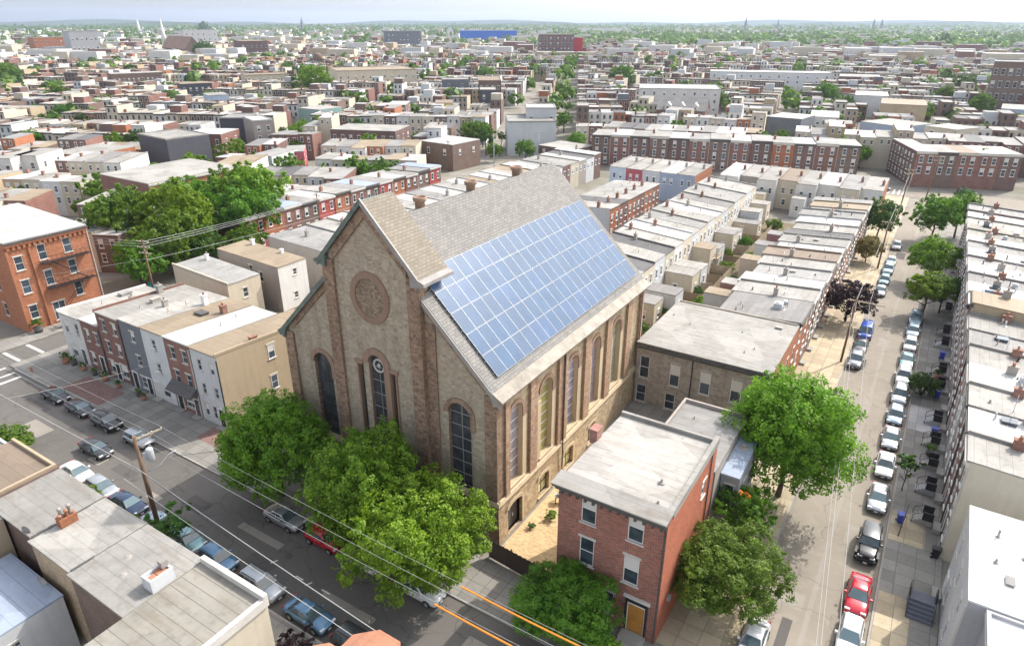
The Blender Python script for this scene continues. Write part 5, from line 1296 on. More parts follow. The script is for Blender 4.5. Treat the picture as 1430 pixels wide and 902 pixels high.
bl = house('shed_house', 'pale house with a blue-grey metal roof in the shade at the lower left', 'house', None, (-57.6, 9.4, 0), 0, 8.3, 4.7, 5.0, STUCCO['palegrey'], ROOF['blue'], lod=2, drop=-.1, over=.4, win=[('E', 1.0, 2.9, .8, .9, 'four'), ('S', 5.5, 2.8, .8, .9, 'four')])
# terracotta bay roofs at the bottom edge
for k, (px_, py_, rr_, lab) in enumerate(((447, 908, 1.3, 'smaller terracotta polygonal bay roof at the bottom edge'), (513, 905, 2.1, 'larger terracotta octagonal bay roof at the bottom edge'))):
    c3 = at(px_, py_+14, 8.0)
    p = empty('bay_tower', (c3.x, c3.y, 0), 0, lab, 'bay tower', 'terracotta bay roofs at the bottom edge')
    oc = [(rr_*math.cos(math.pi/8+k2*math.pi/4), rr_*math.sin(math.pi/8+k2*math.pi/4)) for k2 in range(8)]
    q = MB(); q.prism(oc, 0, 7.7); q.build('wall', BRICK_BROWN, p)
    q = MB(); oc2 = [(a*1.1, b_*1.1) for a, b_ in oc]; q.prism(oc2, 7.7, 7.95, bottom=True)
    for k2 in range(8): q.face([(*oc2[k2], 7.95), (*oc2[(k2+1) % 8], 7.95), (0, 0, 8.35)])
    q.build('roof', TERRACOTTA, p)
g3 = at(382, 893, 3.4)
house('porch', 'small grey flat porch roof at the bottom edge beside the cream wall', 'porch', None, (g3.x-2.0, 12.5, 0), 0, 3.4, 6.3, 3.4, STUCCO['grey'], ROOF['grey'], lod=1, over=.3)
# ================================================================ mid-distance landmarks
OCC = []
def occ(p, r): OCC.append((p[0], p[1], r))
def mid(name, label, cat, uL, vL, uR, vR, h, D, wall, roof, cols=0, zs=(), group=None, front=None, **k):
    p, rz, W = front_from(uL, vL, uR, vR, 0 if k.pop('base', False) else h)
    if p.length > 330:
        W = (at(uR, (vL+vR)/2, h)-at(uL, (vL+vR)/2, h)).length; p = at(uL, (vL+vR)/2, h); p.z = 0; _v = p.xy; rz = YAW - math.atan2(_v.dot(_rt.xy), _v.dot(Vector((_hx, _hy)))) + (R(8) if uL < 600 else 0)
    c = p + Vector((math.cos(rz)*W/2 - math.sin(rz)*D/2, math.sin(rz)*W/2 + math.cos(rz)*D/2, 0)); occ(c, max(W, D)*.62)
    win = k.pop('win', [])
    if cols: win = win + wgrid('S', W, cols, zs, k.pop('ww', 1.1), k.pop('wh', 1.8))
    k.pop('ww', None); k.pop('wh', None)
    if k.pop('ends', True) and zs: win = win + wgrid('E', D, max(2, int(D/5)), zs, 1.0, 1.6) 
    return house(name, label, cat, group, p, rz, W, D, h, wall, roof, front=front, lod=1, win=win, **k)
# long brick row on the cross street
pa, pb = at(827, 188.5, 10.0), at(1204, 205, 10.0); n = 13
dv = (pb-pa)/n; rz = math.atan2(dv.y, dv.x); W = dv.xy.length
for i in range(n):
    q_ = pa + dv*i
    house('row_house', ['dark red', 'red', 'brown', 'dark red', 'orange-fronted', 'red', 'brown'][i*3 % 7] + ' three-storey house, %s from left in the long brick terrace on the cross street' % ORD[i], 'house', 'three-storey brick houses on the cross street', (q_.x, q_.y, 0), rz, W-.03, 13, 10.0+[0, .25, .1, .3, .05][i % 5], BRICK_BROWN, ROOF[['pale', 'white', 'silver'][i % 3]],
          front=[BRICK_BROWN, BRICK_RED, BRICK_DARK, BRICK_BROWN, BRICK_DARK, BRICK_RED][i % 6] if i != 9 else BRICK_ORANGE, lod=1, cornice=[TRIM_DARK, OFFWHITE][i % 2], win=[('S', u, z, 1.05, 1.9) for z in (7.2, 4.1, 1.0) for u in (W*.28, W*.74)], chim=[(.7, 6, .7, .7, 1.1, CLAY, 1)] if i % 2 else ())
    occ(q_ + dv*.5, 11)
p, rz, W = front_from(1281, 212, 1430, 217, 10.2)
for i in range(5):
    w = W/5
    house('row_house', ['brick corner house with rows of white windows at the far end of the tree street', 'plain brown brick house right of the corner house at the end of the tree street', 'brick house with black-arched ground floor, third right of the far corner', 'red brick house behind the roundish street tree at the far right', 'last brick house at the right edge on the cross street'][i], 'house', 'three-storey brick houses on the cross street', (p.x+math.cos(rz)*w*i, p.y+math.sin(rz)*w*i, 0), rz, w-.03, 24 if i == 0 else 14, 10.2, BRICK_DARK, ROOF[['white', 'pale', 'brown', 'white', 'pale'][i]], front=[BRICK_RED, BRICK_BROWN, BRICK_RED, BRICK_RED, BRICK_DARK][i], lod=1, cornice=OFFWHITE if i != 1 else TRIM_DARK,
          win=[('S', u, z, 1.1, 1.9) for z in (7.1, 4.0) for u in (w*.28, w*.72)] + ([('W', 2+3.2*k, z, 1.1, 1.9) for k in range(7) for z in (7.1, 4.0, 1)] if i == 0 else []))
    occ((p.x+math.cos(rz)*w*(i+.5), p.y+math.sin(rz)*w*(i+.5)+6), 12)
MID = [
 ('building','large blank grey-walled building beside the diagonal street','building',709,171,777,170.5,12.0,20,'STUCCO_palegrey','pale',0,()),
 ('building','pale grey stepped block on top behind the blank grey wall','building',735,152,777,152,15.5,14,'STUCCO_palegrey','white',3,(11,7)),
 ('row_house','low grey house with a flat roof below the blank grey wall','house',752,203,800,210,6,12,'BRICK_DARK','pale',3,(3.2,)),
 ('building','white modern block with stepped roof terraces in the right middle distance','building',893,121,1003,127,14,26,'STUCCO_white','white',8,(11,7.5,4)),
 ('building','pale townhouse block with dark window bands far right of centre','building',992,95,1150,106,12,22,'STUCCO_palegrey','white',13,(8.6,5.2)),
 ('building','tan warehouse wall with an orange lit strip in the right middle distance','warehouse',1230,142,1287,148,11,26,'STUCCO_tan','tan',0,()),
 ('building','blue-grey metal-clad box building on the right','building',1202,170,1262,178,9.5,18,'STUCCO_blue','pale',0,()),
 ('building','beige cube-shaped house above the brick corner house','building',1292,176,1336,182,10.5,13,'STUCCO_beige','pale',2,(7.5,4.2)),
 ('building','pale grey-blue windowless wall building left of the tan warehouse','building',1194,136,1236,130,10.5,24,'STUCCO_palegrey','white',0,()),
 ('building','long low white garage block at the far right','building',1266,112,1338,110,7,24,'STUCCO_white','white',6,(3.5,)),
 ('building','dark brick workshop with a flat roof in the far right distance','building',1172,106,1224,108,9,26,'BRICK_DARK','pale',5,(5.5,)),
 ('building','grey gabled-wall building behind the brick terrace','building',1072,163,1120,167,10,16,'STUCCO_slate','white',0,()),
 ('building','white two-storey row block on the right behind the brick terrace','building',1131,163,1172,165,8,24,'STUCCO_white','white',5,(5,2)),
 ('building','grey long low depot at the right edge','warehouse',1398,150,1440,154,8,24,'STUCCO_blue','pale',4,(4,)),
 ('factory','long white two-storey factory with gridded windows in the left middle distance','factory',470,97,584,103,14,40,'STUCCO_cream','tan',11,(9,3.6)),
 ('building','charcoal modern house with a square window beside the long white factory','building',617,112,655,112,13,14,'SIDING_DARK','pale',2,(9,5)),
 ('building','tall brown brick apartment building on the diagonal street','building',668,112,700,115,17,30,'BRICK_BROWN','brown',4,(13,9.5,6,2.5)),
 ('building','black and white modern townhouse at the corner of the diagonal street','building',670,126,693,127,14,18,'STUCCO_darkgrey','pale',2,(10,6.5,3)),
 ('house','yellow-walled house left of the diagonal street','house',608,142,633,147,9,14,'STUCCO_yellow','brown',2,(5.5,)),
 ('house','dark brown brick house with four attic windows left of the yellow house','house',540,147,566,147,10,16,'BRICK_BROWN','white',4,(7,)),
 ('building','charcoal-walled box house behind the two big trees','building',192,188,232,196,11.5,14,'STUCCO_darkgrey','pale',0,()),
 ('building','charcoal house with white side wall beyond the big trees','building',306,166,340,166,11.5,14,'STUCCO_darkgrey','silver',0,()),
 ('building','grey house with a beige stuccoed end wall in the left middle distance','building',353,170,380,168,12,14,'STUCCO_taupe','white',2,(8.5,5)),
 ('row_house','orange brick flat-roofed house with white doors at the left','house',68,214,124,218,9,17,'BRICK_ORANGE','pale',3,(5.6,1.5)),
 ('row_house','dark brick row building with white windows behind the big trees','house',256,187,308,188,9.5,13,'BRICK_RED','white',4,(6,2.6)),
 ('house','pink-red gabled house beyond the big trees','house',397,213,424,212,8,12,'STUCCO_pink','pale',1,(5,)),
 ('house','white house with orange side wall beyond the big trees','house',350,217,379,219,8.5,13,'STUCCO_palegrey','silver',1,(5.4,2)),
 ('building','grey and brown three-part row with a blue-green bay behind the sparse tree','building',461,181,552,184,9.5,15,'BRICK_DARK','pale',8,(6,2.6)),
 ('row_house','two-storey orange brick corner house by the diagonal street','house',587,197,632,203,8.5,14,'BRICK_BROWN','white',2,(5,)),
 ('building','pale teal end wall house in the left middle distance','building',416,151,446,154,10,13,'STUCCO_green','pale',0,()),
 ('building','tan stepped apartment block behind the dark conifer','building',342,104,402,108,12,18,'STUCCO_cream','tan',6,(8.5,5)),
 ('building','dark grey and white row with tall windows in the left middle distance','building',252,118,292,118,11,14,'STUCCO_darkgrey','tan',5,(7,3)),
 ('building','brick row with arched dark windows in the left distance','building',155,103,222,105,11,16,'BRICK_BROWN','pale',11,(6,)),
 ('house','lilac-walled house in the left distance','house',43,96,66,97,10,16,'STUCCO_lilac','pale',0,()),
 ('building','white clad house with paired windows at the left edge','house',18,218,50,218,11,12,'STUCCO_white','pale',2,(7.5,4)),
 ('building','white clad house cut by the left edge of the photo','house',-12,222,14,222,11,12,'STUCCO_white','pale',2,(7.5,4)),
 ('building','grey windowless house wall with stepped roof in the left distance','house',290,134,318,134,11,15,'STUCCO_blue','pale',0,()),
 ('building','orange brick house with a dark stair wall in the left distance','house',180,128,208,130,9,14,'BRICK_ORANGE','pale',0,()),
 # far landmarks
 ('tower_block','long bright blue clad building near the horizon','building',642,43.5,722,42.5,26,60,'BLUE','white',0,()),
 ('apartment_block','dark red brick apartment block right of the blue building','building',752,48.5,802,49,30,50,'BRICK_DARK','grey',10,(24,18,12,6)),
 ('apartment_block','bright red panelled block joined to the brick apartment block','building',800,55,814,51,26,40,'REDP','pale',0,()),
 ('apartment_block','grey slab office block left of the blue building','building',540,44,588,44.5,30,40,'STUCCO_slate','grey',9,(22,15,8)),
 ('tower_block','brown brick tower rising above the blue building','tower',650,31.5,677,32,60,40,'BRICK_BROWN','pale',5,(48,38,28)),
 ('hall','orange brick school block in the far left distance','building',46,53,88,53.5,24,50,'BRICK_ORANGE','tan',7,(17,10)),
 ('building','dark brick mill with a tower in the left distance','factory',335,58,372,58,22,60,'BRICK_DARK','tan',6,(14,7)),
 ('building','white multi-storey block in the far left distance','building',256,43,300,43,30,50,'STUCCO_white','white',6,(22,14)),
 ('building','dark glazed brick office building at the right edge','building',1389,88,1450,86,26,24,'BRICK_BROWN','grey',7,(20,14,8)),
 ('building','long pale warehouse in the far right distance','warehouse',812,40.5,876,39.5,22,80,'STUCCO_white','white',0,()),
 ('building','grey hospital blocks in the far left distance','building',95,44.5,130,44,34,50,'STUCCO_grey','grey',6,(24,14)),
]
m_plain('BLUE', (.02,.13,.55), .5, .4, .12); m_plain('REDP', (.5,.03,.05), .5, .4, .1)
def M2(n): return MATS[n] if n in ('BLUE', 'REDP') else M(n)
for e in MID: mid(e[0], e[1], e[2], e[3], e[4], e[5], e[6], e[7], e[8], M2(e[9]), ROOF[e[10]], e[11], e[12], ww=1.6 if e[7] > 18 else 1.1, wh=3.0 if e[7] > 18 else 1.7, parapet='SEWN' if e[7] > 11 else '', ends=e[7] < 18)
p, rz, W = front_from(917, 153, 985, 156, 7.5); occ(p+Vector((W/2, 8, 0)), W*.6)
gh = gable_house('terrace', 'grey mansard terrace with three white gabled dormers', 'building', None, p, rz, W, 14, 7.5, 5, BRICK_DARK, ROOF['grey'], win=wgrid('S', W, 6, [3.6], 1.2, 1.9))
for k in range(3):
    q = MB(); u = W*(.22+.28*k); q.box(u-1.4, u+1.4, .3, 3.5, 7.6, 9.4); q.face([(u-1.7, .1, 9.4), (u+1.7, .1, 9.4), (u, .1, 11)]); q.face([(u-1.7, .1, 9.4), (u, .1, 11), (u, 5, 11), (u-1.7, 4, 9.4)]); q.face([(u+1.7, .1, 9.4), (u+1.7, 4, 9.4), (u, 5, 11), (u, .1, 11)])
    dm = q.build('dormer', STUCCO['white'], gh); add_window(gh, 'S', W, 14, u, 7.9, 1.2, 1.2, 1); 
# far church with a white spire
c = at(245, 71, 0); c2 = front_from(226, 66, 258, 69, 13)
occ(c, 45)
fc = gable_house('church', 'far brown-roofed church with a thin white spire near the left horizon', 'church', None, c2[0], c2[1], c2[2], 22, 13, 14, BRICK_BROWN, m_roof('roof_church_brown', (.30,.19,.13), 1.2), axis='x')
q = MB(); q.box(-3, 3, -3, 3, 0, 24); q.lathe((0, 0, 24), [(3.0, 0), (0, 26)], 8); o = q.build('spire', STUCCO['white'], fc); o.location = (-4, 6, 0)
# spires and masts on the skyline
for (u, v0, v1, lab) in ((1040, 40, 25, 'thin dark church spire on the horizon right of centre'), (1085, 41, 28, 'shorter dark church spire on the horizon, right of the thin one'), (1218, 38, 26, 'left one of the twin dark spires on the right horizon'), (1229, 38, 26.5, 'right one of the twin dark spires on the right horizon'), (423, 36, 25, 'dark skyline tower on the left horizon'), (195, 37, 28, 'pale domed tower on the far left horizon')):
    c = at(u, 46, 0); d = depth_of(c); hh = (46-v1)*d/F_PX
    p = empty('spire_tower', (c.x, c.y, 0), 0, lab, 'spire', 'spires on the horizon')
    q = MB(); w = d*.0016; q.box(-w, w, -w, w, 0, hh*.6); q.build('tower', STUCCO['slate'] if u != 195 else STUCCO['white'], p)
    q = MB(); q.lathe((0, 0, hh*.6), [(w*1.1, 0), (0, hh*.4)], 8); q.build('spire', STUCCO['slate'] if u != 195 else STUCCO['white'], p)
# water tower on legs
c = at(448, 118, 0); occ(c, 14); p = empty('water_tower', (c.x, c.y, 0), 0, 'rusty water tank on braced legs above the left middle distance', 'water tower')
q = MB(); q.lathe((0, 0, 17), [(0, 0), (3.5, .2), (3.5, 4.5), (0, 6.2)], 14); q.build('tank', BRICK_BROWN, p)
q = MB(); [q.tube([(a*4.5, b_*4.5, 0), (a*2.6, b_*2.6, 17.2)], .22, 5) for a in (-1, 1) for b_ in (-1, 1)]; [q.tube([(a*3.6, -3.6, 8), (a*3.6, 3.6, 8)], .12, 4) for a in (-1, 1)]; q.build('leg', TRIM_DARK, p)
# ================================================================ terraces filling the city
def in_manual(x, y):
    if -134 < x < 75 and y < 206: return True
    if -138 < x < 75 and y < 246 and y > 200 + (x+135)*0.12 - 8 and y < 252: return True
    return False
def clear(x, y, r):
    for ox, oy, orr in OCC:
        if (x-ox)**2 + (y-oy)**2 < (r+orr)**2: return False
    rel = Vector((x, y)) - _p0; t = rel.dot(_vd); s = abs(rel.dot(_nn))
    if 0 < t < 340 and s < 5 + r*.6: return False
    return True
TREES = []   # (u, v_base_or_center handled by caller) individual trees in the middle distance
for (u, v, z, rpx, leaf, kind, lab) in [
  (540,246,6,27,'olive','sparse','sparse yellow-flowering tree among the roofs beyond the church apex'), (520,268,4,18,'olive','mid','low yellow-green tree in front of the sparse flowering one'), (575,214,4,16,'mid','mid','green tree behind the sparse flowering tree'), (660,184,7,21,'mid','mid','tall dark street tree beside the diagonal street'),
  (734,208,5,17,'mid','mid','round tree by the low grey house past the church roof'), (690,210,4,14,'mid','mid','small tree at the diagonal street corner'), (806,196,6,15,'bright','mid','bushy tree between the blank grey wall and the brick terrace'), (420,186,5,21,'bright','mid','bright round tree between the pale houses left of centre'),
  (442,118,9,28,'bright','mid','big bright tree behind the dark conifer'), (412,122,9,18,'dark','cone','dark blue-green conifer left of the big bright tree'), (82,134,6,18,'mid','mid','dark green tree clump in the left middle distance'), (50,158,5,16,'mid','mid','tree at left behind the white clad houses'), (86,163,5,18,'dark','mid','dark round tree left of the charcoal box house'), (123,163,5,14,'mid','mid','lighter round tree right of the dark round tree'),
  (12,110,8,22,'mid','mid','large tree at the left edge in the distance'), (30,122,8,16,'dark','cone','pointed conifer beside the large left edge tree'), (285,76,8,16,'dark','mid','dark tree right of the far brown church'), (868,107,8,19,'mid','mid','broad tree above the white modern block'), (1000,137,6,15,'bright','mid','bright tree right of the mansard terrace'), (965,180,4,12,'mid','mid','small tree behind the brick terrace, left one'), (984,183,4,9,'mid','mid','small tree behind the brick terrace, right one'),
  (1155,131,8,20,'mid','mid','spreading tree left of the tan warehouse'), (1180,146,6,16,'dark','mid','rounder darker tree in front of the spreading one'), (1347,118,10,19,'dark','mid','tall dark tree at the far right'), (1320,131,8,15,'mid','mid','low tree left of the tall dark one at far right'), (1371,146,7,20,'mid','mid','pale topped round tree at the right edge'),
  (1362,238,4,30,'olive','mid','wide low tree in front of the brick houses at the far right'), (1203,214,5,15,'bright','mid','ivy-green tree at the end of the brick terrace'), (1190,190,5,9,'bright','small','small bright tree above the brick terrace end'), (588,172,5,13,'mid','mid','tree beside the dark brown attic house'), (1042,165,5,9,'mid','small','narrow green tree on the brick block behind the terrace'), (940,146,5,9,'yellow','small','small yellow-green tree before the mansard terrace'),
  (835,138,5,11,'dark','small','flat-topped hedge tree behind the grey blocks'), (800,88,8,11,'mid','small','tree at the foot of the brick apartment block'), (905,86,8,12,'mid','small','trees by the orange canopy right of centre'), (760,90,7,10,'mid','small','round tree left of the orange canopy'), (1300,178,4,14,'olive','mid','shrubby tree behind the beige cube house'), (1255,160,5,10,'olive','small','small tree before the tan warehouse'), (1240,186,5,11,'lime','mid','bright bush tree beside the blue-grey box'),
  (1320,60,12,14,'dark','small','far dark tree group at right'), (285,42,14,10,'dark','small','far tree beside the white spire'), (700,190,5,9,'mid','small','small tree in front of the blank grey wall'), (45,195,6,18,'mid','mid','tree between the white clad houses and the orange flat-roofed house')]:
    c = at(u, v, z); r = rpx*depth_of(c)/F_PX
    TREES.append((c.x, c.y, r)); occ(c, r*.6)
    tree(lab, c.x, c.y, r, max(z, r*.9), leaf, kind, seed=int(u) % 5)
CITY = []
HASH = {}
def gen(theta, az0, az1, pitch=39, blk=96, seed=1, y1=1500):
    rnd = random.Random(seed); ca, sa = math.cos(theta), math.sin(theta)
    for bi in range(-40, 41):
        for bj in range(0, 48):
            vertical = (bi*7+bj*13) % 5 == 0
            for side in (0, 1):
                k = 0
                base_h = rnd.choice((6.6, 7.4, 8.2, 9.4, 7.8, 10.4, 8.8)); roofk = rnd.random()
                while k < int(blk/5.1):
                    w = 5.1
                    lx = bi*(blk+11) + k*w; ly = bj*pitch + (0 if side == 0 else 30)
                    k += 1
                    D = 13 if side == 0 else -13
                    mx, my = lx+w/2, ly+D/2
                    x, y = mx*ca-my*sa, mx*sa+my*ca
                    if y < 40: continue
                    az = math.degrees(math.atan2(Vector((x, y)).dot(_rt.xy), Vector((x, y)).dot(Vector((_hx, _hy)))))
                    if not (az0 <= az < az1): continue
                    dist = math.hypot(x, y)
                    if dist > y1 or not seen((x, y, 4), .12) or in_manual(x, y) or not clear(x, y, 4.5): continue
                    hk = (int(x//6), int(y//6))
                    if az1 > 20 and az < 13 and any((x-hx_)**2+(y-hy_)**2 < 60 for a_ in (-1, 0, 1) for b2 in (-1, 0, 1) for hx_, hy_ in HASH.get((hk[0]+a_, hk[1]+b2), ())): continue
                    HASH.setdefault(hk, []).append((x, y)) if az1 < 20 else None
                    if rnd.random() < .03+.08*(dist > 700): continue
                    fx, fy = (lx, ly) if side == 0 else (lx+w, ly)
                    X, Y = fx*ca-fy*sa, fx*sa+fy*ca
                    CITY.append((dist, X, Y, theta if side == 0 else theta+math.pi, w-.04, 13-rnd.choice((0, 0, 2, 4)), base_h+rnd.uniform(-.25, .25)+(2.8 if rnd.random() < .08 else 0), rnd.random(), rnd.random(), (bi, bj, side), (x, y)))
                if rnd.random() < .5: pass
gen(R(27), -50, 9, seed=3)
gen(R(10), 6.5, 50, pitch=40, blk=92, seed=5)
CITY.sort(key=lambda c: c[0])
WALLS = [('white', STUCCO['white']), ('cream', STUCCO['cream']), ('pale grey', STUCCO['palegrey']), ('red brick', BRICK_RED), ('brown brick', BRICK_BROWN), ('dark brick', BRICK_DARK), ('beige', STUCCO['beige']), ('tan', STUCCO['tan']), ('orange brick', BRICK_ORANGE), ('grey', STUCCO['grey']), ('slate grey', STUCCO['slate']), ('pale blue', STUCCO['paleblue'])]
WW = [0, 0, 0, 1, 1, 1, 2, 2, 3, 3, 3, 4, 4, 6, 6, 6, 7, 7, 8, 5]
ROOFS = [('white', ROOF['white']), ('pale', ROOF['pale']), ('silver', ROOF['silver']), ('grey', ROOF['grey']), ('tan', ROOF['tan']), ('dark', ROOF['dark'])]
RW = [0, 0, 0, 1, 1, 1, 1, 2, 2, 3, 4, 5]
n_rows = sum(1 for o in bpy.data.objects if o.name.startswith('row_house') and o.parent is None)
N_IND = max(0, 298-n_rows)
ind = CITY[:N_IND]; rest = CITY[N_IND:]
# number terraces by distance, houses from the left
terr = {}
for c in ind: terr.setdefault(c[9], []).append(c)
def az_of(x, y): return math.atan2(Vector((x, y)).dot(_rt.xy), Vector((x, y)).dot(Vector((_hx, _hy))))
order = sorted(terr, key=lambda t: min(c[0] for c in terr[t]))
names = {}
cnt = {}
for t in order:
    a = sum(az_of(*c[10]) for c in terr[t])/len(terr[t])
    reg = 'beside the left edge' if a < R(-26) else 'beyond the tree clump' if a < R(-13) else 'beyond the church ridge' if a < R(6) else 'behind the brick terrace' if a < R(24) else 'beyond the tree street'
    cnt[reg] = cnt.get(reg, 0)+1
    names[t] = '%s terrace %s' % (ORD[cnt[reg]-1], reg)
for t in order:
    hs = sorted(terr[t], key=lambda c: az_of(*c[10]))
    for i, c in enumerate(hs):
        wn, wm = WALLS[WW[int(c[7]*len(WW))]]; rn, rm = ROOFS[RW[int(c[8]*len(RW))]]
        zs = [c[6]-2.6, c[6]-5.4] if c[6] < 9.6 else [c[6]-2.6, c[6]-5.4, c[6]-8.2]
        house('row_house', '%s house, %s roof, %s from left in %s' % (wn, rn, ORD[i], names[t]), 'house', 'row houses in the middle distance', (c[1], c[2], 0), c[3], c[4], c[5], c[6], wm, rm, lod=1, drop=.5, win=[('S', u, z, .95, 1.6) for z in zs for u in (1.3, 3.7)] + [('N', u, zs[0], .85, 1.4) for u in (1.4, 3.5)],
              chim=[(.6, 3+6*c[7], .6, .6, .9, CLAY, 0)] if c[8] < .4 else (), parapet='W' if c[7] < .35 else '')
# everything farther: one object
mats = [w[1] for w in WALLS] + [r[1] for r in ROOFS] + [GLASS, TRIM_DARK, OFFWHITE]
q = MB(); rnd = random.Random(99)
for c in rest:
    dist, X, Y, th, w, D, h, a, b_, _, _ = c
    ca, sa = math.cos(th), math.sin(th)
    def P(x, y, z): return (X+x*ca-y*sa, Y+x*sa+y*ca, z)
    wi = WW[int(a*len(WW))]; ri = 12+RW[int(b_*len(RW))]
    cs = [(0, 0), (w, 0), (w, D), (0, D)]
    for i in range(4):
        p0, p1 = cs[i], cs[(i+1) % 4]
        q.face([P(*p0, 0), P(*p1, 0), P(*p1, h), P(*p0, h)], wi, uv=[(0, 0), (5, 0), (5, h), (0, h)])
    q.face([P(0, 0, h), P(w, 0, h), P(w, D, h-.4), P(0, D, h-.4)], ri, uv=[(X, Y), (X+w, Y), (X+w, Y+D), (X, Y+D)])
    if dist < 800:
        for y_, s in ((-.05, 1), (D+.05, -1)):
            for z in (h-2.6, h-5.3):
                for u in (1.3, 3.7):
                    q.face([P(u-.45, y_, z), P(u+.45, y_, z), P(u+.45, y_, z+1.6), P(u-.45, y_, z+1.6)][::s], 18)
                    if dist < 500: q.face([P(u-.6, y_*.99, z-.15), P(u+.6, y_*.99, z-.15), P(u+.6, y_*.99, z+1.8), P(u-.6, y_*.99, z+1.8)][::s], 20)
        q.face([P(0, -.25, h-.5), P(w, -.25, h-.5), P(w, -.25, h+.05), P(0, -.25, h+.05)], 19)
        q.face([P(0, -.25, h+.05), P(w, -.25, h+.05), P(w, 0, h+.05), P(0, 0, h+.05)], 19)
    if a < .3 and dist < 1100:
        for (x0, x1, y0, y1, z1) in ((.2, .9, 4, 4.7, h+1.1),):
            for i in range(4):
                k = [(x0, y0), (x1, y0), (x1, y1), (x0, y1)]; k0, k1 = k[i], k[(i+1) % 4]
                q.face([P(*k0, h-.5), P(*k1, h-.5), P(*k1, z1), P(*k0, z1)], 3)
            q.face([P(x0, y0, z1), P(x1, y0, z1), P(x1, y1, z1), P(x0, y1, z1)], 3)
    if b_ < .08:   # roof storey or rear ell
        hh = h+2.6
        for i in range(4):
            k = [(0, D*.35), (w, D*.35), (w, D*.8), (0, D*.8)]; k0, k1 = k[i], k[(i+1) % 4]
            q.face([P(*k0, h-.5), P(*k1, h-.5), P(*k1, hh), P(*k0, hh)], (wi+2) % 12)
        q.face([P(0, D*.35, hh), P(w, D*.35, hh), P(w, D*.8, hh), P(0, D*.8, hh)], ri)
# larger sheds and blocks out to the suburbs
for k in range(3200):
    az = rnd.uniform(-.72, .72); dist = 850 + 4300*rnd.random()**1.35
    x = _hx*dist*math.cos(az)+_rt.x*dist*math.sin(az); y = _hy*dist*math.cos(az)+_rt.y*dist*math.sin(az)
    if y < 60 or not clear(x, y, 14): continue
    if az > .1 and 1350 < dist < 2300 and rnd.random() < .75: continue
    w, D, h = rnd.uniform(8, 30)*(1+dist/4000), rnd.uniform(10, 28), rnd.choice((7, 8, 9, 12, 9, 16))
    th = R(27) if az < .15 else R(8)
    ca, sa = math.cos(th), math.sin(th)
    wi = rnd.choice((0, 0, 0, 2, 2, 3, 6, 6, 1, 1, 7)); ri = 12+rnd.choice((0, 0, 0, 0, 1, 1, 2))
    cs = [(0, 0), (w, 0), (w, D), (0, D)]
    for i in range(4):
        p0, p1 = cs[i], cs[(i+1) % 4]
        q.face([(x+p0[0]*ca-p0[1]*sa, y+p0[0]*sa+p0[1]*ca, 0), (x+p1[0]*ca-p1[1]*sa, y+p1[0]*sa+p1[1]*ca, 0), (x+p1[0]*ca-p1[1]*sa, y+p1[0]*sa+p1[1]*ca, h), (x+p0[0]*ca-p0[1]*sa, y+p0[0]*sa+p0[1]*ca, h)], wi, uv=[(0, 0), (w, 0), (w, h), (0, h)])
    q.face([(x+a*ca-b_*sa, y+a*sa+b_*ca, h) for a, b_ in cs], ri)
tag(q.build('distant_row_houses', mats), 'mass of pale roofs and brick terraces filling the city to the horizon', 'houses', kind='stuff')
# trees in the yards: individuals near, one mass beyond
rnd = random.Random(17); far = []
for k in range(3600):
    az = rnd.uniform(-.7, .7); dist = 190 + 1500*rnd.random()**1.25
    x = _hx*dist*math.cos(az)+_rt.x*dist*math.sin(az); y = _hy*dist*math.cos(az)+_rt.y*dist*math.sin(az)
    if y < 70 or in_manual(x, y) or not seen((x, y, 5), .1): continue
    if any((x-c[10][0])**2+(y-c[10][1])**2 < 49 for c in CITY if abs(c[0]-dist) < 12): continue
    if not clear(x, y, 3) or (R(5.5) < az < R(11) and dist < 900 and rnd.random() < .8): continue
    far.append((dist, x, y, rnd.uniform(2.4, 5.4)*(1.3 if dist > 500 else 1), az))
far.sort()
fi = far[:100]
reg_cnt = {}
for i, (dist, x, y, r, az) in enumerate(sorted(fi, key=lambda t: t[4])):
    leaf = ('mid', 'dark', 'olive', 'bright', 'mid')[i % 5]
    tree('%s yard tree among the far roofs, %s from the left of its kind' % ({'mid': 'green', 'dark': 'dark green', 'olive': 'olive green', 'bright': 'bright green'}[leaf], ORD2(reg_cnt.setdefault(leaf, 0))), x, y, r, r*1.15+1.2, leaf, 'small', seed=i % 4, group='yard trees among the far roofs')
    reg_cnt[leaf] += 1
w_ = MB()
def blob(x, y, r, z, k):
    # rough clump: a jittered low-poly dome of leaf faces
    rn = rnd
    for _ in range(k):
        th = rn.uniform(0, 6.283); cz = rn.uniform(-.3, 1); s = math.sqrt(max(0, 1-cz*cz)); rr_ = r*rn.uniform(.7, 1.05)
        d = Vector((s*math.cos(th), s*math.sin(th), cz)); p = Vector((x, y, z)) + d*rr_
        nrm = (d + Vector((rn.gauss(0, .35), rn.gauss(0, .35), rn.gauss(.1, .3)))).normalized()
        a = nrm.cross(Vector((rn.gauss(0, 1), rn.gauss(0, 1), rn.gauss(0, 1)))).normalized()*r*.42; b_ = nrm.cross(a)*.8
        w_.v.extend((p-a, p+b_, p+a, p-b_)); i = len(w_.v)-4; w_.f.append((i, i+1, i+2, i+3)); w_.m.append(rn.choice((0, 0, 1))); w_.sm.append(False); w_.uv.append([(0, 0), (1, 0), (1, 1), (0, 1)])
for dist, x, y, r, az in far[100:]: blob(x, y, r, r*1.0, 34 if dist < 700 else 22)
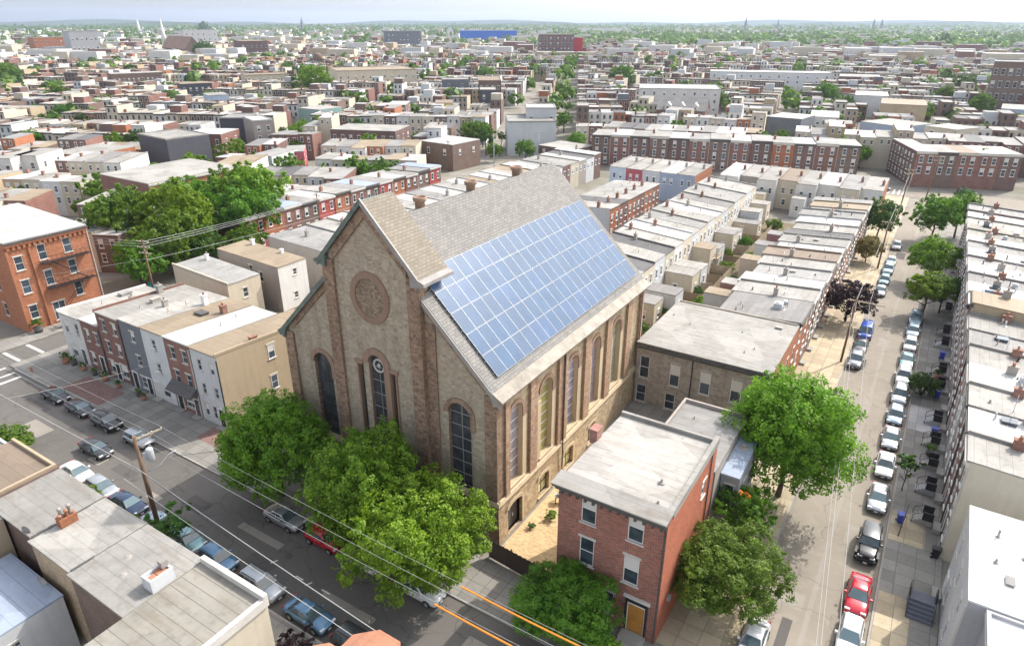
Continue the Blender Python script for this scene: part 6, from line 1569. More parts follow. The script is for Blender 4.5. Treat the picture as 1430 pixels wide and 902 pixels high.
for k in range(9000):
    az = rnd.uniform(-.75, .75); dist = 1250 + 4500*rnd.random()**1.5
    dens = .10+.5*min(1, max(0, (dist-1800)/2600))
    if az > .05 and 1300 < dist < 2400: dens = 1
    if rnd.random() > dens: continue
    x = _hx*dist*math.cos(az)+_rt.x*dist*math.sin(az); y = _hy*dist*math.cos(az)+_rt.y*dist*math.sin(az)
    if not clear(x, y, 10): continue
    r = rnd.uniform(5, 9)*(1+dist/5000); blob(x, y, r, r*.7, 12)
tag(w_.build('distant_woods', [LEAF['dark'], LEAF['mid']]), 'dark green band of far trees below the horizon', 'woods', kind='stuff')
# hills closing the horizon
q = MB(); hn = 90
for j, (dist, h0) in enumerate(((6500, 18), (9000, 40))):
    pts = []
    for k in range(hn+1):
        az = -1.0+2.0*k/hn
        hh = h0 + 16*math.sin(k*.31+j)+10*math.sin(k*.83+2*j) + (22 if az > .45 else 0)*min(1, (az-.45)*6 if az > .45 else 0)
        dx = _hx*math.cos(az)+_rt.x*math.sin(az); dy = _hy*math.cos(az)+_rt.y*math.sin(az)
        pts.append((dx, dy, hh))
    for k in range(hn):
        a, b_ = pts[k], pts[k+1]
        q.face([(a[0]*dist, a[1]*dist, -5), (b_[0]*dist, b_[1]*dist, -5), (b_[0]*(dist+500), b_[1]*(dist+500), b_[2]), (a[0]*(dist+500), a[1]*(dist+500), a[2])])
        q.face([(a[0]*(dist+500), a[1]*(dist+500), a[2]), (b_[0]*(dist+500), b_[1]*(dist+500), b_[2]), (b_[0]*(dist+2200), b_[1]*(dist+2200), -5), (a[0]*(dist+2200), a[1]*(dist+2200), -5)])
tag(q.build('hills', m_plain('wooded_hills', (.05,.075,.04), 1, 0, .3)), kind='structure')
# ================================================================ near trees
tree('large dense street tree before the church, leftmost of the three, above the silver convertible', -50.3, 35.0, 6.1, 6.5, 'bright', 'big', 1, 'street trees before the church', sz=1.05)
tree('tallest bright street tree in the middle before the church front', -37.6, 34.6, 6.2, 6.7, 'bright', 'big', 2, 'street trees before the church', sz=1.12)
tree('bright street tree at the church corner above the white parked cars', -30.6, 33.6, 6.3, 5.6, 'lush', 'big', 3, 'street trees before the church', sz=.95)
tree('small dark round tree on the pavement before the brick house', -17.3, 35.2, 4.4, 3.6, 'mid', 'big', 4, sz=.75)
tree('small bright bushy tree by the oak door of the brick house', -13.9, 33.9, 2.2, 2.0, 'bright', 'mid', 1, sz=.8)
tree('very large bright green street tree overhanging the tree street', -6.8, 62.4, 7.2, 8.0, 'bright', 'big', 2, sz=1.12)
tree('feathery olive green tree beside the orange side wall of the brick house', -7.7, 44.6, 4.9, 4.4, 'olive', 'big', 3, sz=.85)
tree('smaller tree with an orange blossom patch behind the feathery olive tree', -8.4, 53.0, 3.3, 4.4, 'mid', 'mid', 4, sz=.9)
o_ = empty('flower_patch', (-8.2, 51.7, 7.0), 0, 'orange trumpet blossom clump in the tree behind the feathery olive tree', 'flowers')
bl_ = MB(); leaf_cloud(bl_, random.Random(4), [(0, 0, 0, .55)], 130, .2); bl_.build('blossom', ORANGE, o_)
tree('yellow-green leaning street tree on the right pavement of the tree street', 2.9, 123.5, 4.3, 5.2, 'lime', 'mid', 2, 'street trees on the right pavement', sz=.85)
tree('greyish green street tree overlapping the yellow-green one', 5.2, 126.5, 3.5, 4.6, 'dark', 'mid', 3, 'street trees on the right pavement', sz=.85)
tree('bushy bright green street tree second along the right pavement', 3.0, 142.0, 5.0, 5.4, 'bright', 'mid', 1, 'street trees on the right pavement', sz=.95)
tree('third street tree along the right pavement, near the far corner on the left', 1.8, 172.0, 5.6, 6.4, 'mid', 'mid', 4, 'street trees on the right pavement')
tree('farthest street tree along the right pavement, against the roofs', 6.2, 178.0, 5.6, 6.2, 'mid', 'mid', 0, 'street trees on the right pavement')
tree('dark street tree at the far end of the left pavement', -8.6, 168.0, 5.2, 5.4, 'dark', 'mid', 1, 'street trees on the left pavement')
tree('yellowish low tree on the left pavement beyond the purple tree', -8.7, 149.0, 3.4, 3.2, 'yellow', 'mid', 2, 'street trees on the left pavement')
tree('purple-leaved plum tree on the left pavement of the tree street', -7.6, 114.5, 4.3, 4.4, 'purple', 'mid', 3, 'street trees on the left pavement', sz=.9)
tree('thin sapling with sparse leaves beside the blue bin on the right pavement', 4.0, 70.3, 1.5, 3.4, 'dark', 'small', 2, sz=.9)
bush('spiky palm-like shrub in a tree pit beside the parked cars', 4.4, 94.0, 2.1, 'dark', 'mid', 3, sz=.95)
for i, (x, y, r, hc, lf) in enumerate(((-138, 70, 8.0, 8.5, 'mid'), (-128, 76, 8.8, 9.2, 'bright'), (-136, 84, 8, 8.6, 'mid'), (-121, 70, 7.0, 7.0, 'mid'), (-129, 95, 8.8, 9.6, 'bright'), (-121, 88, 7.5, 8.4, 'mid'), (-141, 98, 7.0, 8.5, 'mid'))):
    tree(['front left tree of the big clump beside the orange brick building', 'darkest tree at the heart of the big clump', 'tall tree at the back left of the big clump', 'lowest front tree of the big clump, over the teal pool', 'tall tree at the right end of the big clump', 'right front tree of the big clump by the utility pole', 'rear tree of the big clump under the charcoal box'][i], x, y, r, hc, lf, 'mid', i % 5, 'big tree clump left of the church', sz=1.05)
bush('spreading hedge bush by the pavement at the left edge', -82.5, 23.3, 3.3, 'olive', 'mid', 1, sz=.6); bush('yellow-green creeper bush beside the brown roof', -72.5, 22.3, 2.0, 'lime', 'mid', 2, sz=.75)
bush('low leafy shrub between the white car and the navy car', -65.5, 23.0, 1.9, 'bright', 'mid', 3, sz=.8)
tree('thin dark street tree leaning over the kerb by the near roofs', -51.5, 23.6, 3.2, 4.0, 'dark', 'sparse', 2, sz=.75)
bush('withered brown shrub beside the cream wall at the bottom', -34.0, 22.6, 2.0, 'purple', 'small', 2, sz=.6)
for i, (x, y, r, lf) in enumerate(((-24.9, 46.8, .8, 'bright'), (-25.3, 52.0, .9, 'mid'), (-25.9, 44.6, .5, 'dark'))):
    bush(['bright shrub in the courtyard near the church door', 'larger shrub in the courtyard under the straw-coloured window', 'little dark shrub beside the church door'][i], x, y, r, lf, 'small', i, 'courtyard shrubs', z=.12)
gr = empty('garden_table', (-25.2, 49.6, .12), R(30), 'grey covered barbecue table among the courtyard shrubs', 'table')
q = MB(); q.box(-.8, .8, -.35, .35, .75, .82); q.build('table_top', METAL, gr); q = MB(); [q.box(a-.04, a+.04, b_-.04, b_+.04, 0, .75) for a in (-.7, .7) for b_ in (-.28, .28)]; q.build('leg', BLACK, gr)
q = MB(); q.box(-.5, .1, -.25, .25, .82, 1.15); q.lathe((.45, 0, .82), [(.22, 0), (.26, .2), (.05, .3), (0, .3)], 10); q.build('grill_box', TRIM_GREY, gr)
rnd = random.Random(23); yk = 0
for (x, y, r, lf) in ((-33, 100, 1.6, 'mid'), (-29, 106, 2.2, 'bright'), (-32, 112, 1.7, 'dark'), (-28, 121, 1.6, 'mid'), (-31, 128, 1.8, 'lime'), (-29, 137, 1.6, 'bright'), (-32, 146, 2.0, 'mid'), (-27, 155, 1.8, 'bright'), (-30, 163, 2.2, 'mid'), (-34, 92, 1.6, 'mid'), (-28.5, 95, 1.5, 'mid'), (-25.5, 118, 1.4, 'bright'), (-26, 131, 1.3, 'dark'), (-33.5, 137, 1.5, 'lime')):
    bush('%s green yard shrub, %s from the near end of the back yards' % ({'mid': 'leafy', 'bright': 'bright', 'dark': 'dark', 'lime': 'yellowish'}[lf], ORD[yk]), x, y, r, lf, 'mid', yk % 5, 'shrubs in the back yards', sz=.8); yk += 1
bush('ivy hanging over the wall beside the church flank', -87.0, 78.0, 2.6, 'bright', 'mid', 2, sz=1.1)
for i, (x, y, r, hc, lf) in enumerate(((-119.5, 62.5, 4.6, 4.8, 'mid'), (-118.5, 74, 5.5, 5.0, 'dark'), (-115.2, 81.5, 4.2, 4.6, 'mid'), (-123, 63.5, 4.2, 5.5, 'bright'))):
    tree(['low garden tree over the pool behind the orange building', 'low dark tree at the foot of the big clump', 'low tree between the clump and the bright red brick row', 'garden tree against the back of the orange building'][i], x, y, r, hc, lf, 'mid', i+1, 'low trees at the foot of the clump')
# board fences in the yards
def fence(label, p0, p1, h, m_, group=None, z=0.0):
    p0, p1 = Vector(p0), Vector(p1); d = p1-p0; L = d.length
    p = empty('fence', (p0.x, p0.y, z), math.atan2(d.y, d.x), label, 'fence', group)
    q = MB(); k = int(L/.16)
    for i in range(k): q.box(i*L/k+.01, (i+1)*L/k-.01, -.02, .02, .05, h+.04*math.sin(i*2.1))
    q.build('boards', m_, p)
    q = MB(); [q.box(0, L, .02, .07, zz, zz+.09) for zz in (.35, h-.35)]; q.build('rail', m_, p)
    for i in range(max(2, int(L/2.4))+1):
        n_ = max(2, int(L/2.4)); q = MB(); q.box(i*L/n_-.05, i*L/n_+.05, .07, .17, -.1, h+.08); q.build('post', m_, p)
for i, yy in enumerate((97.5, 103, 109, 115, 120, 126, 133, 141, 150)):
    fence('%s board fence dividing the back yards, counted from the near end' % ORD[i], (-36.6, yy), (-30.2, yy+.4), 1.8, [WOOD_FENCE, WOOD_PALE][i % 2], 'fences in the back yards')
fence('long pale fence running down the middle of the back yards', (-29.6, 90), (-30.2, 168), 1.7, WOOD_PALE)
fence('orange-brown board fence beside the blue-grey end house', (-50.6, 186), (-57, 150), 2.0, m_siding('fence_orange', (.5,.3,.12), .16))
fence('dark solid fence closing the courtyard beside the brick house', (-27.3, 39.3), (-19.9, 38.7), 2.1, m_siding('fence_dark', (.085,.06,.05), .16))
tag(bpy.context.scene.objects['fence'], None)
for i, (x, y, m_, lab) in enumerate(((-26.5, 140, PLASTIC_BLUE, 'blue tarpaulin shade in the back yards'), (-26.2, 128, m_plain('sail_yellow', (.6,.45,.15), .8), 'yellow sun sail over a back yard'))):
    p = empty('sun_sail', (x, y, 0), 0, lab, 'awning', 'sun sails in the back yards')
    q = MB(); q.hexa([(-1.8, -2, 2.5), (1.8, -2, 2.7), (1.8, 2, 2.5), (-1.8, 2, 2.9)], [(-1.8, -2, 2.55), (1.8, -2, 2.75), (1.8, 2, 2.55), (-1.8, 2, 2.95)]); q.build('sail', m_, p)
    q = MB(); [q.tube([(a*1.8, b_*2, 0), (a*1.8, b_*2, 2.7)], .05, 5) for a in (-1, 1) for b_ in (-1, 1)]; q.build('post', WOOD_PALE, p)
# decks behind the middle row
for i, yy in enumerate((113.5, 128.5)):
    p = empty('deck', (-34.8, yy, 0), 0, ['nearer', 'farther'][i] + ' wooden deck with railings behind the middle row', 'deck', 'wooden decks')
    q = MB(); q.box(-2, 2, -1.8, 1.8, 2.6, 2.75); q.build('platform', WOOD_PALE, p)
    q = MB(); [q.box(a*1.9-.06, a*1.9+.06, b_*1.7-.06, b_*1.7+.06, 0, 3.7) for a in (-1, 1) for b_ in (-1, 1)]; q.build('post', WOOD_PALE, p)
    q = MB(); [q.box(-1.9, 1.93, b_*1.7-.03, b_*1.7+.03, zz, zz+.08) for b_ in (-1, 1) for zz in (3.1, 3.6)]; [q.box(1.86, 1.935, -1.72, 1.72, zz, zz+.08) for zz in (3.1, 3.6)]; q.box(-1.94, -1.86, -1.72, 1.72, 3.6, 3.68); [q.box(-1.8+k*.2-.015, -1.8+k*.2+.015, -1.72, -1.68, 2.75, 3.6) for k in range(19)]; q.build('railing', WOOD_PALE, p)
# pool and clutter by the orange building
pl = empty('garden_pool', (-117.5, 61.5, 0), 0, 'teal garden pool behind the orange brick building', 'pool')
q = MB(); q.box(-3, 3, -2.2, 2.2, -.1, .5); q.build('rim', METAL, pl); q = MB(); q.box(-2.8, 2.8, -2, 2, .5, .55); q.build('water', POOL, pl)
# ================================================================ cars
NB, NS = R(-90), R(90)
G1 = 'cars parked along the right kerb of the tree street'
rs_ = [(46.9, 'hatch', 'white', 'white hatchback cut by the bottom edge of the photo behind the red car'), (51.9, 'sedan', 'red', 'bright red car between the white hatchback and the black off-roader'), (58.8, 'offroad', 'black', 'black boxy off-roader with a grey hard top'),
       (67.0, 'sedan', 'silver', 'silver sedan with a sunroof behind the black off-roader'), (73.6, 'sedan', 'white', 'white sedan, second behind the black off-roader'), (79.8, 'sedan', 'silver', 'silver sedan, third behind the black off-roader'), (85.6, 'hatch', 'paleblue', 'pale blue hatchback, fourth behind the black off-roader'), (91.4, 'suv', 'silver', 'silver estate beside the palm-like shrub'),
       (97.4, 'suv', 'white', 'white wagon just past the palm-like shrub'), (103.3, 'sedan', 'teal', 'grey-green sedan, second past the palm-like shrub'), (109.2, 'hatch', 'white', 'white hatchback, third past the palm-like shrub'), (115.0, 'hatch', 'paleblue', 'pale blue car just before the yellow-green leaning tree'), (120.6, 'suv', 'paleblue', 'pale car half under the yellow-green leaning tree')]
for y, k, pnt, lab in rs_: car(lab, 2.05, y, NB + random.uniform(-.015, .015), k, PAINT[pnt], group=G1)
G2 = 'cars parked along the left kerb of the tree street'
for y, k, pnt, lab in [(99.2, 'suv', 'grey', 'grey roof-railed wagon at the front of the left kerb queue'), (104.9, 'sedan', 'black', 'black car behind the grey wagon on the left kerb'), (110.4, 'van', 'royal', 'bright blue van under the purple-leaved tree'), (131.6, 'sedan', 'silver', 'silver car just beyond the purple-leaved tree'), (138.0, 'hatch', 'teal', 'teal hatchback, second beyond the purple-leaved tree'), (145.0, 'suv', 'paleblue', 'pale blue wagon, third beyond the purple-leaved tree'), (151.0, 'sedan', 'white', 'white sedan, fourth beyond the purple-leaved tree'), (163, 'hatch', 'white', 'white car before the dark street tree at the far end')]:
    car(lab, -4.2, y, NB, k, PAINT[pnt], group=G2)
car('white car half hidden under the feathery olive tree at the bottom', -4.3, 42.3, NB, 'sedan', PAINT['white'], group=G2)
G3 = 'cars parked along the far kerb of the front street'
for x, k, pnt, lab in [(-91.0, 'sedan', 'black', 'black sedan nearest the crosswalk'), (-85.0, 'sedan', 'charcoal', 'dark grey sedan, second from the crosswalk'), (-78.9, 'suv', 'black', 'black four-by-four, third from the crosswalk'), (-72.2, 'hatch', 'silver', 'silver hatchback before the pale pinkish house')]:
    car(lab, x, 32.7, 0.0, k, PAINT[pnt], group=G3)
for x, k, pnt, lab in [(-46.9, 'sedan', 'silver', 'silver convertible-like car under the leftmost church tree'), (-41.3, 'hatch', 'red', 'red car almost hidden under the church trees'), (-35.4, 'sedan', 'white', 'white car under the bright church tree, left of the pair'), (-29.9, 'sedan', 'white', 'white car under the bright church tree, right of the pair')]:
    car(lab, x, 32.5, 0.0, k, PAINT[pnt], group=G3)
car('dark sedan driving down the front street in the sunlit band', -74.4, 29.0, 0.0, 'sedan', PAINT['charcoal'], name='moving_car')
G4 = 'cars parked along the near kerb of the front street'
for x, k, pnt, lab in [(-71.6, 'sedan', 'white', 'white sedan with a sunroof beside the brown roof'), (-61.9, 'sedan', 'navy', 'navy sedan behind the utility pole'), (-56.3, 'sedan', 'paleblue', 'pale blue car at the foot of the utility pole'), (-47.6, 'hatch', 'blue', 'blue hatchback under the thin dark street tree'), (-52.2, 'hatch', 'teal', 'teal hatchback between the utility pole and the blue hatchback'), (-66.8, 'hatch', 'silver', 'silver hatchback between the leafy shrub and the navy sedan'), (-30.2, 'suv', 'charcoal', 'charcoal wagon in front of the blue saloon at the bottom'), (-41.7, 'suv', 'silver', 'silver four-by-four with roof windows beside the ribbed roof'), (-35.8, 'sedan', 'blue', 'blue saloon beside the withered shrub at the bottom')]:
    car(lab, x, 25.5, 0.0, k, PAINT[pnt], group=G4)
for i, (x, y, k, pnt) in enumerate(((-13, 222, 'suv', 'navy'), (-20, 224, 'sedan', 'silver'), (8, 228, 'van', 'black'))):
    car(['navy car on the cross street behind the white end houses', 'silver car on the cross street', 'black van below the brick corner house'][i], x, y, R(10), k, PAINT[pnt], group='cars on the cross street')
for i in range(7):
    c = _p0 + _vd*(14+i*15) + _nn*(2.5 if i % 2 else -2.5)
    car('%s car parked on the diagonal street, %s from its near end' % (['dark', 'silver', 'white'][i % 3], ORD[i]), c.x, c.y, math.atan2(_vd.y, _vd.x), 'sedan', PAINT[['charcoal', 'silver', 'white'][i % 3]], group='cars on the diagonal street')
for i in range(5):
    car('%s car on the side street left of the rear houses, %s from the corner' % (['silver', 'dark', 'white'][i % 3], ORD[i]), -107.6, 92+i*17, NS, 'sedan', PAINT[['silver', 'charcoal', 'white'][i % 3]], group='cars on the side street')
# ================================================================ poles and wires
def pole(label, x, y, h, arm=None, arm_dir=(1, 0), lean=(0, 0), r=.16, arms=1, side=0, group='wooden utility poles', m_=None, lamp=False):
    p = empty('utility_pole', (x, y, 0), 0, label, 'utility pole', group)
    q = MB(); q.tube([(0, 0, -.3), (lean[0]*.5, lean[1]*.5, h*.5), (lean[0], lean[1], h)], [r*1.15, r, r*.75], 9); q.build('mast', m_ or WOOD_POLE, p)
    a = Vector((arm_dir[0], arm_dir[1], 0)).normalized()
    if arm:
        for k in range(arms):
            z = h-.35-k*1.0; q = MB(); e0 = a*(-arm*(.5-side*.5)); e1 = a*(arm*(.5+side*.5))
            L = Vector((lean[0], lean[1], z))
            n_ = Vector((-a.y, a.x, 0))*.06
            q.hexa([L+e0-n_-Vector((0, 0, .07)), L+e1-n_-Vector((0, 0, .07)), L+e1+n_-Vector((0, 0, .07)), L+e0+n_-Vector((0, 0, .07))], [L+e0-n_+Vector((0, 0, .07)), L+e1-n_+Vector((0, 0, .07)), L+e1+n_+Vector((0, 0, .07)), L+e0+n_+Vector((0, 0, .07))])
            q.tube([L+Vector((0, 0, -1.1)), L+e1*.7], .035, 5)
            ao = q.build('crossarm', WOOD_PALE, p)
            for t in (0.02, .35, .65, .98):
                q = MB(); c = L+e0*(1-t)+e1*t; q.lathe(c, [(.05, .07), (.07, .12), (.03, .2), (0, .2)], 8); q.build('insulator', OFFWHITE, ao)
    return p
p1 = pole('tall leaning utility pole with a transformer at the near roofs', -55.8, 25.0, 11.4, 2.6, (0.15, 1), (.5, -.3), .2, 1, .85)
q = MB(); q.lathe((0.35, .75, 8.2), [(0, 0), (.3, 0), (.34, .1), (.34, 1.15), (.28, 1.28), (0, 1.3)], 14); q.box(.1, .35, .2, .55, 8.5, 9.2); q.build('transformer', METAL, p1)
q = MB(); q.tube([(.3, .1, 7.2), (.8, 1.2, 7.6), (1.0, 2.0, 8.3), (1.1, 2.5, 8.4)], .035, 5); q.lathe((1.1, 2.6, 8.28), [(0, 0), (.14, .02), (.1, .14), (0, .16)], 8); q.build('lamp_arm', METAL, p1)
pole('utility pole with three crossarms behind the front row beside the big tree clump', -108.2, 57.6, 12.2, 2.4, (1, .3), (-.4, .2), .17, 3)
pole('utility pole by the bright red brick row across the side street', -114.6, 101, 10.5, 2.2, (1, 0), (0, 0), .15, 2)
pr = [pole('utility pole with a long crossarm over the grey wagon on the tree street', -6.0, 98.5, 9.6, 4.6, (1, -.05), (.2, 1.2), .15, 1, .6), pole('utility pole halfway up the left pavement of the tree street', -6.1, 146, 9.8, 2.4, (1, 0), (.1, .3), .15, 1), pole('utility pole at the far end of the tree street', -6.4, 199, 11, 2.4, (1, 0), (.3, 0), .16, 2), pole('taller leaning utility pole on the cross street corner', -1.5, 214, 12.5, 2.2, (1, .2), (.9, 0), .16, 2)]
for i, (u, v, h) in enumerate(((690, 234, 11), (752, 224, 10), (627, 240, 10), (1193, 195, 11), (1165, 155, 11), (1110, 150, 11), (1140, 140, 11), (1365, 190, 11), (675, 150, 12), (723, 148, 12))):
    c = at(u, v, 0); pole('%s slim pole standing among the middle-distance roofs, numbered from the left' % ORD[[3, 6, 0, 9, 8, 5, 7, 4, 1, 2][i]].replace('first', 'leftmost') if False else 'slim street pole %s' % ['before the tall street tree on the diagonal street', 'in front of the low grey house past the church roof', 'left of the diagonal street mouth', 'behind the end of the brick terrace', 'beside the white row block on the right', 'above the mansard terrace', 'left of the spreading tree', 'before the beige cube house at right', 'along the charcoal modern house', 'along the tall brown apartment building'][i], c.x, c.y, h, 1.6, (1, 0), (0, 0), .13, 1, 0, 'slim poles among the roofs', METAL if i < 2 else None)
def wire(label, pts, sag=.5, r=.013, m_=None, group='overhead wires', n=14, name='overhead_wire'):
    q = MB()
    for a, b_ in zip(pts, pts[1:]):
        a, b_ = Vector(a), Vector(b_)
        q.tube([a.lerp(b_, t/n)-Vector((0, 0, 4*sag*(t/n)*(1-t/n))) for t in range(n+1)], r, 4, cap=False)
    return tag(q.build(name, m_ or WIRE), label, 'wire', group)
for i, (dy, z) in enumerate(((-.2, 11.35), (.9, 11.35), (2.0, 11.35))):
    wire(['white power line on the inner end of the pole crossarm', 'white power line on the middle of the pole crossarm', 'white power line on the outer end of the pole crossarm'][i], [(-108, 25.6+dy*.8, 11.6), (-55.2, 25.0+dy, z), (-8, 24.6+dy*.95, 11.4)], .45, .015)
wire('thicker lower telephone cable nearest the near roofs', [(-108, 24.3, 7.9), (-55.4, 24.3, 8.2), (-9, 22.0, 8.0)], .35, .04); wire('lower telephone cable over the near kerb', [(-55.4, 23.0, 7.9), (-9, 21.0, 8.0)], .3, .035); wire('thin drop wire along the near parapet', [(-55.4, 24.8, 7.3), (-12, 21.2, 7.6)], .3, .02, BLACK)
for i, (a, b_, lab) in enumerate((((-20.6, 26.4, 11.1), (-9.0, 26.3, 11.35), 'upper orange protective sleeve on a power line'), ((-21.2, 24.3, 11.1), (-9.0, 24.2, 11.35), 'lower orange protective sleeve on a power line'))):
    wire(lab, [a, b_], .12, .075, ORANGE, 'orange line sleeves', name='line_sleeve')
for i, dz in enumerate((0, .45, .9)):
    wire('%s of the three white lines crossing before the orange building' % ['lowest', 'middle', 'topmost'][i], [(-160, 44+i, 10.5+dz), (-108.4, 57.8, 11.0+dz), (-112, 101, 10+dz*.5)], .5, .03)
wire('line crossing low before the orange building and over the white corner house', [(-125, 33, 8.2), (-108.2, 57.6, 9.0)], .4, .022); wire('cable crossing the front street to the transformer pole', [(-82, 25.0, 6.8), (-76.5, 39.9, 6.4)], .3, .02)
wire('long cable along the rear of the side street houses', [(-108.2, 57.6, 8.8), (-104.2, 100, 8.9), (-103.8, 160, 9.2)], .4, .03)
wire('service wire from the transformer pole to the church trees', [(-54.7, 27.3, 8.0), (-46, 41, 7.0)], .5, .02, BLACK)
for i, (dx, z) in enumerate(((0.2, 9.2), (1.9, 9.2), (-.1, 8.0))):
    wire(['inner pale wire along the tree street', 'outer pale wire along the tree street', 'lower telephone wire along the tree street'][i], [(2.6+dx*.4, 12, z-1.0), (-6+dx, 99.7, z), (-6.1+dx*.5, 146.3, z+.2), (-6.1+dx*.4, 199, z+1)], .5, .018)
# ================================================================ street things
def bin_(label, x, y, rz, m_=PLASTIC_BLUE, grp='blue wheeled bins'):
    p = empty('wheeled_bin', (x, y, .12), rz, label, 'bin', grp)
    q = MB(); q.hexa([(-.22, -.25, .05), (.22, -.25, .05), (.22, .25, .05), (-.22, .25, .05)], [(-.3, -.34, 1.0), (.3, -.34, 1.0), (.3, .34, 1.0), (-.3, .34, 1.0)]); q.build('body', m_, p)
    q = MB(); q.box(-.32, .32, -.38, .36, 1.0, 1.07); q.box(-.3, .3, .36, .42, .95, 1.03); q.build('lid', m_, p)
    for sx in (-1, 1): q = MB(); q.tube([(sx*.26, .27, .1), (sx*.34, .27, .1)], .1, 8); q.build('wheel', RUBBER, p)
bin_('blue wheeled bin beside the sapling post', 4.25, 64.6, .2); bin_('blue wheeled bin against the right row, farther one', 6.3, 107.5, 1.5); bin_('blue wheeled bin against the right row, middle one', 6.2, 94.2, 1.4); bin_('blue wheeled bin against the right row, nearest one', 6.3, 83.8, 1.6); bin_('blue wheeled bin on the left pavement beyond the purple tree', -8.3, 133, .4)
bin_('black wheeled bin by the grey rendered corner building', 7.4, 61.0, 1.5, BLACK, None)
tp = empty('tree_post', (4.3, 62.3, .12), 0, 'dark leaning post beside the blue bin', 'post'); q = MB(); q.tube([(0, 0, 0), (.3, 2.6, 2.2)], .05, 6); q.build('stake', TRIM_DARK, tp)
def steps(label, x, y, n, w, rise, m_, rz=0, grp='front stoops along the right row'):
    p = empty('front_steps', (x, y, .12), rz, label, 'steps', grp)
    q = MB()
    for k in range(n): q.box(-w/2, w/2, -(n-k)*.3, .9, k*rise, (k+1)*rise)
    q.build('treads', m_, p)
    for sx in (-w/2, w/2):
        q = MB(); q.box(sx-.05, sx+.05, -.02, .9, n*rise, n*rise+.9); q.tube([(sx, -n*.3+.1, .95), (sx, .02, n*rise+.88)], .03, 5); q.tube([(sx, -n*.3+.1, .0), (sx, -n*.3+.1, .97)], .03, 5)
        q.build('railing', BLACK, p)
steps('dark blue-grey front steps at the lower right', 6.6, 53.4, 5, 1.9, .22, m_plain('step_slate', (.13,.14,.17), .7), R(0), None)
for i, y in enumerate((66, 71.5, 76.5, 81.5, 87, 97, 102, 112, 117, 128)):
    steps('%s grey stoop along the right row, counted from its near end' % ORD[i], 6.0, y, 3, 1.3, .2, [KERB, STUCCO['grey'], TRIM_GREY][i % 3], R(-90))
def planter(label, x, y, r, lf, grp, seed=1):
    p = empty('potted_plant', (x, y, .12), 0, label, 'planter', grp)
    q = MB(); q.lathe((0, 0, 0), [(0, 0), (r*.5, 0), (r*.65, r*.8), (r*.55, r*.8), (0, r*.7)], 10); q.build('pot', [TERRACOTTA, TRIM_DARK][seed % 2], p)
    link('foliage', crown_mesh('far', seed, lf), p, (0, 0, r*1.5), 0, (r, r, r))
for i, (x, y, r, lf, lab) in enumerate(((-100.2, 38.6, .8, 'mid', 'large potted plant at the white corner house'), (-98.6, 38.9, .7, 'dark', 'dark potted plant beside the large one at the white corner house'), (-95.8, 38.8, .6, 'olive', 'olive potted plant before the low brick house'), (-93.0, 38.8, .55, 'mid', 'green potted plant before the low brick house'), (-90.2, 38.7, .7, 'olive', 'potted plant left of the tall brick house door'), (-86.8, 38.6, .55, 'dark', 'potted plant right of the tall brick house door'), (-82.3, 38.8, .6, 'olive', 'potted plants before the slate grey house'), (-80.9, 38.6, .5, 'yellow', 'yellowing pot plant beside the slate grey house'), (-114.9, 41.8, 1.1, 'olive', 'large shrub in a tub at the orange building corner'), (-113.4, 45.6, 1.1, 'dark', 'second tub shrub along the orange building'), (6.0, 100, .7, 'dark', 'dark pot plants on the right pavement by the bins'), (6.1, 79, .7, 'mid', 'pot plants on the right pavement near the near stoops'))):
    planter(lab, x, y, r, lf, 'potted plants along the house fronts', i % 5)
sg = empty('street_sign', (-7.3, 36.2, .12), R(20), 'green street name sign on a pale post at the corner by the brick house', 'street sign')
q = MB(); q.tube([(0, 0, 0), (0, 0, 3.1)], .045, 8); q.build('post', OFFWHITE, sg)
q = MB(); q.box(-.75, .75, -.02, .02, 2.75, 3.0); q.build('sign_blade', m_plain('sign_green', (.03,.30,.16), .5), sg); q = MB(); q.box(-.02, .02, -.75, .75, 3.02, 3.25); q.build('sign_blade', MATS['sign_green'], sg)
hy = empty('fire_hydrant', (-101.5, 34.6, .12), 0, 'small orange hydrant at the crosswalk corner', 'hydrant'); q = MB(); q.lathe((0, 0, 0), [(.18, 0), (.14, .08), (.14, .55), (.18, .6), (.1, .75), (0, .8)], 10); q.build('barrel', TERRACOTTA, hy); q = MB(); q.tube([(-.22, 0, .42), (.22, 0, .42)], .06, 8); q.build('outlet', TERRACOTTA, hy)
for i, (px_, py_, z, lab) in enumerate(((131, 138, 9, ''), (40, 742, 8.1, 'satellite dish on the edge of the second pale near roof'), (62, 812, 5.5, 'satellite dish above the blue metal roof'))):
    if not lab: continue
    c = at(px_, py_, z); d_ = empty('satellite_dish', (c.x, c.y, z), R(200), lab, 'dish', 'satellite dishes at the lower left')
    q = MB(); q.tube([(0, 0, -2.2), (0, 0, .1)], .035, 6); q.build('mount', METAL, d_)
    q = MB(); n_ = 14
    for k in range(n_):
        a, b_ = 2*math.pi*k/n_, 2*math.pi*(k+1)/n_
        q.face([(0, 0, 0), (.42*math.cos(a), .16, .42*math.sin(a)), (.42*math.cos(b_), .16, .42*math.sin(b_))])
    q.build('reflector', TRIM_GREY, d_).location = (0, 0, .25)
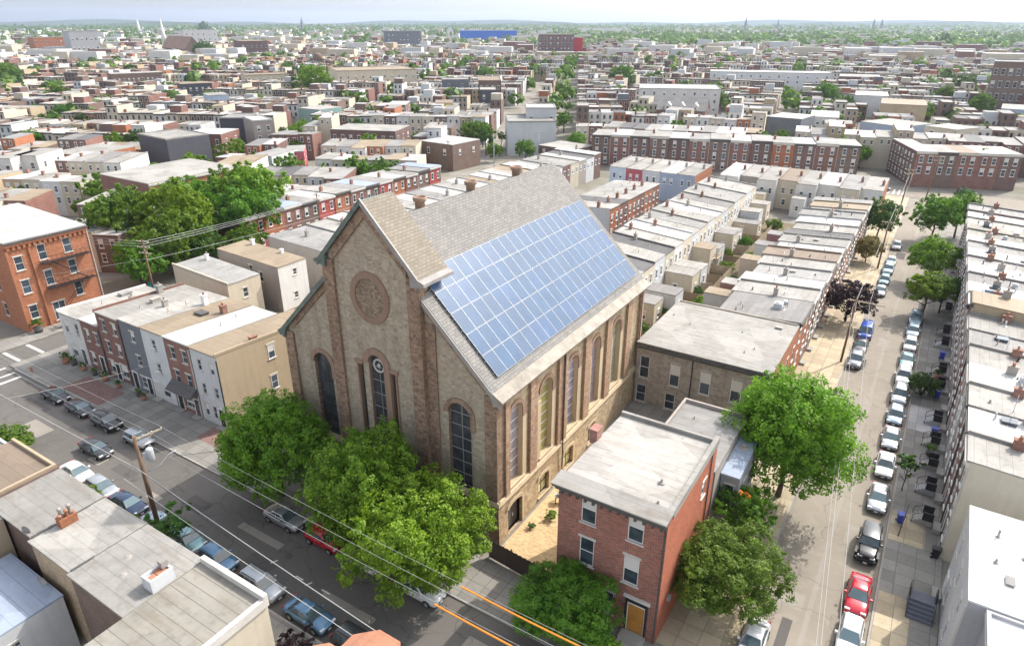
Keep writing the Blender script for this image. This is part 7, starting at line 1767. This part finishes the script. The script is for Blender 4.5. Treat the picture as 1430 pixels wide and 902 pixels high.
# ================================================================ air, light, camera
HAZE = True
if HAZE:
    q = MB(); q.box(-14500, 14500, -390, 14500, -6.5, 240)
    hz = q.build('haze', [])
    hm = bpy.data.materials.new('haze_air'); hm.use_nodes = True; t = hm.node_tree; t.nodes.clear()
    o = t.nodes.new('ShaderNodeOutputMaterial'); v = t.nodes.new('ShaderNodeVolumePrincipled')
    v.inputs['Color'].default_value = (.68, .79, .98, 1); v.inputs['Density'].default_value = 0.00008; v.inputs['Anisotropy'].default_value = .3
    t.links.new(v.outputs[0], o.inputs['Volume']); hz.data.materials.append(hm); tag(hz, kind='stuff')
    hz['label'] = 'thin pale blue air haze'
SUN = Vector((.42, .95, 1.0)).normalized()
w = bpy.data.worlds.new('World'); scn.world = w; w.use_nodes = True
nt = w.node_tree; bg = nt.nodes['Background']; sky = nt.nodes.new('ShaderNodeTexSky'); sky.sky_type = 'NISHITA'; sky.sun_disc = False
sky.sun_elevation = math.asin(SUN.z); sky.sun_rotation = math.atan2(SUN.x, SUN.y); sky.air_density = 1.0; sky.dust_density = 3.0; sky.ozone_density = 1.2
hs = nt.nodes.new('ShaderNodeHueSaturation'); hs.inputs['Saturation'].default_value = .38; nt.links.new(sky.outputs[0], hs.inputs['Color']); nt.links.new(hs.outputs[0], bg.inputs[0]); bg.inputs[1].default_value = 0.15
sd = bpy.data.lights.new('sun', 'SUN'); sd.energy = 2.0; sd.angle = R(.6); sd.color = (1.0, .945, .86)
so = bpy.data.objects.new('sun', sd); COL.objects.link(so); so.rotation_euler = (-SUN).to_track_quat('-Z', 'Y').to_euler(); so.location = (0, 0, 300)
cd = bpy.data.cameras.new('camera'); co = bpy.data.objects.new('camera', cd); COL.objects.link(co)
cd.sensor_fit = 'HORIZONTAL'; cd.sensor_width = 36; cd.lens = 36*F_PX/1430; cd.clip_start = 1; cd.clip_end = 40000
co.location = (0, 0, CAM_H); co.rotation_euler = (R(90)-PIT, 0, YAW)
scn.camera = co
scn.view_settings.view_transform = 'Standard'; scn.view_settings.look = 'None'; scn.view_settings.gamma = 1; scn.view_settings.use_curve_mapping = False
scn.view_settings.exposure = 1.3
cy = scn.cycles
scn.render.engine = 'CYCLES'
cy.max_bounces = 5; cy.diffuse_bounces = 3; cy.glossy_bounces = 2; cy.transmission_bounces = 2; cy.volume_bounces = 0; cy.transparent_max_bounces = 4
cy.use_denoising = True; cy.caustics_reflective = False; cy.caustics_refractive = False
